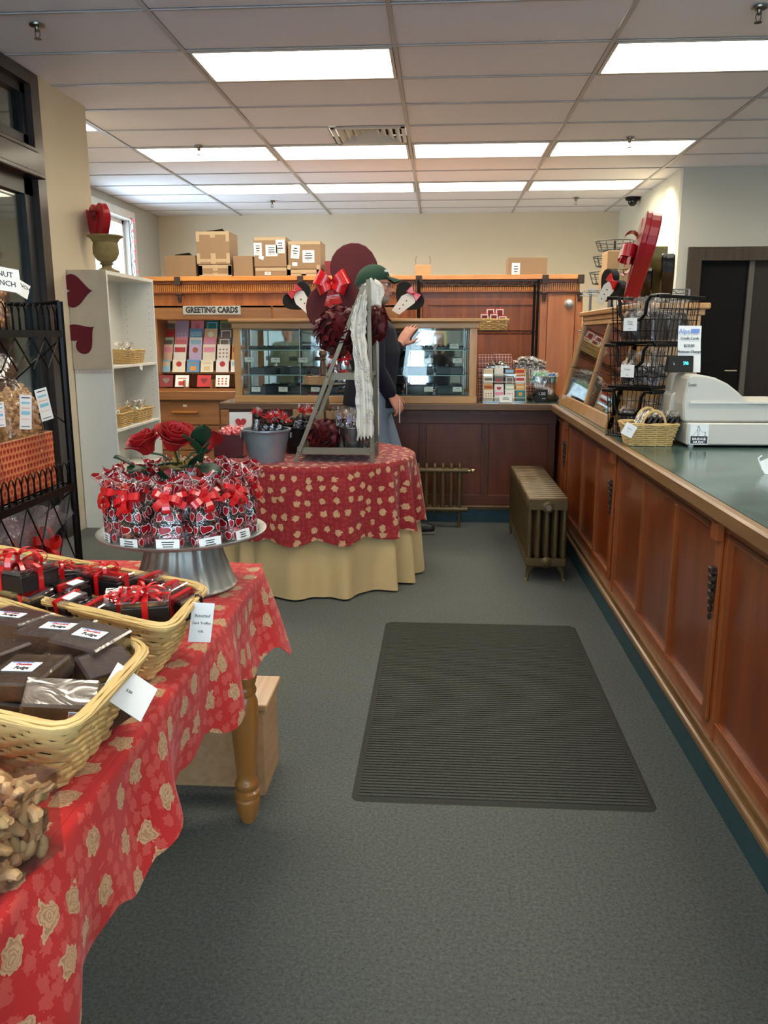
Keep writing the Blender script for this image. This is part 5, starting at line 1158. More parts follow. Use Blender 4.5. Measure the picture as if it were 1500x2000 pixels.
# ================================================================== ROUND TABLE AND ITS DISPLAY
RC = Vector((-.70, 4.73, 0)); RR = .56; RZ = .712
M_rose = rose_cloth('red_rose_cloth_round', .064, (142, 18, 26), (164, 44, 44)); M_tan = mat('tan_skirt_cloth', (206, 178, 126), .85, vary=.04, vs=5, sheen=.2, bump=.0005, bs=300)
t = thing('round_table', 'round wooden table hidden beneath its red and tan cloths', 'table', (RC.x, RC.y, 0))
MB().lathe([(0, RZ-.035), (RR-.015, RZ-.035), (RR-.015, RZ-.012), (0, RZ-.012)], 40).build('tabletop', M_unit, t); m = MB(); m.lathe([(.0, 0), (.22, 0), (.2, .03), (.05, .06), (.04, .3), (.055, .5), (.1, RZ-.035), (0, RZ-.035)], 20); m.build('pedestal', M_unit, t, True)
def drape(name, lab, r0, z0, z1, nf, amp, flare, mt, scallop=0, seed=1, uvs=True, wrap=0):
    rr = random.Random(seed); ph = [rr.uniform(0, 6.28) for _ in range(4)]; m = MB(); NU, NT_, NS_ = 360, 7, 26
    def F(th): 
        w = th+.10*sin(3*th+ph[0])+.05*sin(7*th+ph[1]); return sin(nf*w)*(.75+.35*sin(2*th+ph[2]))+.22*sin(2.1*nf*w+ph[3])
    def top(u, v): th = 2*pi*u; r = r0*v; return (RC.x+r*cos(th), RC.y+r*sin(th), z0+.001*sin(6*th+9*v))
    def side(u, v):
        th = 2*pi*u; d = (z0-z1); f = F(th); e = min(1, v*4); z = z0-d*v
        if v < .05: k = v/.05; rad = r0+.012*sin(k*pi/2); z = z0-.012*(1-cos(k*pi/2))
        else: rad = r0+.012
        rad += (flare*v+amp*f*(v**.8))*e
        if scallop: z += -scallop*(abs(sin(nf*th/2+.6)))*max(0, (v-.5)*2)
        z = max(z, .004)
        return (RC.x+rad*cos(th), RC.y+rad*sin(th), z)
    m.grid(NU, NT_, top, lambda u, v: (r0*v*cos(2*pi*u), r0*v*sin(2*pi*u))); m.grid(NU, NS_, side, lambda u, v: ((2*pi*u)*r0*1.0, 5+v*(z0-z1)))
    o = m.build(name, mt, None, True, thick=-.0015, angle=60); tag(o, lab, 'tablecloth'); return o
drape('table_skirt', 'tan floor-length pleated cloth skirt beneath the red round cloth', RR-.012, RZ-.008, .012, 14, .05, .014, M_tan, 0, 3)
drape('tablecloth', 'red rose-printed scalloped cloth hanging over the round table', RR, RZ, .335, 14, .034, .032, M_rose, .032, 3)
LY = 4.34
def V(px, py, y=LY): return ay(px, py, y)
# galvanised bucket
def pail(lab, c, rb, rt, h, mt, name='bucket', ribs=True, ear=True):
    t = thing(name, lab, 'bucket', c); p = [(0, 0), (rb, 0), (rb+.002, .01)]
    for k in range(1, 7): z = h*k/7; p.append((rb+(rt-rb)*k/7+(.002 if ribs and k in (5,) else 0), z))
    p += [(rt-.001, h*.93), (rt+.006, h*.95), (rt+.006, h), (rt-.004, h), (rt-.006, h*.93), (rb, .012), (0, .01)]
    MB().lathe(p, 40).build('bucket_wall', mt, t, True, angle=50)
    if ear:
        for s_ in (-1, 1): m = MB(); m.box((s_*(rt+.006), 0, h*.8), (.008, .03, .03)); m.build('ear', mt, t, bevel=.003)
    return t
bz = RZ+.002; BK = az(515, 905, RZ)+Vector((0, .085, 0)); bh = ay(515, 842, BK.y-.12).z-bz
pail('large galvanised metal bucket at the front left of the round table', (BK.x, BK.y, bz), .092, .128, bh, M_galv)
M_darkpail = mat('dark_pail_metal', (44, 46, 50), .35, metal=.7)
BK2 = Vector((ay(577, 880, 4.72).x+.02, 4.72, bz)); pail('dark metal pail behind the galvanised bucket', BK2, .075, .1, .15, M_darkpail, ear=False)
# slim bags of chocolates with red crinkle bows
M_red_tinsel = mat('red_tinsel', (214, 30, 34), .25, metal=.2, coat=.5)
def tinsel(sz, seed, M=None):
    rr = random.Random(seed); m = MB(M)
    for k in range(22):
        a = rr.uniform(0, 6.28); e = rr.uniform(-.1, 1.2); d = Vector((cos(a)*cos(e), sin(a)*cos(e), sin(e))); s_ = d.orthogonal()
        m.strip([d*0, d*sz*.5+Vector((0, 0, sz*.1)), d*sz*rr.uniform(.8, 1.1)], [.004, .006, .002], s_)
    return m
def slimbag(c, lean, az_, lab, grp, seed, h=.24):
    t = thing('chocolate_bag', lab, 'bag', c, group=grp, rot=(lean*cos(az_), lean*sin(az_), 0)); rr = random.Random(seed)
    gbag(.06, .04, h, .82, seed, .9, 14).build('bag_film', film('slim_film', gloss=.2), t, True); m = MB()
    for k in range(6): m.sphere((0, 0, .02+.032*k), (.024, .015, .02), 8, 6); m.sphere((.0, .01, .03+.032*k), (.02, .013, .015), 8, 6)
    m.build('chocolate', M_choc, t, True); tinsel(.045, seed, TRS((0, 0, h*.86))).build('tinsel_bow', M_red_tinsel, t)
k = 0
for dx, dy, ln, a in ((-.01, -.05, .5, 1.2), (.05, -.04, .42, 1.3), (.02, .02, .45, 1.1), (.07, .03, .4, 1.6), (-.05, .03, .15, 1.2), (.08, -.02, .55, 1.4)):
    slimbag((BK.x-.045+dx*.6, BK.y+dy, bz+bh-.115), ln, a, f'slim chocolate bag with red tinsel bow, {ordn[k]} of the bundle leaning in the galvanised bucket', 'chocolate bags in the galvanised bucket', k, .22); k += 1
for q, (dx, dy) in enumerate(((-.03, -.02), (.03, -.02), (0, .04))): slimbag((BK2.x+dx, BK2.y+dy, bz+.02), .25, 1.5, f'slim chocolate bag with red tinsel, {ordn[q]} in the dark pail', 'chocolate bags in the dark pail', 30+q, .25)
# red tray of pink sweets, valentine card, low
M_redlacq = mat('dark_red_lacquer', (78, 10, 16), .3, coat=.5)
a = ay(424, 870, 4.52); b = ay(470, 870, 4.52); t = thing('candy_tray', 'dark red tray full of pink wrapped candies at the left of the round table', 'tray', ((a.x+b.x)/2+.01, 4.57, bz)); w = b.x-a.x+.03; h = .125
m = MB(); m.b2(-w/2, w/2, -.1, .1, 0, .006); ringbox(m, w/2, .1, 0, h, .006); m.build('tray_wall', M_redlacq, t, bevel=.003)
M_pinkw = mat('pink_foil', (232, 130, 130), .25, metal=.3, bump=.004, bs=120); pw = MB(); pw.sphere((0, 0, 0), (.016, .013, .012), 8, 6); pw.tube([(-.03, 0, 0), (-.014, 0, 0)], [.012, .003], 6); pw.tube([(.014, 0, 0), (.03, 0, 0)], [.003, .012], 6); pw = pw.mesh('wrapped_candy', M_pinkw, True)
rr = random.Random(8); MB().b2(-w/2+.008, w/2-.008, -.09, .09, .01, h-.02).build('candies_below', M_pinkw, t)
for k in range(34): piece('wrapped_candy', pw, t, (rr.uniform(-w*.42, w*.42), rr.uniform(-.08, .08), h-.01+rr.uniform(0, .025)), (rr.uniform(0, 3), rr.uniform(0, 3), rr.uniform(0, 3)))
p = ay(470, 846, 5.02); t = thing('valentine_card', 'white card with a red heart, propped behind the candy tray', 'card', (p.x, 5.02, RZ+.003), rot=(-.2, 0, .1)); MB().box((0, 0, .1), (.14, .004, .2)).build('card_front', M_paper, t); MB().prism(heart_out(.07, 20), .002, TRS((0, -.003, .13))).build('card_print', M_redink, t)
# --- folding metal ladder shelf
fr = az(728, 903, RZ); fl_ = az(572, 905, RZ); topz = V(718, 546).z; tpx = V(719, 546).x; Yf, Yb = LY, LY+.31
t = thing('ladder_shelf', 'grey metal folding ladder shelf with three tiers on the round table', 'shelf', (0, 0, RZ+.001))
def Q(px, py, y): p = ay(px, py, y); return Vector((p.x, y, p.z-RZ-.001))
R0 = Vector((fr.x, 0, 0)); L0 = Vector((fl_.x+.005, 0, 0)); T0 = Vector((tpx, 0, topz-RZ))
for y in (Yf, Yb):
    hh = T0.z if y == Yf else T0.z*.86
    MB().bar((R0.x, y, 0), (R0.x+(T0.x-R0.x)*hh/T0.z, y, hh), .022, .007, (1, 0, 0)).build('upright', M_zinc, t, bevel=.001)
    MB().bar((L0.x, y-.009, 0), (L0.x+(T0.x-.01-L0.x)*.97, y-.009, T0.z*.97), .022, .007, (1, 0, 0)).build('slanted_leg', M_zinc, t, bevel=.001)
tiers = []
for py, nm in ((888, 'bottom'), (742, 'middle'), (611, 'upper')):
    z = Q(700, py, Yf).z; k = (z+.015)/(T0.z*.97); xl = L0.x+(T0.x-.01-L0.x)*.97*k-.012; xr = R0.x+(T0.x-R0.x)*k+.005; tiers.append((xl, xr, z)); m = MB(); hb = .036
    for y in (Yf+.002, Yb-.006): m.b2(xl, xr, y, y+.004, z, z+hb)
    for x in (xl, xr-.004): m.b2(x, x+.004, Yf, Yb, z, z+hb)
    m.b2(xl, xr, Yf, Yb, z, z+.003); m.build('tier', M_zinc, t)
m = MB()
for (xl, xr, z) in tiers:
    for x in (xl+.012, xr-.01): m.sphere((x, Yf-.014, z+.018), (.006, .004, .006), 8, 6)
m.build('rivet', M_zinc, t)
# flower balls
M_petal = mat('dark_red_petal', (90, 6, 14), .6, vary=.5, vs=25); M_stem = mat('dark_red_stem', (92, 16, 22), .5)
def pomp(c, r, lab, stem=None, seed=1, n=130):
    rr = random.Random(seed); t = thing('flower_ball', lab, 'flower ball', c); m = MB(); z0 = stem or 0
    for k in range(n):
        ph = math.acos(1-2*(k+.5)/n); th = k*2.39996; d = Vector((sin(ph)*cos(th), sin(ph)*sin(th), cos(ph))); u = d.orthogonal().normalized(); u = u*cos(th*3)+d.cross(u)*sin(th*3); v = d.cross(u); s_ = r*.3*rr.uniform(.8, 1.25); cc = Vector((0, 0, z0+r))+d*r*.8
        P_ = [];
        for j in range(3):
            for i in range(3):
                a, b = (i-1)*.8, j/2; P_.append(cc+u*(a*s_*(.5+.6*b))+d*(s_*(.2+.75*b*(1-.25*a*a)))+v*(s_*(b*b*.9-.2+.35*a*a)))
        m.add(P_, [(0, 1, 4, 3), (1, 2, 5, 4), (3, 4, 7, 6), (4, 5, 8, 7)])
    m.build('petals', M_petal, t, True, thick=.001); MB().sphere((0, 0, z0+r), r*.82, 14, 10).build('core', mat('flower_core', (50, 6, 10), .8), t, True)
    if stem: m = MB(); m.tube([(0, 0, .012), (0, 0, stem+r*.5)], .011, 8); m.lathe([(0, 0), (.045, 0), (.05, .012), (.02, .02), (0, .02)], 16); m.build('stem', M_stem, t, True)
mz = RZ+.001+tiers[1][2]+.004; bzt = RZ+.001+tiers[0][2]+.004; uzt = RZ+.001+tiers[2][2]+.004
b1 = ay(662, 648, LY+.1); pomp((b1.x, LY+.10, mz), .118, 'large dark red flower ball on a stem, left of the lace scarf', stem=b1.z-.118-mz, seed=2)
b1 = ay(733, 635, LY+.22); pomp((min(b1.x, tiers[1][1]-.04), LY+.22, mz), .1, 'dark red flower ball on a stem, right of the lace scarf', stem=b1.z-.1-mz, seed=3)
b1 = ay(630, 848, LY+.12); pomp((b1.x, LY+.12, bzt), .083, 'dark red flower ball lying on the bottom tier of the ladder shelf', seed=4)
# pails with bags on the bottom tier
M_tin = mat('shiny_tin', (160, 162, 164), .22, metal=.95, vary=.1)
p1 = ay(690, 870, LY+.09); pail('shiny tin pail on the bottom tier, partly behind the lace scarf', (p1.x, LY+.1, bzt), .052, .068, .135, M_tin, 'pail')
p2 = ay(668, 868, LY+.22); pail('second tin pail on the bottom tier, behind the first', (p2.x-.0, LY+.235, bzt), .05, .064, .13, M_tin, 'pail')
def lollybag(c, lab, seed, w=.07, h=.13, grp=None, mt=None, rib=None, cat='bag'):
    rr = random.Random(seed); t = thing('sweet_bag', lab, cat, c, rr.uniform(0, 3), grp); gbag(w, w*.7, h, .6, seed, 1.1, 16).build('bag_film', film('slim_film'), t, True); m = MB()
    for k in range(9): m.sphere((rr.uniform(-.3, .3)*w, rr.uniform(-.2, .2)*w, .014+rr.uniform(0, h*.38)), w*.17, 8, 6)
    m.build('sweets', mt or M_choc, t, True, kind='stuff'); bow(w*.55, 4, w*.16, 2, seed, M=TRS((0, -w*.12, h*.62), (pi/2, 0, 0))).build('bow', rib or M_ribbon, t)
M_lilac = mat('lilac_ribbon', (186, 180, 214), .3, coat=.3)
for q, (dx, dy) in enumerate(((-.028, -.02), (.028, -.015), (0, .03))): lollybag((p1.x+dx, LY+.1+dy, bzt+.075), f'clear bag of chocolate with pale ribbon in the tin pail, {ordn[q]} from left', 40+q, .06, .15, 'bags in the tin pail', None, M_lilac)
for q, dx in enumerate((-.025, .03)): lollybag((p2.x+dx, LY+.235, bzt+.075), f'clear chocolate bag in the rear tin pail, {["left","right"][q]} one', 50+q, .06, .15, 'bags in the rear tin pail', None, M_lilac)
p3 = ay(737, 790, LY+.2); lollybag((tiers[0][1]-.045, LY+.1, bzt), 'tall clear bag of sweets at the right end of the bottom tier', 60, .075, .27)
for q, px in enumerate((651, 673)): p = ay(px, 735, LY+.05); lollybag((p.x, LY+.05, mz), f'clear bag of red foil hearts on the middle tier, {["left","right"][q]} one', 70+q, .07, .17, 'red heart bags on the middle tier', sweetr)
# big red glitter heart and bow
ZT_CASE = 1.497-CT-.005
M_glit = mat('deep_red_felt', (84, 4, 12), .7, vary=.1)
GH, _z = heartbox('giant_heart', 'giant deep red heart with a big satin bow, tilted, before the glass case', (0, 5.945, 0), (0, 0, 0), .63, .045, M_glit, cat='heart decoration')
_a = radians(-57); _lo = min(-x*sin(_a)+(z+_z)*cos(_a) for x, z in heart_out(.63, 44)); _hi = max(-x*sin(_a)+(z+_z)*cos(_a) for x, z in heart_out(.63, 44)); GH.rotation_euler = (0, _a, 0); _cx = _z*sin(_a)
GH.location = (ay(697, 560, 5.945).x-_cx, 5.945, ay(700, 478, 5.945).z-_hi)
m = MB(); m.tube([(0, 0, 0), (0, 0, GH.location.z+_lo+.12-CT)], .011, 8); m.lathe([(0, 0), (.05, 0), (.05, .01), (0, .012)], 16, c=(0, .03, 0)); sp_ = m.build('stand', M_stem, GH, True); bpy.context.view_layer.update(); sp_.matrix_local = GH.matrix_world.inverted() @ Matrix.Translation((ay(700, 560, 5.98).x, 5.985, CT+.003))
p = ay(649, 556, 5.9); m = MB()
for sgn in (-1, 1):
    for (ang, ln, wd) in ((.5, .115, .09), (-.35, .1, .07)):
        d = Vector((sgn*cos(ang), sin(ang), 0)); sd = Vector((-d.y, d.x, 0))
        pts = [Vector((0, 0, .01))]+[d*(ln*(.5-.5*cos(pi*.13*i)))+Vector((0, 0, .02+.045*sin(pi*.13*i*1.0))) for i in range(1, 15)]+[Vector((0, 0, .0))]
        m.strip(pts, [wd*(.28+.85*min(1, (p_-Vector((0, 0, .01))).length/ln)) for p_ in pts], sd)
for a_, ln in ((-1.25, .13), (-1.75, .14), (-1.5, .12)):
    d = Vector((cos(a_), sin(a_), 0)); m.strip([d*ln*k/4+Vector((0, 0, .01+.01*sin(k*2))) for k in range(5)], [.02, .035, .045, .05, .055], Vector((-d.y, d.x, 0)))
m.sphere((0, 0, .035), (.018, .02, .015), 10, 8); m.sphere((0, 0, -.0), (.02, .02, .02), 10, 8)
bo = m.build('satin_bow', mat('bright_red_satin', (206, 26, 30), .28, coat=.4), GH, True); bpy.context.view_layer.update()
bo.matrix_local = GH.matrix_world.inverted() @ TRS((p.x, 5.90, p.z), (pi/2, 0, 0), 1.07)
# wooden tiered stand with kraft boxes
SY = 4.90; sp_ = ay(632, 800, SY); t = thing('tiered_stand', 'turned wooden stand with two round dark plates, behind the ladder shelf', 'cake stand', (sp_.x, SY, RZ+.002))
def SZ(py): return ay(632, py, SY).z-RZ-.002
z1, z2, zf = SZ(816), SZ(752), SZ(692)
M_oldwood = wood('aged_stand_wood', (84, 60, 40), (122, 92, 62), 'z', .5)
m = MB(); m.lathe([(0, 0), (.07, 0), (.075, .02), (.03, .04), (.022, z1-.02), (.03, z1), (.034, z1+.03), (.036, z1+.09), (.02, z2-.02), (.03, z2), (.03, z2+.012), (.024, z2+.05), (.016, zf-.05), (.013, zf-.035), (.02, zf-.028), (.013, zf-.02), (.026, zf), (.02, zf+.02), (0, zf+.027)], 20); m.build('turned_post', M_oldwood, t, True)
M_plate = mat('dark_plate', (26, 24, 24), .5)
for z, r in ((z1, .2), (z2, .135)): MB().lathe([(0, z-.006), (r-.02, z-.006), (r, z+.004), (r, z+.008), (r-.02, z), (0, z)], 36).build('plate', M_plate, t, True)
M_twine = mat('dark_brown_ribbon', (60, 42, 30), .5)
def kbox(px, dy, z, lab, i):
    p = ay(px, 800, SY+dy); g = thing('kraft_gift_box', lab, 'gift box', (p.x, SY+dy, RZ+.004+z+.003), .1*i, group='kraft gift boxes on the tiered stand'); m = MB(); m.box((0, 0, .022), (.058, .058, .044)); m.build('box', M_kraft, g, bevel=.002)
    MB().box((0, 0, .046), (.06, .06, .006)).build('lid', M_kraft, g, bevel=.001); bow(.026, 4, .008, 2, i, M=TRS((0, 0, .049))).build('bow', M_twine, g)
for i, (px, dy) in enumerate(((583, -.05), (600, -.125), (622, -.145), (645, -.135), (668, -.08), (676, .0))): kbox(px, dy, z1, f'small kraft gift box with dark bow, {ordn[i]} from left on the lower plate', i)
for i, (px, dy) in enumerate(((608, -.04), (634, -.09))): kbox(px, dy, z2, f'small kraft gift box with dark bow, {["left","right"][i]} one on the upper plate', i+7)
# lace scarf
def lace():
    m = bpy.data.materials.new('white_lace'); m.use_nodes = True; nt = m.node_tree; b = nt.nodes['Principled BSDF']; out = nt.nodes['Material Output']
    setp(b, Base_Color=rgb((232, 228, 218)), Roughness=.8); uv = coord(nt, 'UV', (38, 38, 1)); vo = N(nt, 'ShaderNodeTexVoronoi'); vo.feature = 'DISTANCE_TO_EDGE'; nt.links.new(uv, vo.inputs['Vector'])
    uv2 = coord(nt, 'UV', (9, 9, 1)); no = N(nt, 'ShaderNodeTexNoise'); no.inputs['Scale'].default_value = 1.5; nt.links.new(uv2, no.inputs['Vector'])
    hole = math_(nt, 'MULTIPLY', math_(nt, 'GREATER_THAN', vo.outputs['Distance'], .17), math_(nt, 'GREATER_THAN', no.outputs['Fac'], .5))
    tr = N(nt, 'ShaderNodeBsdfTransparent'); mx = N(nt, 'ShaderNodeMixShader'); nt.links.new(hole, mx.inputs[0]); nt.links.new(b.outputs[0], mx.inputs[1]); nt.links.new(tr.outputs[0], mx.inputs[2]); nt.links.new(mx.outputs[0], out.inputs[0]); return m
t = thing('lace_scarf', 'white lace scarf hanging from the top of the ladder shelf', 'scarf', (0, 0, 0)); M_lace = lace()
prof = [(575, 703, 716), (590, 697, 716), (615, 688, 716), (640, 684, 715), (655, 686, 714), (700, 691, 719), (760, 694, 727), (810, 696, 729), (858, 697, 729)]
def lf_(u, v):
    k = v*(len(prof)-1); i = min(int(k), len(prof)-2); f = k-i; a, b = prof[i], prof[i+1]; py = a[0]+(b[0]-a[0])*f; x0 = a[1]+(b[1]-a[1])*f; x1 = a[2]+(b[2]-a[2])*f
    y = LY-.03-.014*sin(u*9+v*2)-.009*sin(u*27+v*3)-.02*sin(pi*u)*(1-v)
    return ay(x0+(x1-x0)*u+1.2*sin(v*60)*(abs(u-.5)*2)**6, py+(4*sin(u*30) if v > .97 else 0)-(6*u if v > .9 else 0), y)
m = MB(); m.grid(26, 70, lf_, lambda u, v: (u*.11, v*.95)); m.build('front_fall', M_lace, t, True, thick=.0012)
m = MB(); m.grid(30, 20, lambda u, v: (lambda p: Vector((p.x+.062*cos(6.28*u)*sin(min(1.57, .25+3*v))*(1-.25*v*v)*(1+.1*sin(6*6.28*u+v*5)), LY+.075+.05*sin(6.28*u)*(1+.15*sin(7*6.28*u)), p.z+.008*sin(18.8*u+11*v))))(ay(724, 545+52*v, LY)), lambda u, v: (u*.3, v*.2)); m.build('gathered_top', M_lace, t, True, thick=.0012)
m = MB(); m.grid(8, 30, lambda u, v: ay(731+9*u, 640+210*v, Yb+.02+.01*sin(9*u+5*v)), lambda u, v: (u*.06, v*.6)); m.build('rear_fall', M_lace, t, True, thick=.0012)
# ================================================================== FOREGROUND TABLE
TZ0 = .742; TX1, TX0, TYF = -.50, -1.22, 2.21
M_pine = wood('honey_pine', (150, 94, 40), (188, 128, 62), 'z', .35, coat=.4, s=3)
t = thing('display_table', 'honey pine table with turned legs under the red rose cloth, in the foreground', 'table', (0, 0, 0))
MB().b2(TX0, TX1, -.6, TYF, TZ0-.03, TZ0-.004).build('tabletop', M_pine, t)
m = MB(); m.b2(TX0+.06, TX1-.05, TYF-.08, TYF-.055, TZ0-.13, TZ0-.03); m.b2(TX1-.075, TX1-.05, -.5, TYF-.08, TZ0-.13, TZ0-.03); m.build('apron', M_pine, t)
pxs = [(1600, 13), (1592, 17), (1575, 22), (1562, 24), (1557, 24), (1554, 20.5), (1551, 24.5), (1543, 24.5), (1539, 19), (1535, 23), (1528, 24), (1523, 22), (1519, 18), (1505, 19.5), (1470, 22.5), (1430, 25.5), (1395, 27), (1370, 26.5), (1360, 23), (1356, 21), (1352, 24), (1346, 25), (1340, 22.5), (1337, 21.5), (1332, 24), (1322, 26.5), (1312, 26.5), (1308, 25), (1306, 26), (1298, 24.5), (1288, 20), (1284, 15), (1280, 13), (1275, 14.5), (1268, 13), (1262, 12)]
prof = []
for py, r in pxs: z = max(0, ay(487, py, 2.13).z); prof.append((r*.00146, z))
prof[0] = (prof[0][0], 0); lg = MB(); lg.lathe([(0, 0)]+prof+[(0, prof[-1][1])], 32); zt = prof[-1][1]; lg.box((0, 0, (zt+TZ0-.03)/2), (.075, .075, TZ0-.03-zt)); lg = lg.mesh('leg', M_pine, True, angle=50)
for x, y in ((-.533, 2.13), (-.533, -.5), (TX0+.05, 2.13), (TX0+.05, -.5)): piece('leg', lg, t, (x, y, 0))
# cloth
M_rosef = rose_cloth('red_rose_cloth_long', .084, (198, 26, 24), (214, 86, 74))
def front_cloth():
    m = MB(); ztop = TZ0+.002; r = .07
    path = []; y = -.62
    while y < TYF+.02-r: path.append((Vector((TX1+.012, y, 0)), Vector((1, 0, 0)), y)); y += .02
    s = path[-1][2]
    for k in range(1, 17): a = pi/2*k/16; path.append((Vector((TX1+.012-r+r*cos(a), TYF+.02-r+r*sin(a), 0)), Vector((cos(a), sin(a), 0)), s+r*a))
    s = path[-1][2]; x = TX1-.07
    while x > TX0-.03: path.append((Vector((x, TYF+.02, 0)), Vector((0, 1, 0)), s)); x -= .02; s += .02
    n = len(path); NV = 22; sc = path[-1][2]; scn = next(p[2] for p in path if p[1].y > .6)
    vs = []; uv = []
    def wave(s, v): return .7*sin(s*15+1.6*v+.4)+.4*sin(s*29+2+v)+.55*sin(s*8.2-1.8*v+1)
    for j in range(NV+1):
        v = j/NV
        for (p, nrm, s) in path:
            cor = exp(-((s-scn)/.10)**2); drop = .185+.045*cor+.012*sin(s*23+1)
            hem = .016*(1-abs(sin(s*24+.5)))*max(0, (v-.6)/.4)
            if v < .12: k = v/.12; off = .016*sin(k*pi/2); z = ztop-.014*(1-cos(k*pi/2))
            else: k = (v-.12)/.88; off = .016+.018*k+(.027*wave(s, v)*(k**.8))+cor*.062*k**1.2; z = ztop-.014-drop*k+hem+.004*sin(s*14)
            # the board edge lets the cloth sag and ruck a little
            q = p+nrm*off; vs.append((q.x, q.y, z-(.004 if v < .02 else 0)+.0)); uv.append((s, .52+v*drop*1.15))
    fs = [(j*n+i, j*n+i+1, (j+1)*n+i+1, (j+1)*n+i) for j in range(NV) for i in range(n-1)]
    m.add(vs, fs, uv)
    m.grid(30, 80, lambda u, v: (TX0-.03+(TX1+.013-TX0+.03)*u, -.62+(TYF+.02+.62)*v if u < .9 else min(-.62+(TYF+.02+.62)*v, TYF+.02-.0), ztop-.004+(.0025*sin(u*9+v*30)+.002*sin(v*47+u*4))*sin(pi*u)), lambda u, v: (-.62+(TYF+.64)*v, .52-(1-u)*.75))
    o = m.build('tablecloth', M_rosef, None, True, thick=-.0018, angle=70, merge=False); tag(o, 'red cloth printed with tan roses draped over the foreground table', 'tablecloth')
front_cloth()
# low wooden step stool beneath
M_ply = wood('pale_plywood', (176, 132, 88), (206, 164, 118), 'y', .5)
s1 = az(548, 1320, .30); s2 = az(515, 1378, .30); t = thing('step_stool', 'low pale wooden two-step stool on the floor behind the turned table leg', 'stool', (0, 0, 0))
MB().b2(s1.x-.36, s1.x, s2.y, s1.y, .28, .30).build('step', M_ply, t, bevel=.003); m = MB(); m.b2(s1.x-.035, s1.x-.015, s2.y+.01, s1.y-.0, 0, .28); m.b2(s1.x-.345, s1.x-.325, s2.y+.01, s1.y, 0, .28); m.b2(s1.x-.33, s1.x-.03, s2.y+.02, s2.y+.035, .02, .2); m.build('side_board', M_ply, t)
# ------------------------------------------------------------------ wicker baskets
CLZ = TZ0+.006
M_wick1 = mat('pale_wicker', (222, 188, 122), .55, vary=.22, vs=22)
B1 = [(-1.08, 1.645), (-.464, 1.34), (-.467, 1.59), (-1.07, 1.88)]
B2 = [(-.95, 1.14), (-.474, .965), (-.472, 1.265), (-.95, 1.55)]
def big_basket(Q_, lab, zr, rot=0):
    cx = sum(q[0] for q in Q_)/4; cy = sum(q[1] for q in Q_)/4; t = thing('wicker_basket', lab, 'basket', (cx, cy, CLZ))
    wicker([(x-cx, y-cy) for x, y in Q_], zr-CLZ, 0, .80, 14, .011, .0036, par=t, rimr=.0095, rimn=11, rimtw=.09, mt=M_wick1); return t
big_basket(B1, 'long pale wicker basket of black truffle boxes with red ribbons', .87)
big_basket(B2, 'pale wicker basket of wrapped fudge blocks, nearest to the viewer', .866)
# truffle boxes: position in the frame (pixel of the lid centre), size, turn
M_lid = film('clear_lid', gloss=.28, rough=.08, crinkle=.001, cs=20)
def truffle(px, py, z, sx, sy, h, rz, tilt, lab, bw=0, label=False, seed=0, tx=0):
    p = az(px, py, z); t = thing('truffle_box', lab, 'gift box', (p.x, p.y, z-h), rot=(tilt, tx, rz), group='ribboned truffle boxes in the long basket')
    MB().box((0, 0, h*.36), (sx, sy, h*.72)).build('box', M_blackcard, t, bevel=.0015)
    MB().box((0, 0, h*.86), (sx*1.01, sy*1.01, h*.27)).build('clear_lid', M_lid, t, bevel=.002)
    MB().box((0, 0, h*.76), (sx*.9, sy*.9, h*.1)).build('chocolates', M_choc, t, bevel=.003)
    m = MB(); m.box((0, 0, h*.5), (.011, sy*1.03, h*1.02))
    if bw: m.box((0, 0, h*.5), (sx*1.03, .011, h*1.02))
    m.build('ribbon', M_ribbon, t)
    if label: MB().box((sx*.22, sy*.05, h*1.012), (sx*.4, sy*.5, .0008)).build('label', M_paper, t)
    if bw: bow(.034*bw, 7, .006*bw, 5, seed, M=TRS((0, 0, h*.98))).build('bow', M_ribbon, t)
T_ = [(35, 1098, .935, .12, .09, .045, -.4, 0, 'large black truffle box with a big red tinsel bow, top left of the long basket', 1.7, 0),
      (83, 1122, .90, .055, .05, .04, -.45, .1, 'small black box with white label and red band, left end of the long basket', 0, 1),
      (67, 1150, .89, .06, .055, .042, -.5, .15, 'small black box with red band, below the labelled one at the left end', 0, 0),
      (122, 1108, .90, .10, .05, .03, .35, 0, 'flat black box lying diagonally with red bow, upper part of the long basket', .8, 0),
      (140, 1135, .895, .06, .05, .04, -.55, .1, 'small black box with white label, upper middle of the long basket', 0, 1),
      (137, 1160, .885, .06, .055, .045, -.55, .2, 'small black box with bright label and red band, lower middle of the long basket', 0, 1),
      (205, 1115, .905, .115, .05, .045, -.42, 0, 'wide black truffle box with a red bow on its lid, centre of the long basket', 1.0, 0),
      (188, 1172, .88, .055, .05, .042, -.3, .1, 'small plain black box with red band, near edge, centre of the long basket', 0, 0),
      (293, 1122, .885, .055, .06, .045, -.35, .0, 'small black box with red band against the far rim, third from the right end', 0, 0),
      (237, 1155, .89, .06, .055, .05, .25, .35, 'upended black box with red band and bow, middle right of the long basket', .7, 0),
      (285, 1158, .905, .085, .07, .045, .25, .12, 'large tilted black box with a red cross bow, near right of the long basket', 1.1, 0),
      (330, 1140, .88, .06, .055, .045, -.4, .1, 'small black box with red band, second from the right end', 0, 0),
      (357, 1156, .885, .06, .055, .045, -.5, .15, 'small black box with red band at the far right corner of the basket', 0, 0),
      (20, 1140, .875, .07, .06, .04, -.3, 0, 'black box beneath the large bowed one, left frame edge', 0, 0)]
for i, a in enumerate(T_): truffle(*a[:9], bw=a[9], label=a[10], seed=i)
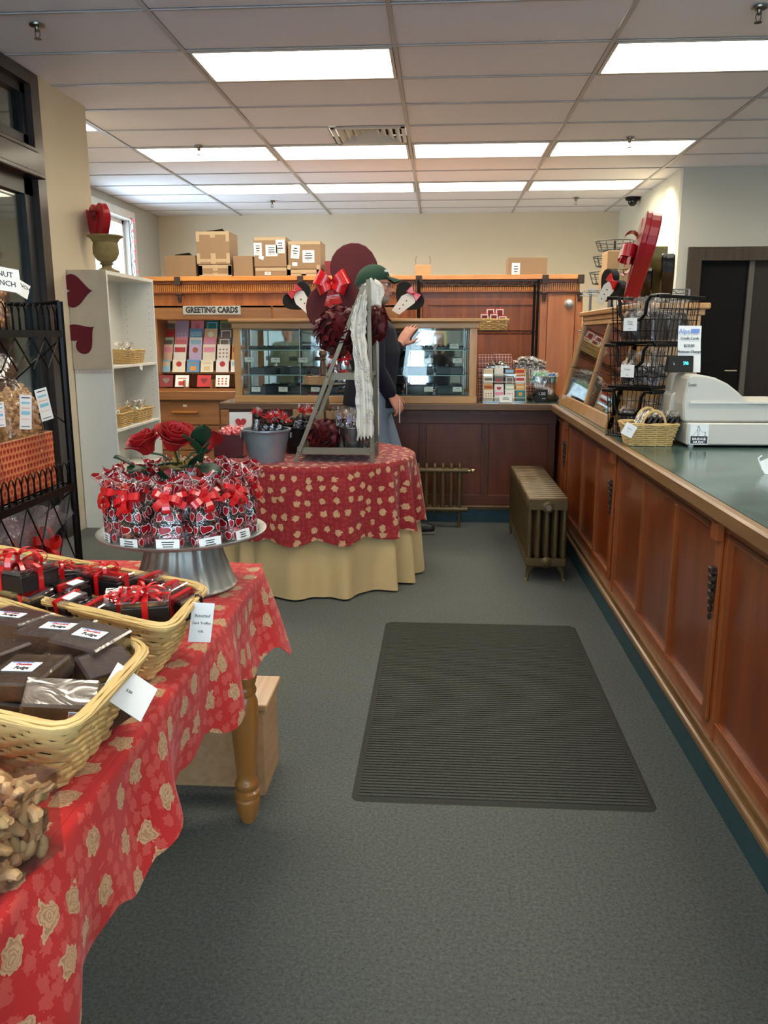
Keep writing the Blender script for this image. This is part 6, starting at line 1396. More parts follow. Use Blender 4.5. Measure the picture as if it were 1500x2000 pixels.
# second layer below them, only partly seen
for i, (u, v) in enumerate(((.2, .4), (.31, .58), (.43, .4), (.55, .58), (.67, .42), (.76, .56))):
    a, b, c, d = [Vector((x, y, 0)) for x, y in B1]; p = (a*(1-u)+b*u)*(1-v)+(d*(1-u)+c*u)*v
    t = thing('truffle_box', f'black box in the lower layer of the long basket, {ordn[i]} from the left', 'gift box', (p.x, p.y, CLZ+.012), -.4, 'lower layer truffle boxes'); MB().box((0, 0, .024), (.085, .075, .048)).build('box', M_blackcard, t, bevel=.0015); MB().box((0, 0, .025), (.011, .077, .05)).build('ribbon', M_ribbon, t)
# fudge blocks
M_fudge = mat('dark_fudge', (58, 36, 26), .4, vary=.35, vs=35, bump=.0015, bs=70); M_nutfudge = mat('nut_fudge', (74, 52, 36), .45, vary=.9, vs=60, bump=.003, bs=70); M_rocky = mat('rocky_fudge', (92, 72, 52), .5, vary=1.0, vs=40, bump=.003, bs=60)
def fudge(px, py, z, sx, sy, h, rot, mt, lab, lbl=(0, 0, .05, .028, 0), side=False):
    p = az(px, py, z); M3 = Euler(rot).to_matrix(); t = thing('fudge_block', lab, 'fudge', p-M3 @ Vector((0, 0, h)), rot=rot, group='wrapped fudge blocks in the near basket')
    MB().box((0, 0, h/2), (sx, sy, h)).build('fudge', mt, t, bevel=.004)
    m = MB(); m.box((0, 0, h/2), (sx+.003, sy+.003, h+.003)); 
    for s_ in (-1, 1):
        for q in (-1, 1): m.add([(s_*(sx/2+.0015), q*sy*.5, .0), (s_*(sx/2+.0015), q*sy*.5, h), (s_*(sx/2+.004), 0, h*.5)], [(0, 1, 2)])
    m.build('cellophane', film('fudge_film', gloss=.05, rough=.16, crinkle=.002, cs=18), t, bevel=.003)
    lx, ly, lw, lh, lr = lbl; st = MB().box((0, 0, 0), (lw, lh, .0008)).build('label', M_paper, t)
    if side: st.location = (lx, -sy/2-.0026, h*.5); st.rotation_euler = (pi/2, 0, lr)
    else: st.location = (lx, ly, h+.0026); st.rotation_euler = (0, 0, lr)
    text('Chocolate', lh*.27, M_redink, st, TRS((0, lh*.22, .0008)), name='print', sx=.95); text('Fudge', lh*.42, M_ink, st, TRS((lw*.06, -lh*.18, .0008)), name='print'); m = MB(); m.box((-lw*.1, lh*.42, .0006), (lw*.7, lh*.07, .0006)); m.build('print', M_blueink, st)
g_ = radians
fudge(28, 1200, .90, .10, .085, .032, (g_(-4), g_(2), g_(-18)), M_fudge, 'dark fudge block at the left frame edge, top layer of the near basket', (.0, -.01, .05, .026, .25))
fudge(108, 1222, .895, .105, .085, .032, (g_(2), g_(0), g_(-14)), M_fudge, 'dark fudge block with a flat label, centre of the near basket top layer', (.01, -.004, .055, .028, .1))
fudge(176, 1240, .895, .095, .09, .034, (g_(3), g_(4), g_(-18)), M_fudge, 'glossy dark fudge block right of centre, top layer of the near basket', (.0, 0, .05, .028, .1))
fudge(48, 1305, .885, .10, .09, .032, (g_(8), g_(-5), g_(-12)), M_nutfudge, 'nut-speckled fudge block with label, front left of the near basket', (-.004, .0, .055, .026, .0))
fudge(120, 1352, .872, .10, .06, .042, (g_(16), g_(10), g_(20)), M_rocky, 'pale-swirled fudge block tilted against the near rim of the basket', (.028, 0, .03, .026, 0), True)
fudge(208, 1292, .872, .08, .055, .055, (g_(28), g_(0), g_(48)), M_fudge, 'fudge block standing on edge by the right corner of the near basket', (.0, 0, .045, .03, .0), True)
fudge(20, 1252, .875, .09, .07, .03, (g_(5), g_(-14), g_(30)), M_nutfudge, 'nut fudge block tipped between the others, left frame edge', (.02, .0, .03, .012, .9))
fudge(140, 1285, .862, .09, .07, .03, (g_(4), g_(8), g_(10)), M_nutfudge, 'nut fudge block in the gap below the two dark ones', (-.02, .0, .03, .012, .2))
fudge(40, 1362, .845, .11, .05, .03, (g_(0), g_(0), g_(-12)), M_fudge, 'dark fudge block low against the near rim, left part', (.0, 0, .03, .014, .0))
for i, (u, v) in enumerate(((.2, .3), (.45, .35), (.72, .35), (.3, .72), (.6, .7), (.84, .68))):
    a, b, c, d = [Vector((x, y, 0)) for x, y in B2]; p = (a*(1-u)+b*u)*(1-v)+(d*(1-u)+c*u)*v
    t = thing('fudge_block', f'wrapped fudge block in the lower layer of the near basket, {ordn[i]} counted from the left', 'fudge', (p.x, p.y, CLZ+.012), -.3, 'lower layer fudge blocks'); MB().box((0, 0, .03), (.1, .085, .06)).build('fudge', M_nutfudge if i % 2 else M_fudge, t, bevel=.004)
# price cards
p = az(384, 1190, .862); t = tagcard(.045, .075, 'upright white price card clipped to the right end of the long basket', (p.x+.005, p.y-.01, .80), (-.15, .22, .62), None, 2, words=[('Assorted', .0085, .05), ('Dark Truffles', .0068, .036), ('9.95', .006, .02)])
p = az(254, 1345, .845); t = thing('price_card', 'large blank-looking white price card tilted over the near basket corner', 'price card', (p.x, p.y-.005, .842), rot=(radians(-52), radians(42), radians(18))); MB().box((0, 0, 0), (.075, .0015, .062)).build('card', M_paper, t); text('5.50', .006, M_ink, t, TRS((0, -.0012, 0), FACE), name='print')
# ------------------------------------------------------------------ clear tub of mixed nuts
N_ = {}
def kidney(s, bend, mt):
    m = MB(); P_ = []; r_ = []
    for k in range(7): a = (k/6-.5)*bend; P_.append((s*.6*sin(a)*1.2, 0, s*.5*(1-cos(a)))); r_.append(s*(.16+.13*sin(pi*(k+.4)/6.8)))
    m.tube(P_, r_, 7); return m.mesh('nut', mt, True)
M_cash = mat('roasted_cashew', (206, 160, 108), .5, vary=.14, vs=60); M_alm = mat('almond_skin', (150, 92, 56), .55, vary=.25, vs=120); M_filb = mat('hazelnut', (190, 138, 96), .5, vary=.2, vs=90); M_pean = mat('peanut', (204, 166, 112), .5, vary=.15, vs=80)
cash = kidney(.03, 2.6, M_cash); alm = MB().sphere((0, 0, 0), (.012, .007, .006), 8, 6).mesh('nut', M_alm, True); filb = MB().sphere((0, 0, 0), (.009, .009, .0085), 8, 6).mesh('nut', M_filb, True); pea = MB().sphere((0, 0, 0), (.010, .0055, .0055), 8, 6).mesh('nut', M_pean, True); bra = MB().sphere((0, 0, 0), (.017, .009, .008), 8, 6).mesh('nut', M_pean, True)
rr = random.Random(77)
tub = thing('nut_tub', 'clear plastic tub of mixed nuts at the lower left frame edge', 'tub', (-.487-.13, .955-.115, CLZ), -.33)
TW, TD, TH_ = .27, .2, .105
M_tub = film('tub_plastic', gloss=.04, rough=.05, crinkle=.0005, cs=10)
m = MB()
for x0, x1, y0, y1 in ((-TW/2, TW/2, -TD/2, -TD/2+.002), (-TW/2, TW/2, TD/2-.002, TD/2), (-TW/2, -TW/2+.002, -TD/2, TD/2), (TW/2-.002, TW/2, -TD/2, TD/2)): m.b2(x0, x1, y0, y1, 0, TH_)
m.b2(-TW/2, TW/2, -TD/2, TD/2, 0, .002); m.build('tub_wall', M_tub, tub, bevel=0); m = MB(); m.b2(-TW/2-.002, TW/2+.002, -TD/2-.002, TD/2+.002, TH_, TH_+.002); ringbox(m, TW/2+.003, TD/2+.003, TH_-.01, TH_, .002); m.build('tub_lid', M_tub, tub)
for k in range(298):
    e = rr.random()
    if e < .45: x, y, z = rr.uniform(-.02, .124), rr.uniform(-.09, .09), TH_-.010-rr.uniform(0, .012)
    elif e < .9: x, y, z = TW/2-.010-rr.uniform(0, .008), rr.uniform(-.088, .088), rr.uniform(.01, TH_-.016)
    else: x, y, z = rr.uniform(-.12, .12), (1 if rr.random() < .3 else -1)*(TD/2-.014), rr.uniform(.01, TH_-.02)
    piece('nut', rr.choice([cash, cash, alm, alm, filb, filb, pea, bra]), tub, (x, y, z), (rr.uniform(0, 6), rr.uniform(0, 6), rr.uniform(0, 6)), (.9,)*3)
MB().box((-.005, 0, TH_*.42), (TW-.034, TD-.03, TH_*.8)).build('nuts_inside', M_alm, tub, kind='stuff')
# ------------------------------------------------------------------ galvanised cake stand
CS = Vector((-.64, 2.0, 0)); PZ = .888; t = thing('cake_stand', 'galvanised pedestal cake stand on the foreground table', 'cake stand', (CS.x, CS.y, CLZ))
M_galv2 = mat('mottled_zinc', (158, 158, 148), .36, metal=.5, vary=.35, vs=18, bump=.0008, bs=26)
h = PZ-CLZ
MB().lathe([(0, h-.012), (.15, h-.014), (.19, h-.006), (.208, h+.002), (.21, h+.006), (.204, h+.007), (.188, h), (.15, h-.004), (0, h-.004)], 56).build('plate', M_galv2, t, True)
MB().lathe([(0, 0), (.128, 0), (.13, .004), (.124, .01), (.1, h*.55), (.088, h-.012), (0, h-.012)], 96, wob=lambda th, z: 1+.022*sin(22*th)*(1 if z > .008 else 0)).build('fluted_base', M_galv2, t, True)
M_hf = film('heart_film', gloss=.17, rough=.1, crinkle=.004, cs=55, hearts=.03); M_lab = M_paper
def heartbag(c, rz, lab, seed, grp='heart printed bags on the cake stand', w=.07, h=.165):
    rr = random.Random(seed); t = thing('sweet_bag', lab, 'bag', c, rz, grp, rot=(rr.uniform(-.08, .08), rr.uniform(-.08, .08), rz)); gbag(w, w*.78, h, .68, seed, 1.25, 22).build('bag_film', M_hf, t, True)
    m = MB()
    for k in range(16): m.sphere((rr.uniform(-.32, .32)*w, rr.uniform(-.25, .25)*w, .035+rr.uniform(0, h*.33)), w*.15, 7, 5)
    m.build('chocolates', M_choc, t, True, kind='stuff'); m = MB()
    for k in range(10): m.sphere((rr.uniform(-.36, .36)*w, rr.uniform(-.3, .3)*w, .012+rr.uniform(0, .018)), w*.12, 7, 5)
    m.build('pink_sweets', M_pinkw, t, True, kind='stuff')
    bow(w*.55, 5, w*.24, 3, seed, M=TRS((0, -w*.16, h*.70), (pi/2-.5, 0, 0))).build('bow', M_ribbon, t)
    m = MB(); st = m.box((0, 0, 0), (w*.76, .0008, .023)).build('label', M_lab, t); st.location = (0, -w*.42, .014); st.rotation_euler = (-.1, 0, 0)
    m = MB(); scribble(m, -w*.24, w*.24, .005, -.0007, 3, .0028, rr); m.build('print', M_ink, st); return t
pos = []
for k in range(12): a = -pi/2+2*pi*k/12+.12; pos.append((a, .158))
wd = ['front centre', 'front right', 'right, front', 'right side', 'right rear', 'rear right', 'rear centre', 'rear left', 'left rear', 'left side', 'left, front', 'front left']
for k, (a, r) in enumerate(pos): heartbag((CS.x+r*cos(a), CS.y+r*sin(a), PZ-.003), a+pi/2, f'clear heart-printed bag of sweets with a red bow on the cake stand, {wd[k]}', 100+k)
for k in range(5): a = -pi/2+.5+2*pi*k/5; heartbag((CS.x+.088*cos(a), CS.y+.088*sin(a), PZ-.003), a+pi/2, f'clear heart-printed bag in the inner ring around the rose pot, {["right front","right rear","rear","left rear","left front"][k]}', 120+k, 'inner ring of heart bags', .058, .17)
# pot with roses
t = thing('rose_pot', 'small pot of red artificial roses at the centre of the cake stand', 'flowers', (CS.x, CS.y, PZ-.003))
MB().lathe([(0, 0), (.034, 0), (.046, .165), (.049, .168), (.049, .176), (.044, .176), (.04, .16), (0, .158)], 28).build('pot', mat('brassy_pot', (150, 122, 66), .35, metal=.6), t, True)
m = MB(); rr = random.Random(4)
for k in range(60): a = rr.uniform(0, 6.28); q = rr.uniform(0, .045); m.tube([(q*cos(a), q*sin(a), .17+rr.uniform(0, .012)), (q*cos(a)+rr.uniform(-.02, .02), q*sin(a)+rr.uniform(-.02, .02), .18+rr.uniform(-.01, .012))], .0012, 4)
m.build('straw', mat('dry_straw', (196, 160, 84), .8), t, kind='stuff')
M_rosep = mat('red_rose_petal', (160, 10, 14), .6, vary=.35, vs=30); M_leaf = mat('dark_rose_leaf', (28, 58, 36), .45, vary=.25, vs=20); M_rstem = mat('rose_stem', (40, 70, 40), .5)
def rose(r, seed):
    rr = random.Random(seed); m = MB()
    for k in range(22):
        f = k/21; a0 = k*2.4; opn = .12+1.05*f**1.3; rad = r*(.12+.62*f); wdt = 1.5-.55*f; hh = r*(1.0-.18*f)
        def fn(u, v, a0=a0, opn=opn, rad=rad, wdt=wdt, hh=hh, f=f):
            a = a0+(u-.5)*wdt*2*(1-.3*v*v); q = rad*(.45+.6*v)+r*.25*opn*v**3*(f > .3); z = hh*(-.55+1.25*v)-r*.55*max(0, opn-.6)*v**2-r*.10*(abs(u-.5)*2)**2*v+r*.03*sin(9*u+k)
            return (q*cos(a), q*sin(a), z)
        m.grid(6, 5, fn)
    return m
for i, (px, py, yy, r, rot) in enumerate(((283, 868, 1.96, .047, (.25, -.35, 0)), (338, 858, 1.93, .052, (.45, .0, 1)), (400, 866, 2.02, .046, (.1, .6, 2)), (350, 850, 2.1, .04, (-.5, 0, 3)))):
    p = ay(px, py, yy); lp = (p.x-CS.x, yy-CS.y, p.z-PZ+.003); o = rose(r, i).build('rose_bloom', M_rosep, t, True, thick=.0008); o.location = lp; o.rotation_euler = rot
    m = MB(); m.tube([(0, 0, .165), (lp[0]*.5, lp[1]*.5, .2), (lp[0], lp[1], lp[2]-r*.4)], .0028, 6); m.build('stem', M_rstem, t)
def leaf(p0, d, up, ln, w):
    d = Vector(d).normalized(); s_ = d.cross(Vector(up)).normalized(); n_ = s_.cross(d); p0 = Vector(p0); m = MB()
    m.grid(6, 10, lambda u, v: p0+d*(ln*v)+s_*((u-.5)*w*2*sin(pi*min(1, v*.96+.03))**.8)+n_*(abs(u-.5)*w*.5-.25*ln*v*v)); return m
for px, py, d, ln in ((262, 905, (-.3, -.4, .5), .06), (300, 915, (-.6, -.5, -.1), .07), (375, 905, (.5, -.5, .8), .085), (285, 905, (-.2, -.9, .2), .07), (318, 900, (.1, -.8, .3), .07), (385, 905, (.8, -.4, .1), .07), (345, 900, (-.1, -.9, .4), .065), (395, 893, (.2, -.3, .9), .06), (395, 862, (.1, -.5, 1), .07), (388, 880, (-.2, -.6, 1), .075), (330, 912, (0, -1, -.1), .05), (355, 905, (.4, -.6, .3), .06)):
    p = ay(px, py, 1.95); leaf((p.x-CS.x, 1.95-CS.y, p.z-PZ-.01), d, (0, -.3, 1), ln, .026).build('leaf', M_leaf, t, True, thick=.0008)
# ------------------------------------------------------------------ black baker's rack at the left
t = thing('bakers_rack', 'black wrought metal bakers rack with looped basket shelves, left of the table', 'rack', (0, 0, 0))
FXr, BXr, YN, YFr = -1.285, -1.66, 1.75, 2.81
for x in (FXr, BXr):
    for y in (YN, YFr): m = MB(); m.tube([(x, y, 0), (x, y, 1.485 if x == FXr else 1.6)], .0135, 8); m.build('post', M_blackwire, t, True)
Z3 = [1.385, .86, .36]
for zi, z in enumerate(Z3):
    m = MB()
    for x in (FXr, BXr): m.b2(x-.007, x+.007, YN, YFr, z-.018, z+.004)
    for y in (YN, YFr): m.b2(BXr, FXr, y-.007, y+.007, z-.018, z+.004)
    n = 22
    for k in range(n): x = BXr+(FXr-BXr)*(k+.5)/n; m.tube([(x, YN, z), (x, YFr, z)], .0022, 4)
    for k in range(8): y = YN+(YFr-YN)*(k+.5)/8; m.tube([(BXr, y, z-.004), (FXr, y, z-.004)], .003, 4)
    m.build('shelf_frame', M_blackwire, t)
    m = MB(); pitch = .0405; nn = int((YFr-YN)/pitch)
    for k in range(nn):
        y0 = YFr-.018-pitch*k
        for dx, x in ((1, FXr),): m.tube([(x, y0+.024*cos(pi*q/8)*(1), z+.085*sin(pi*q/8)**.75) for q in range(9)], .0024, 5)
    m.build('looped_edge', M_blackwire, t)
    m = MB(); dz, st = ((.10, .10) if zi == 0 else (.26, .16)); yy = YFr-.02
    while yy-st > YN:
        zb_ = z-.02
        m.tube([(FXr, yy, zb_), (FXr, yy-st, zb_-dz)], .0026, 5); m.tube([(FXr, yy-st, zb_), (FXr, yy, zb_-dz)], .0026, 5); yy -= st
    m.tube([(BXr, YFr, zb_), (FXr, YFr, zb_-.3)], .003, 6); m.tube([(FXr, YFr, zb_), (BXr, YFr, zb_-.3)], .003, 6)
    if zi == 0: m.tube([(FXr, 2.3+.09*cos(pi+pi*q/10), zb_-.035*sin(pi*q/10)) for q in range(11)], .006, 6)
    m.build('lattice', M_blackwire, t)
m = MB(); m.tube([(FXr, YFr, 1.483), (FXr-.1, YFr, 1.475), (FXr-.2, YFr, 1.478), (FXr-.33, YFr, 1.50), (BXr, YFr, 1.52)], .007, 8); m.build('top_rail', M_blackwire, t, True)
# heart-printed carton holding the cashew bags
q = MB(); q.wantuv = True; q.hasuv = True; bx = thing('heart_carton', 'orange carton printed with small red hearts on the rack, holding cashew bags', 'carton', (-1.40, 2.42, .869), .0)
W_, D_, H_ = .19, .62, .185
for x0, x1, y0, y1 in ((-W_/2, W_/2, -D_/2, -D_/2+.004), (-W_/2, W_/2, D_/2-.004, D_/2), (-W_/2, -W_/2+.004, -D_/2, D_/2), (W_/2-.004, W_/2, -D_/2, D_/2)): q.b2(x0, x1, y0, y1, 0, H_)
q.build('carton_wall', uvprint('orange_heart_print', (214, 130, 84), (176, 52, 34), .021), bx); MB().b2(-W_/2, W_/2, -D_/2, D_/2, 0, .004).build('carton_floor', M_kraft, bx); m = MB(); ringbox(m, W_/2+.001, D_/2+.001, H_-.001, H_+.002, .006); m.build('carton_edge', mat('tan_board_edge', (214, 160, 112), .7), bx)
def nutbag(c, rz, w, d, h, lab, grp, meshes, n, labels, fill=.62, seed=0, name='nut_bag'):
    rr = random.Random(seed); t = thing(name, lab, 'bag', c, rz, grp); gbag(w, d, h, .84, seed, .9, 26, .7).build('bag_film', film('nut_film', gloss=.05, rough=.1, crinkle=.004, cs=22), t, True)
    for k in range(n):
        z = .012+rr.random()*h*fill; kx = 1 if z < h*.59 else 1-.75*((z-h*.59)/(h*.25))**2; kx = max(kx, .3); a = rr.uniform(-1.9, 1.0); e = .6
        x = abs(cos(a))**e*(1 if cos(a) > 0 else -1)*(w/2-.02)*kx; y = abs(sin(a))**e*(1 if sin(a) > 0 else -1)*(d/2-.018)*kx
        piece('nut', rr.choice(meshes), t, (x*rr.uniform(.85, 1), y*rr.uniform(.85, 1), z), (rr.uniform(0, 6), rr.uniform(0, 6), rr.uniform(0, 6)))
    m = MB(); m.box((0, 0, h*fill*.47), (w-.07, d-.065, h*fill*.9)); m.build('nuts_inside', meshes[0].materials[0], t, kind='stuff'); return t
cash.name = 'nut'
def strip_label(px, py0, py1, X_, w, par, tilt, words=None):
    a = ax(px, py0, X_); b = ax(px, py1, X_); h = a.z-b.z; g = MB().box((0, 0, 0), (w, .001, h)).build('label', M_paper, None); g.parent = par
    Mw = Matrix.Translation((X_, (a.y+b.y)/2, (a.z+b.z)/2)) @ Euler((0, tilt, radians(62))).to_matrix().to_4x4(); bpy.context.view_layer.update(); g.matrix_local = par.matrix_world.inverted() @ Mw
    for k, (mt, z, hh) in enumerate(((M_ink, .42, .03), (mat('sky_print', (130, 196, 214), .6), .27, .06), (mat('peach_print', (232, 180, 150), .6), .12, .03), (mat('sky_print', (1, 1, 1)), -.02, .1), (mat('peach_print', (1, 1, 1)), -.2, .02), (M_ink, -.42, .02))): m = MB(); m.box((0, -.0008, z*h), (w*.7, .0006, hh*h)); m.build('print', mt, g)
g = nutbag((-1.395, 2.595, .875), .0, .19, .23, .42, 'tall clear bag of cashews with white label strips, right bag in the heart carton', 'cashew bags in the heart carton', [cash], 295, None, .74, 5); strip_label(86, 758, 822, -1.29, .046, g, -.18); strip_label(50, 771, 839, -1.288, .042, g, .1)
g = nutbag((-1.395, 2.30, .875), .0, .19, .23, .41, 'clear bag of cashews cut by the left frame edge in the heart carton', 'cashew bags in the heart carton', [cash], 240, None, .72, 6); strip_label(-3, 785, 835, -1.276, .04, g, .0)
M_pop = mat('caramel_popcorn', (210, 150, 84), .5, vary=.35, vs=50, bump=.003, bs=60); pop1 = MB(); pop1.sphere((0, 0, 0), (.014, .011, .01), 7, 5); pop1.sphere((.009, .004, .006), .008, 6, 5); pop1 = pop1.mesh('nut', M_pop, True)
def crunch(c, lab, w, h, seed, px, py0, py1, words, X_, tilt, lw=.1):
    g = nutbag(c, .5, w, w*.8, h, lab, None, [pop1, pea, alm], 110, None, .62, seed, 'crunch_bag')
    a = ax(px, py0, X_); b = ax(px, py1, X_); hh = a.z-b.z; st = MB().box((0, 0, 0), (lw, .001, hh)).build('label', M_paper, None); st.parent = g; bpy.context.view_layer.update()
    st.matrix_local = g.matrix_world.inverted() @ Matrix.Translation((X_, (a.y+b.y)/2, (a.z+b.z)/2)) @ Euler((radians(-18), tilt, radians(55))).to_matrix().to_4x4()
    for k, s_ in enumerate(words): text(s_, hh*.32, M_ink, st, TRS((0, -.001, hh*(.2-.38*k)), FACE), name='print')
crunch((-1.42, 2.46, 1.392), 'clear bag of nut crunch with a large printed label, top shelf left frame edge', .2, .34, 11, -2, 518, 568, ('PEANUT', 'CRUNCH'), -1.30, .12, .13)
crunch((-1.46, 2.66, 1.392), 'smaller clear bag of nut crunch behind, right one on the top shelf', .14, .24, 12, 38, 545, 577, ('CRUNCH',), -1.375, .5, .07)
M_cf = film('pinkish_film', (255, 240, 242), .2, .12, .006, 40, milk=.12)
for k, (y, x) in enumerate(((2.72, -1.40), (2.52, -1.42), (2.30, -1.42))):
    g = thing('sweet_bag', f'clear bag of pink sweets with a red ribbon on the lowest rack shelf, {["right","middle","left"][k]} one', 'bag', (x, y, .37), rr.uniform(0, 2), 'bags on the lowest rack shelf'); gbag(.2, .17, .42, .62, 200+k, 1.2, 24).build('bag_film', M_cf, g, True); m = MB()
    for q in range(40): m.sphere((rr.uniform(-.07, .07), rr.uniform(-.06, .06), .02+rr.uniform(0, .2)), .022, 7, 5)
    m.build('pink_sweets', M_pinkw, g, True, kind='stuff'); bow(.09, 5, .03, 4, k, M=TRS((.03, -.03, .27), (pi/2-.3, 0, 1.0))).build('bow', M_ribbon, g)
# ------------------------------------------------------------------ white bookcase with runner, urn, small baskets
M_bc = mat('white_laminate', (226, 224, 214), .45, vary=.02, vs=2)
t = thing('bookcase', 'white open bookcase standing end-on against the left pier', 'bookcase', (0, 0, 0)); X0, X1, YA, YB_ = -2.555, -2.28, 5.75, 6.70; ZB = 1.812
MB().b2(X0, X1, YA, YA+.02, 0, ZB).build('side_panel', M_bc, t, bevel=.002); MB().b2(X0, X1, YB_-.02, YB_, 0, ZB).build('side_panel', M_bc, t, bevel=.002); MB().b2(X0, X0+.008, YA+.02, YB_-.02, 0, ZB).build('back_panel', M_bc, t)
MB().b2(X0, X1, YA+.02, YB_-.02, ZB-.025, ZB).build('top_panel', M_bc, t); sh = [1.165, .715, .38, .06]
for z in sh: MB().b2(X0+.01, X1-.005, YA+.02, YB_-.02, z-.02, z).build('shelf', M_bc, t, bevel=.002)
m = MB()
for z in [.8+.05*k for k in range(19)]:
    for x in (X1-.04, X0+.05): m.tube([(x, YB_-.0205, z), (x, YB_-.022, z)], .003, 6)
m.build('peg_holes', M_ink, t)
M_linen = mat('beige_linen', (188, 172, 148), .9, vary=.12, vs=14, bump=.0006, bs=300)
r_ = thing('table_runner', 'beige linen runner with two maroon hearts hanging down the bookcase side', 'runner', (0, 0, 0)); zr1 = ay(160, 722, YA).z
def rn(u, v):
    L_ = v*1.0; top = .24
    if v < .22: return (X0+.0+(X1-X0)*u, YA+.16-(.16+.006)*v/.22, ZB+.004)
    z = ZB+.004-(ZB-zr1)*(v-.22)/.78; return (X0-.03*min(1, (v-.22)*5)*(1-u)*0+(X1-X0+.0)*u, YA-.006-.003*sin(v*20+u*3), z)
m = MB(); m.grid(8, 40, rn); m.build('cloth', M_linen, r_, True, thick=.0015)
m = MB()
for k in range(34): x = X0+.004+(X1-X0-.008)*k/33; m.tube([(x, YA-.007, zr1+.004), (x+.001*sin(k), YA-.008, zr1-.028)], .0016, 4)
m.build('fringe', mat('pinkish_fringe', (190, 160, 150), .9), r_, kind='stuff')
M_mar = mat('maroon_wool', (96, 18, 30), .95, vary=.1, vs=40)
for (px, py, rot) in ((153, 568, 0.0), (163, 655, .64)):
    p = ay(px, py, YA-.009); o = MB().prism(heart_out(.225, 40), .003, TRS((0, 0, 0), (0, 3*pi/2-rot, 0))).build('wool_heart', M_mar, r_, bevel=.001); o.location = (p.x, YA-.011, p.z)
t = thing('stone_urn', 'mossy stone urn on top of the white bookcase', 'urn', (-2.41, 6.1, ZB+.001)); M_urn = mat('mossy_stone', (128, 112, 70), .85, vary=.45, vs=22, bump=.004, bs=40)
MB().lathe([(0, 0), (.085, 0), (.088, .02), (.06, .03), (.035, .045), (.035, .06), (.052, .07), (.04, .078), (.07, .1), (.092, .14), (.09, .19), (.085, .215), (.105, .245), (.125, .255), (.125, .265), (.1, .262), (.08, .2), (0, .19)], 36, wob=lambda th, z: 1+.012*sin(12*th)*(.08 < z < .22)).build('urn_body', M_urn, t, True)
zu = ZB+.255
t, _ = heartbox('heart_box', 'red heart box with dark bow standing in the stone urn', (-2.40, 6.08, zu-.03), (radians(8), .05, radians(-50)), .28, .055, mat('red_heart_box', (176, 20, 34), .4, vary=.1)); bow(.05, 4, .02, 3, 9, M=TRS((.0, -.05, .19), (pi/2, 0, 0))).build('bow', mat('dark_red_bow', (110, 14, 24), .4), t)
t, _ = heartbox('heart_box', 'second red heart box behind the first in the stone urn', (-2.485, 6.16, zu-.03), (radians(8), .0, radians(-50)), .26, .05, mat('red_heart_box', (1, 1, 1)))
def smallb(yc, z, w, lab, cnt, grp):
    t = thing('wicker_basket', lab, 'basket', (X0+.16, yc, z+.001)); wicker([(-.1, -w), (.1, -w), (.1, w), (-.1, w)], .1, 0, .85, 7, .018, .005, par=t, rimr=.007)
    for k in range(cnt):
        g = thing('sweet_bag', f'small bag of {["nuts","mint candy","chocolate"][k % 3]} in the {grp}, {ordn[k]} from near end', 'bag', (X0+.16+rr.uniform(-.03, .03), yc-w*.6+w*1.2*k/max(1, cnt-1), z+.04), rr.uniform(0, 2), 'bags in the '+grp); gbag(.07, .05, .12, .65, 300+k+int(yc*10), 1, 14).build('bag_film', M_film, g, True); m = MB()
        for q in range(12): m.sphere((rr.uniform(-.022, .022), rr.uniform(-.015, .015), .015+rr.uniform(0, .06)), .011, 6, 5)
        m.build('sweets', [M_pean, mat('green_white_candy', (180, 210, 180), .4, vary=.5, vs=60), M_choc][k % 3], g, True, kind='stuff')
smallb(6.32, 1.165, .16, 'wide pale basket on the upper bookcase shelf', 4, 'upper shelf basket'); smallb(6.02, .715, .13, 'pale basket at the near end of the lower bookcase shelf', 3, 'near lower basket'); smallb(6.42, .715, .17, 'pale basket at the far end of the lower bookcase shelf', 4, 'far lower basket')
p = ax(262, 708, X1+.005); tagcard(.06, .035, 'white price card hanging below the upper bookcase shelf', (X1+.004, 6.3, 1.12), (0, .35, pi/2), None, 1)
# ================================================================== PEOPLE
def fuse(shape, vox, name, mt, parent, smooth=2, loc=None):
    """turn overlapping tapered limbs into one continuous skin"""
    me = shape.mesh('raw', mt, merge=False); o = bpy.data.objects.new('raw', me); COL.objects.link(o)
    md = o.modifiers.new('r', 'REMESH'); md.mode = 'VOXEL'; md.voxel_size = vox; md.use_smooth_shade = True
    ms = o.modifiers.new('s', 'SMOOTH'); ms.iterations = smooth; ms.factor = .5
    bpy.context.view_layer.update(); res = bpy.data.meshes.new_from_object(o.evaluated_get(bpy.context.evaluated_depsgraph_get())); bpy.data.objects.remove(o)
    res.name = name; res.materials.clear(); res.materials.append(mt); res.polygons.foreach_set('use_smooth', [True]*len(res.polygons))
    p = bpy.data.objects.new(name, res); COL.objects.link(p); p.parent = parent; return p
def limb(m, pts, rs, n=14):
    m.tube(pts, rs, n)
    for p, r in zip(pts, rs): m.sphere(p, r*1.0, 12, 8)
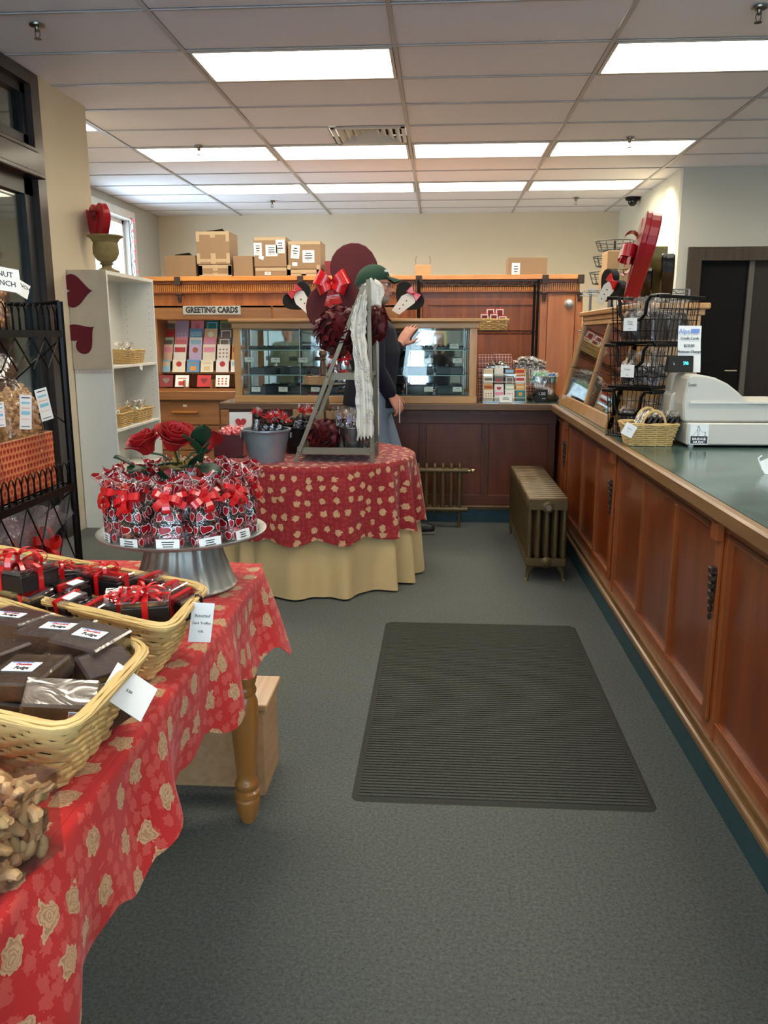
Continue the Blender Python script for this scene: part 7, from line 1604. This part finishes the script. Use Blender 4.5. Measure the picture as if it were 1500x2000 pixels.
def hand(m, w, d, palm_n, size=1.0, curl=.3, spread=.12, thumb=1, fc=None):
    """w wrist, d direction of the fingers, palm_n palm normal; five fingers"""
    w = Vector(w); d = Vector(d).normalized(); n_ = Vector(palm_n); n_ = (n_-d*n_.dot(d)).normalized(); s_ = d.cross(n_)*thumb; S = size
    for k in range(4):
        o = (k-1.5)*.02*S; m.tube([w+s_*o*.6, w+d*.045*S+s_*o*.9, w+d*.085*S+s_*o], [.016*S, .015*S, .012*S], 8)
    m.sphere(w, .021*S, 10, 8)
    for k in range(4):
        o = (1.5-k)*.0205*S; ln = (.070, .08, .075, .058)[k]*S; b = w+d*.083*S+s_*o; c = (fc[k] if fc else curl); a = b; dirv = (d+s_*spread*(1.5-k)*.35).normalized(); pts = [w+d*.06*S+s_*o*.95, b]
        for q in range(3):
            cc = c*(.6+q*.75); dd = (dirv*cos(cc)+n_*sin(cc)).normalized(); a = a+dd*ln*(.42, .32, .26)[q]; pts.append(a)
        r_ = [.0105*S, .0100*S, .0092*S, .0084*S, .0072*S]; m.tube(pts, r_, 8); [m.sphere(p, r, 8, 6) for p, r in zip(pts, r_)]
    t0 = w+d*.018*S+s_*.022*S; td = (s_*.8+d*.6+n_*.35).normalized(); pts = [t0, t0+td*.034*S, t0+td*.058*S+d*.012*S, t0+td*.07*S+d*.034*S]; r_ = [.0145*S, .0125*S, .0108*S, .0088*S]; m.tube(pts, r_, 8); [m.sphere(p, r, 8, 6) for p, r in zip(pts, r_)]
def head(m, c, tilt=0, turn=0, k=1.0):
    """facing +X"""
    M = Matrix.Translation(c) @ Matrix.Rotation(turn, 4, 'Z') @ Matrix.Rotation(tilt, 4, 'Y') @ Matrix.Scale(k, 4); old = m.M; m.M = M if old is None else old @ M
    m.sphere((-.012, 0, .03), (.098, .076, .09), 24, 16); m.sphere((.025, 0, -.035), (.066, .058, .075), 20, 14); m.sphere((.05, 0, -.088), (.034, .034, .026), 14, 10)
    m.sphere((.045, 0, .045), (.05, .055, .035), 14, 10)
    m.tube([(.082, 0, .015), (.1, 0, -.012), (.114, 0, -.03), (.095, 0, -.038)], [.009, .011, .013, .011], 10); m.sphere((.1, .011, -.035), .009, 8, 6); m.sphere((.1, -.011, -.035), .009, 8, 6)
    m.sphere((.084, 0, -.060), (.014, .024, .007), 12, 8); m.sphere((.082, 0, -.070), (.013, .021, .007), 12, 8)
    for s_ in (-1, 1):
        m.sphere((.076, s_*.033, .022), (.02, .026, .007), 10, 6); m.sphere((.062, s_*.045, -.02), (.022, .02, .02), 10, 8)
        m.sphere((-.008, s_*.077, -.005), (.018, .008, .031), 12, 8); m.sphere((-.004, s_*.074, -.028), (.01, .008, .012), 8, 6)
    m.M = old; return M
def eyes(M, par):
    w = MB(M); b = MB(M)
    for s_ in (-1, 1): w.sphere((.074, s_*.033, .006), .0125, 12, 8); b.sphere((.083, s_*.033, .006), .0062, 8, 6)
    w.build('eye', mat('eye_white', (225, 220, 212), .2), par, True); b.build('iris', mat('iris_dark', (52, 40, 32), .2), par, True)
M_skin = mat('ruddy_skin', (206, 142, 118), .5, vary=.08, vs=12); M_skin2 = mat('fair_skin', (224, 172, 148), .5, vary=.05, vs=12)
def person(label, loc, rz, hh, arms, torso_c, leg_c, shoe_c, skin=None, feet=((.0, .1), (.0, -.1)), headt=0, headturn=0, vox=.0075, bulk=1.0):
    skin = skin or M_skin; t = thing('person', label, 'person', loc, rz); k = hh/1.75; m = MB(Matrix.Scale(k, 4)); hc = Vector((.03, 0, 1.60)); M_ = None
    m.M = Matrix.Scale(k, 4); Mh = head(m, hc, headt, headturn); limb(m, [(.0, 0, 1.40), (.01, 0, 1.47), (.02, 0, 1.54)], [.065, .056, .056])
    m.tube([(0, 0, .92), (0.01, 0, 1.05), (.02, 0, 1.2), (.01, 0, 1.34), (0, 0, 1.42)], [.13*bulk, .13*bulk, .145*bulk, .125, .06], 20)
    for s_ in (-1, 1): limb(m, [(0, s_*.05, 1.40), (0, s_*.16, 1.385)], [.06, .058])
    fj = []
    for s_, (fx, fy) in zip((1, -1), feet):
        hip = (0, s_*.085, .92); kn = (fx*.55+.04, s_*.09*.5+fy*.5, .50); an = (fx, fy, .085); limb(m, [hip, kn, an], [.088, .056, .038]); m.tube([an, (fx+.06, fy, .045), (fx+.14, fy, .03)], [.038, .036, .026], 10); fj.append((hip, kn, an))
    for s_, (el, wr, hd, pn, crl, thm, fc) in arms.items():
        sh = (0, s_*.18, 1.385); limb(m, [sh, el, wr], [.05, .04, .027]); hand(m, Vector(wr)+Vector(hd).normalized()*.02, hd, pn, 1.0, crl, .3, thm, fc)
    fuse(m, vox, 'body', skin, t, 1)
    K = Matrix.Scale(k, 4); eyes(K @ Mh, t)
    c = MB(K); c.tube([(-.005, 0, .86), (0, 0, .95), (.012, 0, 1.06), (.022, 0, 1.2), (.012, 0, 1.33), (.0, 0, 1.40), (.005, 0, 1.455)], [.165*bulk, .158*bulk, .155*bulk, .165*bulk, .15, .1, .072], 24, flat=(1, 1))
    for s_ in (-1, 1): c.tube([(0, s_*.03, 1.39), (0, s_*.17, 1.385)], [.075, .073], 14); c.sphere((0, s_*.18, 1.38), .076, 14, 10)
    for s_, (el, wr, hd, pn, crl, thm, fc) in arms.items():
        sh = Vector((0, s_*.18, 1.385)); el, wr = Vector(el), Vector(wr); P_ = [sh, sh.lerp(el, .5)+Vector((.004, 0, 0)), el, el.lerp(wr, .5), el.lerp(wr, .93)]; limb(c, P_, [.072, .066, .058, .053, .046])
    cl = fuse(c, .009, torso_c[0], torso_c[1], t, 2)
    j = MB(K); j.tube([(0, 0, .82), (0, 0, .93), (0, 0, .99)], [.155*bulk, .158*bulk, .15*bulk], 20)
    for (hip, kn, an) in fj: limb(j, [hip, kn, (an[0], an[1], an[2]+.03)], [.104, .075, .062]); j.tube([(an[0], an[1], .13), (an[0]+.003, an[1], .05)], [.06, .062], 14)
    fuse(j, .009, leg_c[0], leg_c[1], t, 2)
    for (hip, kn, an) in fj:
        s_ = MB(K); s_.sphere((an[0]-.01, an[1], .05), (.055, .045, .05), 12, 8); s_.tube([(an[0]-.02, an[1], .045), (an[0]+.08, an[1], .042), (an[0]+.17, an[1], .035)], [.048, .05, .04], 12); s_.sphere((an[0]+.17, an[1], .035), (.05, .042, .034), 12, 8)
        sh_ = fuse(s_, .008, 'shoe', shoe_c, t, 1); so_ = MB(K); so_.box((an[0]+.07, an[1], .009), (.29, .092, .018)); so_.build('sole', mat('grey_sole', (110, 108, 104), .7), sh_, bevel=.006)
    return t, K, Mh
M_navy = mat('navy_jacket', (10, 14, 34), .8, vary=.2, vs=10, bump=.002, bs=25); M_jean = mat('pale_jeans', (120, 136, 154), .85, vary=.15, vs=10, bump=.001, bs=200); M_shoe = mat('black_shoe', (26, 26, 28), .5)
MY = 5.56; mx = ay(722, 620, MY).x
# far arm raised to the glass, near arm bent with a paper slip in the hand
armsM = {1: ((.07, .24, 1.13), (.20, .27, 1.225), (.38, .03, .6), (.3, .5, -.3), .25, -1, (.1, .18, .3, .42)), -1: ((.03, -.21, 1.10), (.12, -.15, .955), (.45, .05, -.75), (-.5, .6, -.2), .75, 1, None)}
t, K, Mh = person('man in a green cap and navy jacket standing in profile before the glass case', (mx, MY, 0), .12, 1.85, armsM, ('navy_jacket', M_navy), ('jeans', M_jean), M_shoe, feet=((.22, .11), (.02, -.1)), headt=.02, headturn=-.05, bulk=1.03)
H = K @ Mh; M_cap = mat('green_cap_twill', (22, 58, 40), .85, vary=.08, vs=40)
m = MB(H)
m.grid(28, 10, lambda u, v: (-.014+.108*cos(6.283*u)*cos(v*1.5707)**.8, .086*sin(6.283*u)*cos(v*1.5707)**.8, .042+.084*sin(v*1.5707)-.046*(1-cos(6.283*u))/2*(1-v))); cp = m.build('cap', M_cap, t, True, thick=.003)
m = MB(H); m.grid(12, 6, lambda u, v: (.062+.03*cos((u-.5)*2.6)+.078*v*cos((u-.5)*1.7), (u-.5)*.15*(1-.1*v*v), .052-.02*v-.014*(2*(u-.5))**2*(.3+v))); m.build('cap_brim', M_cap, t, True, thick=.003)
m = MB(H); m.sphere((-.014, 0, .128), (.008, .008, .004), 8, 6); m.build('cap_button', M_cap, t)
m = MB(H); m.box((.082, -.0, .088), (.004, .04, .018), M=Matrix.Identity(4)); m.box((.07, -.045, .085), (.02, .004, .012)); m.build('cap_emblem', M_paper, t, bevel=.001)
m = MB(H)
for s_ in (-1, 1):
    m.tube([(.098, s_*.034+.017*cos(q*.5236), .006+.015*sin(q*.5236)) for q in range(12)], .0013, 5, closed=True); m.tube([(.096, s_*.052, .01), (.06, s_*.074, .014), (-.005, s_*.082, .012)], .0013, 5)
m.tube([(.1, -.017, .008), (.103, 0, .011), (.1, .017, .008)], .0013, 5); m.build('glasses', mat('thin_gold_frame', (120, 96, 60), .3, metal=.9), t, True)
m = MB(H)
for k in range(0, 150):
    pass
m.sphere((.045, 0, -.075), (.05, .052, .042), 18, 12); m.sphere((.02, 0, -.05), (.04, .0605, .05), 18, 12); m.tube([(.098, -.022, -.052), (.106, 0, -.049), (.098, .022, -.052)], .006, 8); fuse(m, .006, 'grey_beard', mat('grey_stubble', (150, 132, 122), .9, vary=.25, vs=120), t, 1)
m = MB(H); m.sphere((-.04, 0, .0), (.07, .08, .06), 18, 12); fuse(m, .007, 'grey_hair', mat('grey_hair', (120, 112, 104), .8, vary=.3, vs=90), t, 1)
pw = Vector((.12, -.15, .955))*1.85/1.75+Vector((.05, .0, -.10)); q = MB(); q.box((pw.x+.01, pw.y, pw.z-.02), (.004, .03, .15), M=None); q.build('paper_slip', M_paper, t)
# --- the photographer seen in the mirrored back of the case
M_blk = mat('black_coat', (24, 22, 24), .8, vary=.15, vs=8)
armsW = {1: ((.12, .2, 1.13), (.24, .07, 1.30), (.2, -.25, .45), (.5, 0, .2), .6, 1, None), -1: ((.12, -.2, 1.13), (.24, -.07, 1.30), (.2, .25, .45), (.5, 0, .2), .6, -1, None)}
t, K, Mh = person('woman with long blond hair photographing, seen only in the case mirror', (0, -.36, 0), pi/2, 1.70, armsW, ('black_coat', M_blk), ('dark_trousers', mat('dark_trousers', (30, 30, 36), .8)), M_shoe, M_skin2, feet=((0, .1), (0, -.1)), headt=.15, bulk=.82, vox=.009)
H = K @ Mh; m = MB(H); m.sphere((-.03, 0, .04), (.095, .088, .09), 18, 12)
for s_ in (-1, 1):
    for q in range(5): m.tube([(.02-.022*q, s_*.07, .06), (.03-.02*q, s_*.095, -.04), (.05-.025*q, s_*.10, -.16), (.07-.03*q, s_*.09, -.30)], [.02, .024, .024, .012], 8)
fuse(m, .008, 'blond_hair', mat('blond_hair', (244, 216, 150), .5, vary=.3, vs=40), t, 1)
ph = thing('phone', 'dark phone held up by the photographing woman, seen in the mirror', 'phone', (0, -.05, CAMZ-.01)); MB().box((0, 0, -.03), (.072, .008, .145)).build('phone_body', mat('phone_black', (14, 14, 16), .3), ph, bevel=.003); MB().box((0, -.0045, -.03), (.066, .001, .135)).build('screen', mat('phone_glass', (30, 32, 40), .1), ph)
# --- the person in a grey-green hoodie, also seen only in the mirror
M_hood = mat('sage_hoodie', (132, 142, 120), .9, vary=.1, vs=8, bump=.001, bs=120)
armsH = {1: ((.05, .25, 1.1), (.22, .15, 1.0), (.7, -.4, 0), (0, 0, -1), .5, 1, None), -1: ((.05, -.25, 1.1), (.22, -.15, 1.0), (.7, .4, 0), (0, 0, -1), .5, -1, None)}
t, K, Mh = person('person in a sage green hoodie at the left, seen only in the case mirror', (-2.2, .7, 0), pi/2+.2, 1.72, armsH, ('hoodie', M_hood), ('dark_trousers', mat('dark_trousers', (1, 1, 1))), M_shoe, M_skin, bulk=1.0, vox=.01)
m = MB(K @ Mh); m.sphere((-.025, 0, .045), (.095, .085, .085), 18, 12); fuse(m, .009, 'brown_hair', mat('brown_hair', (70, 50, 36), .7, vary=.2, vs=60), t, 1)
m = MB(K); 
for s_ in (-1, 1): m.tube([(.12, s_*.03, 1.43), (.165, s_*.028, 1.3), (.175, s_*.03, 1.18)], .004, 6)
m.build('drawstring', M_paper, t)
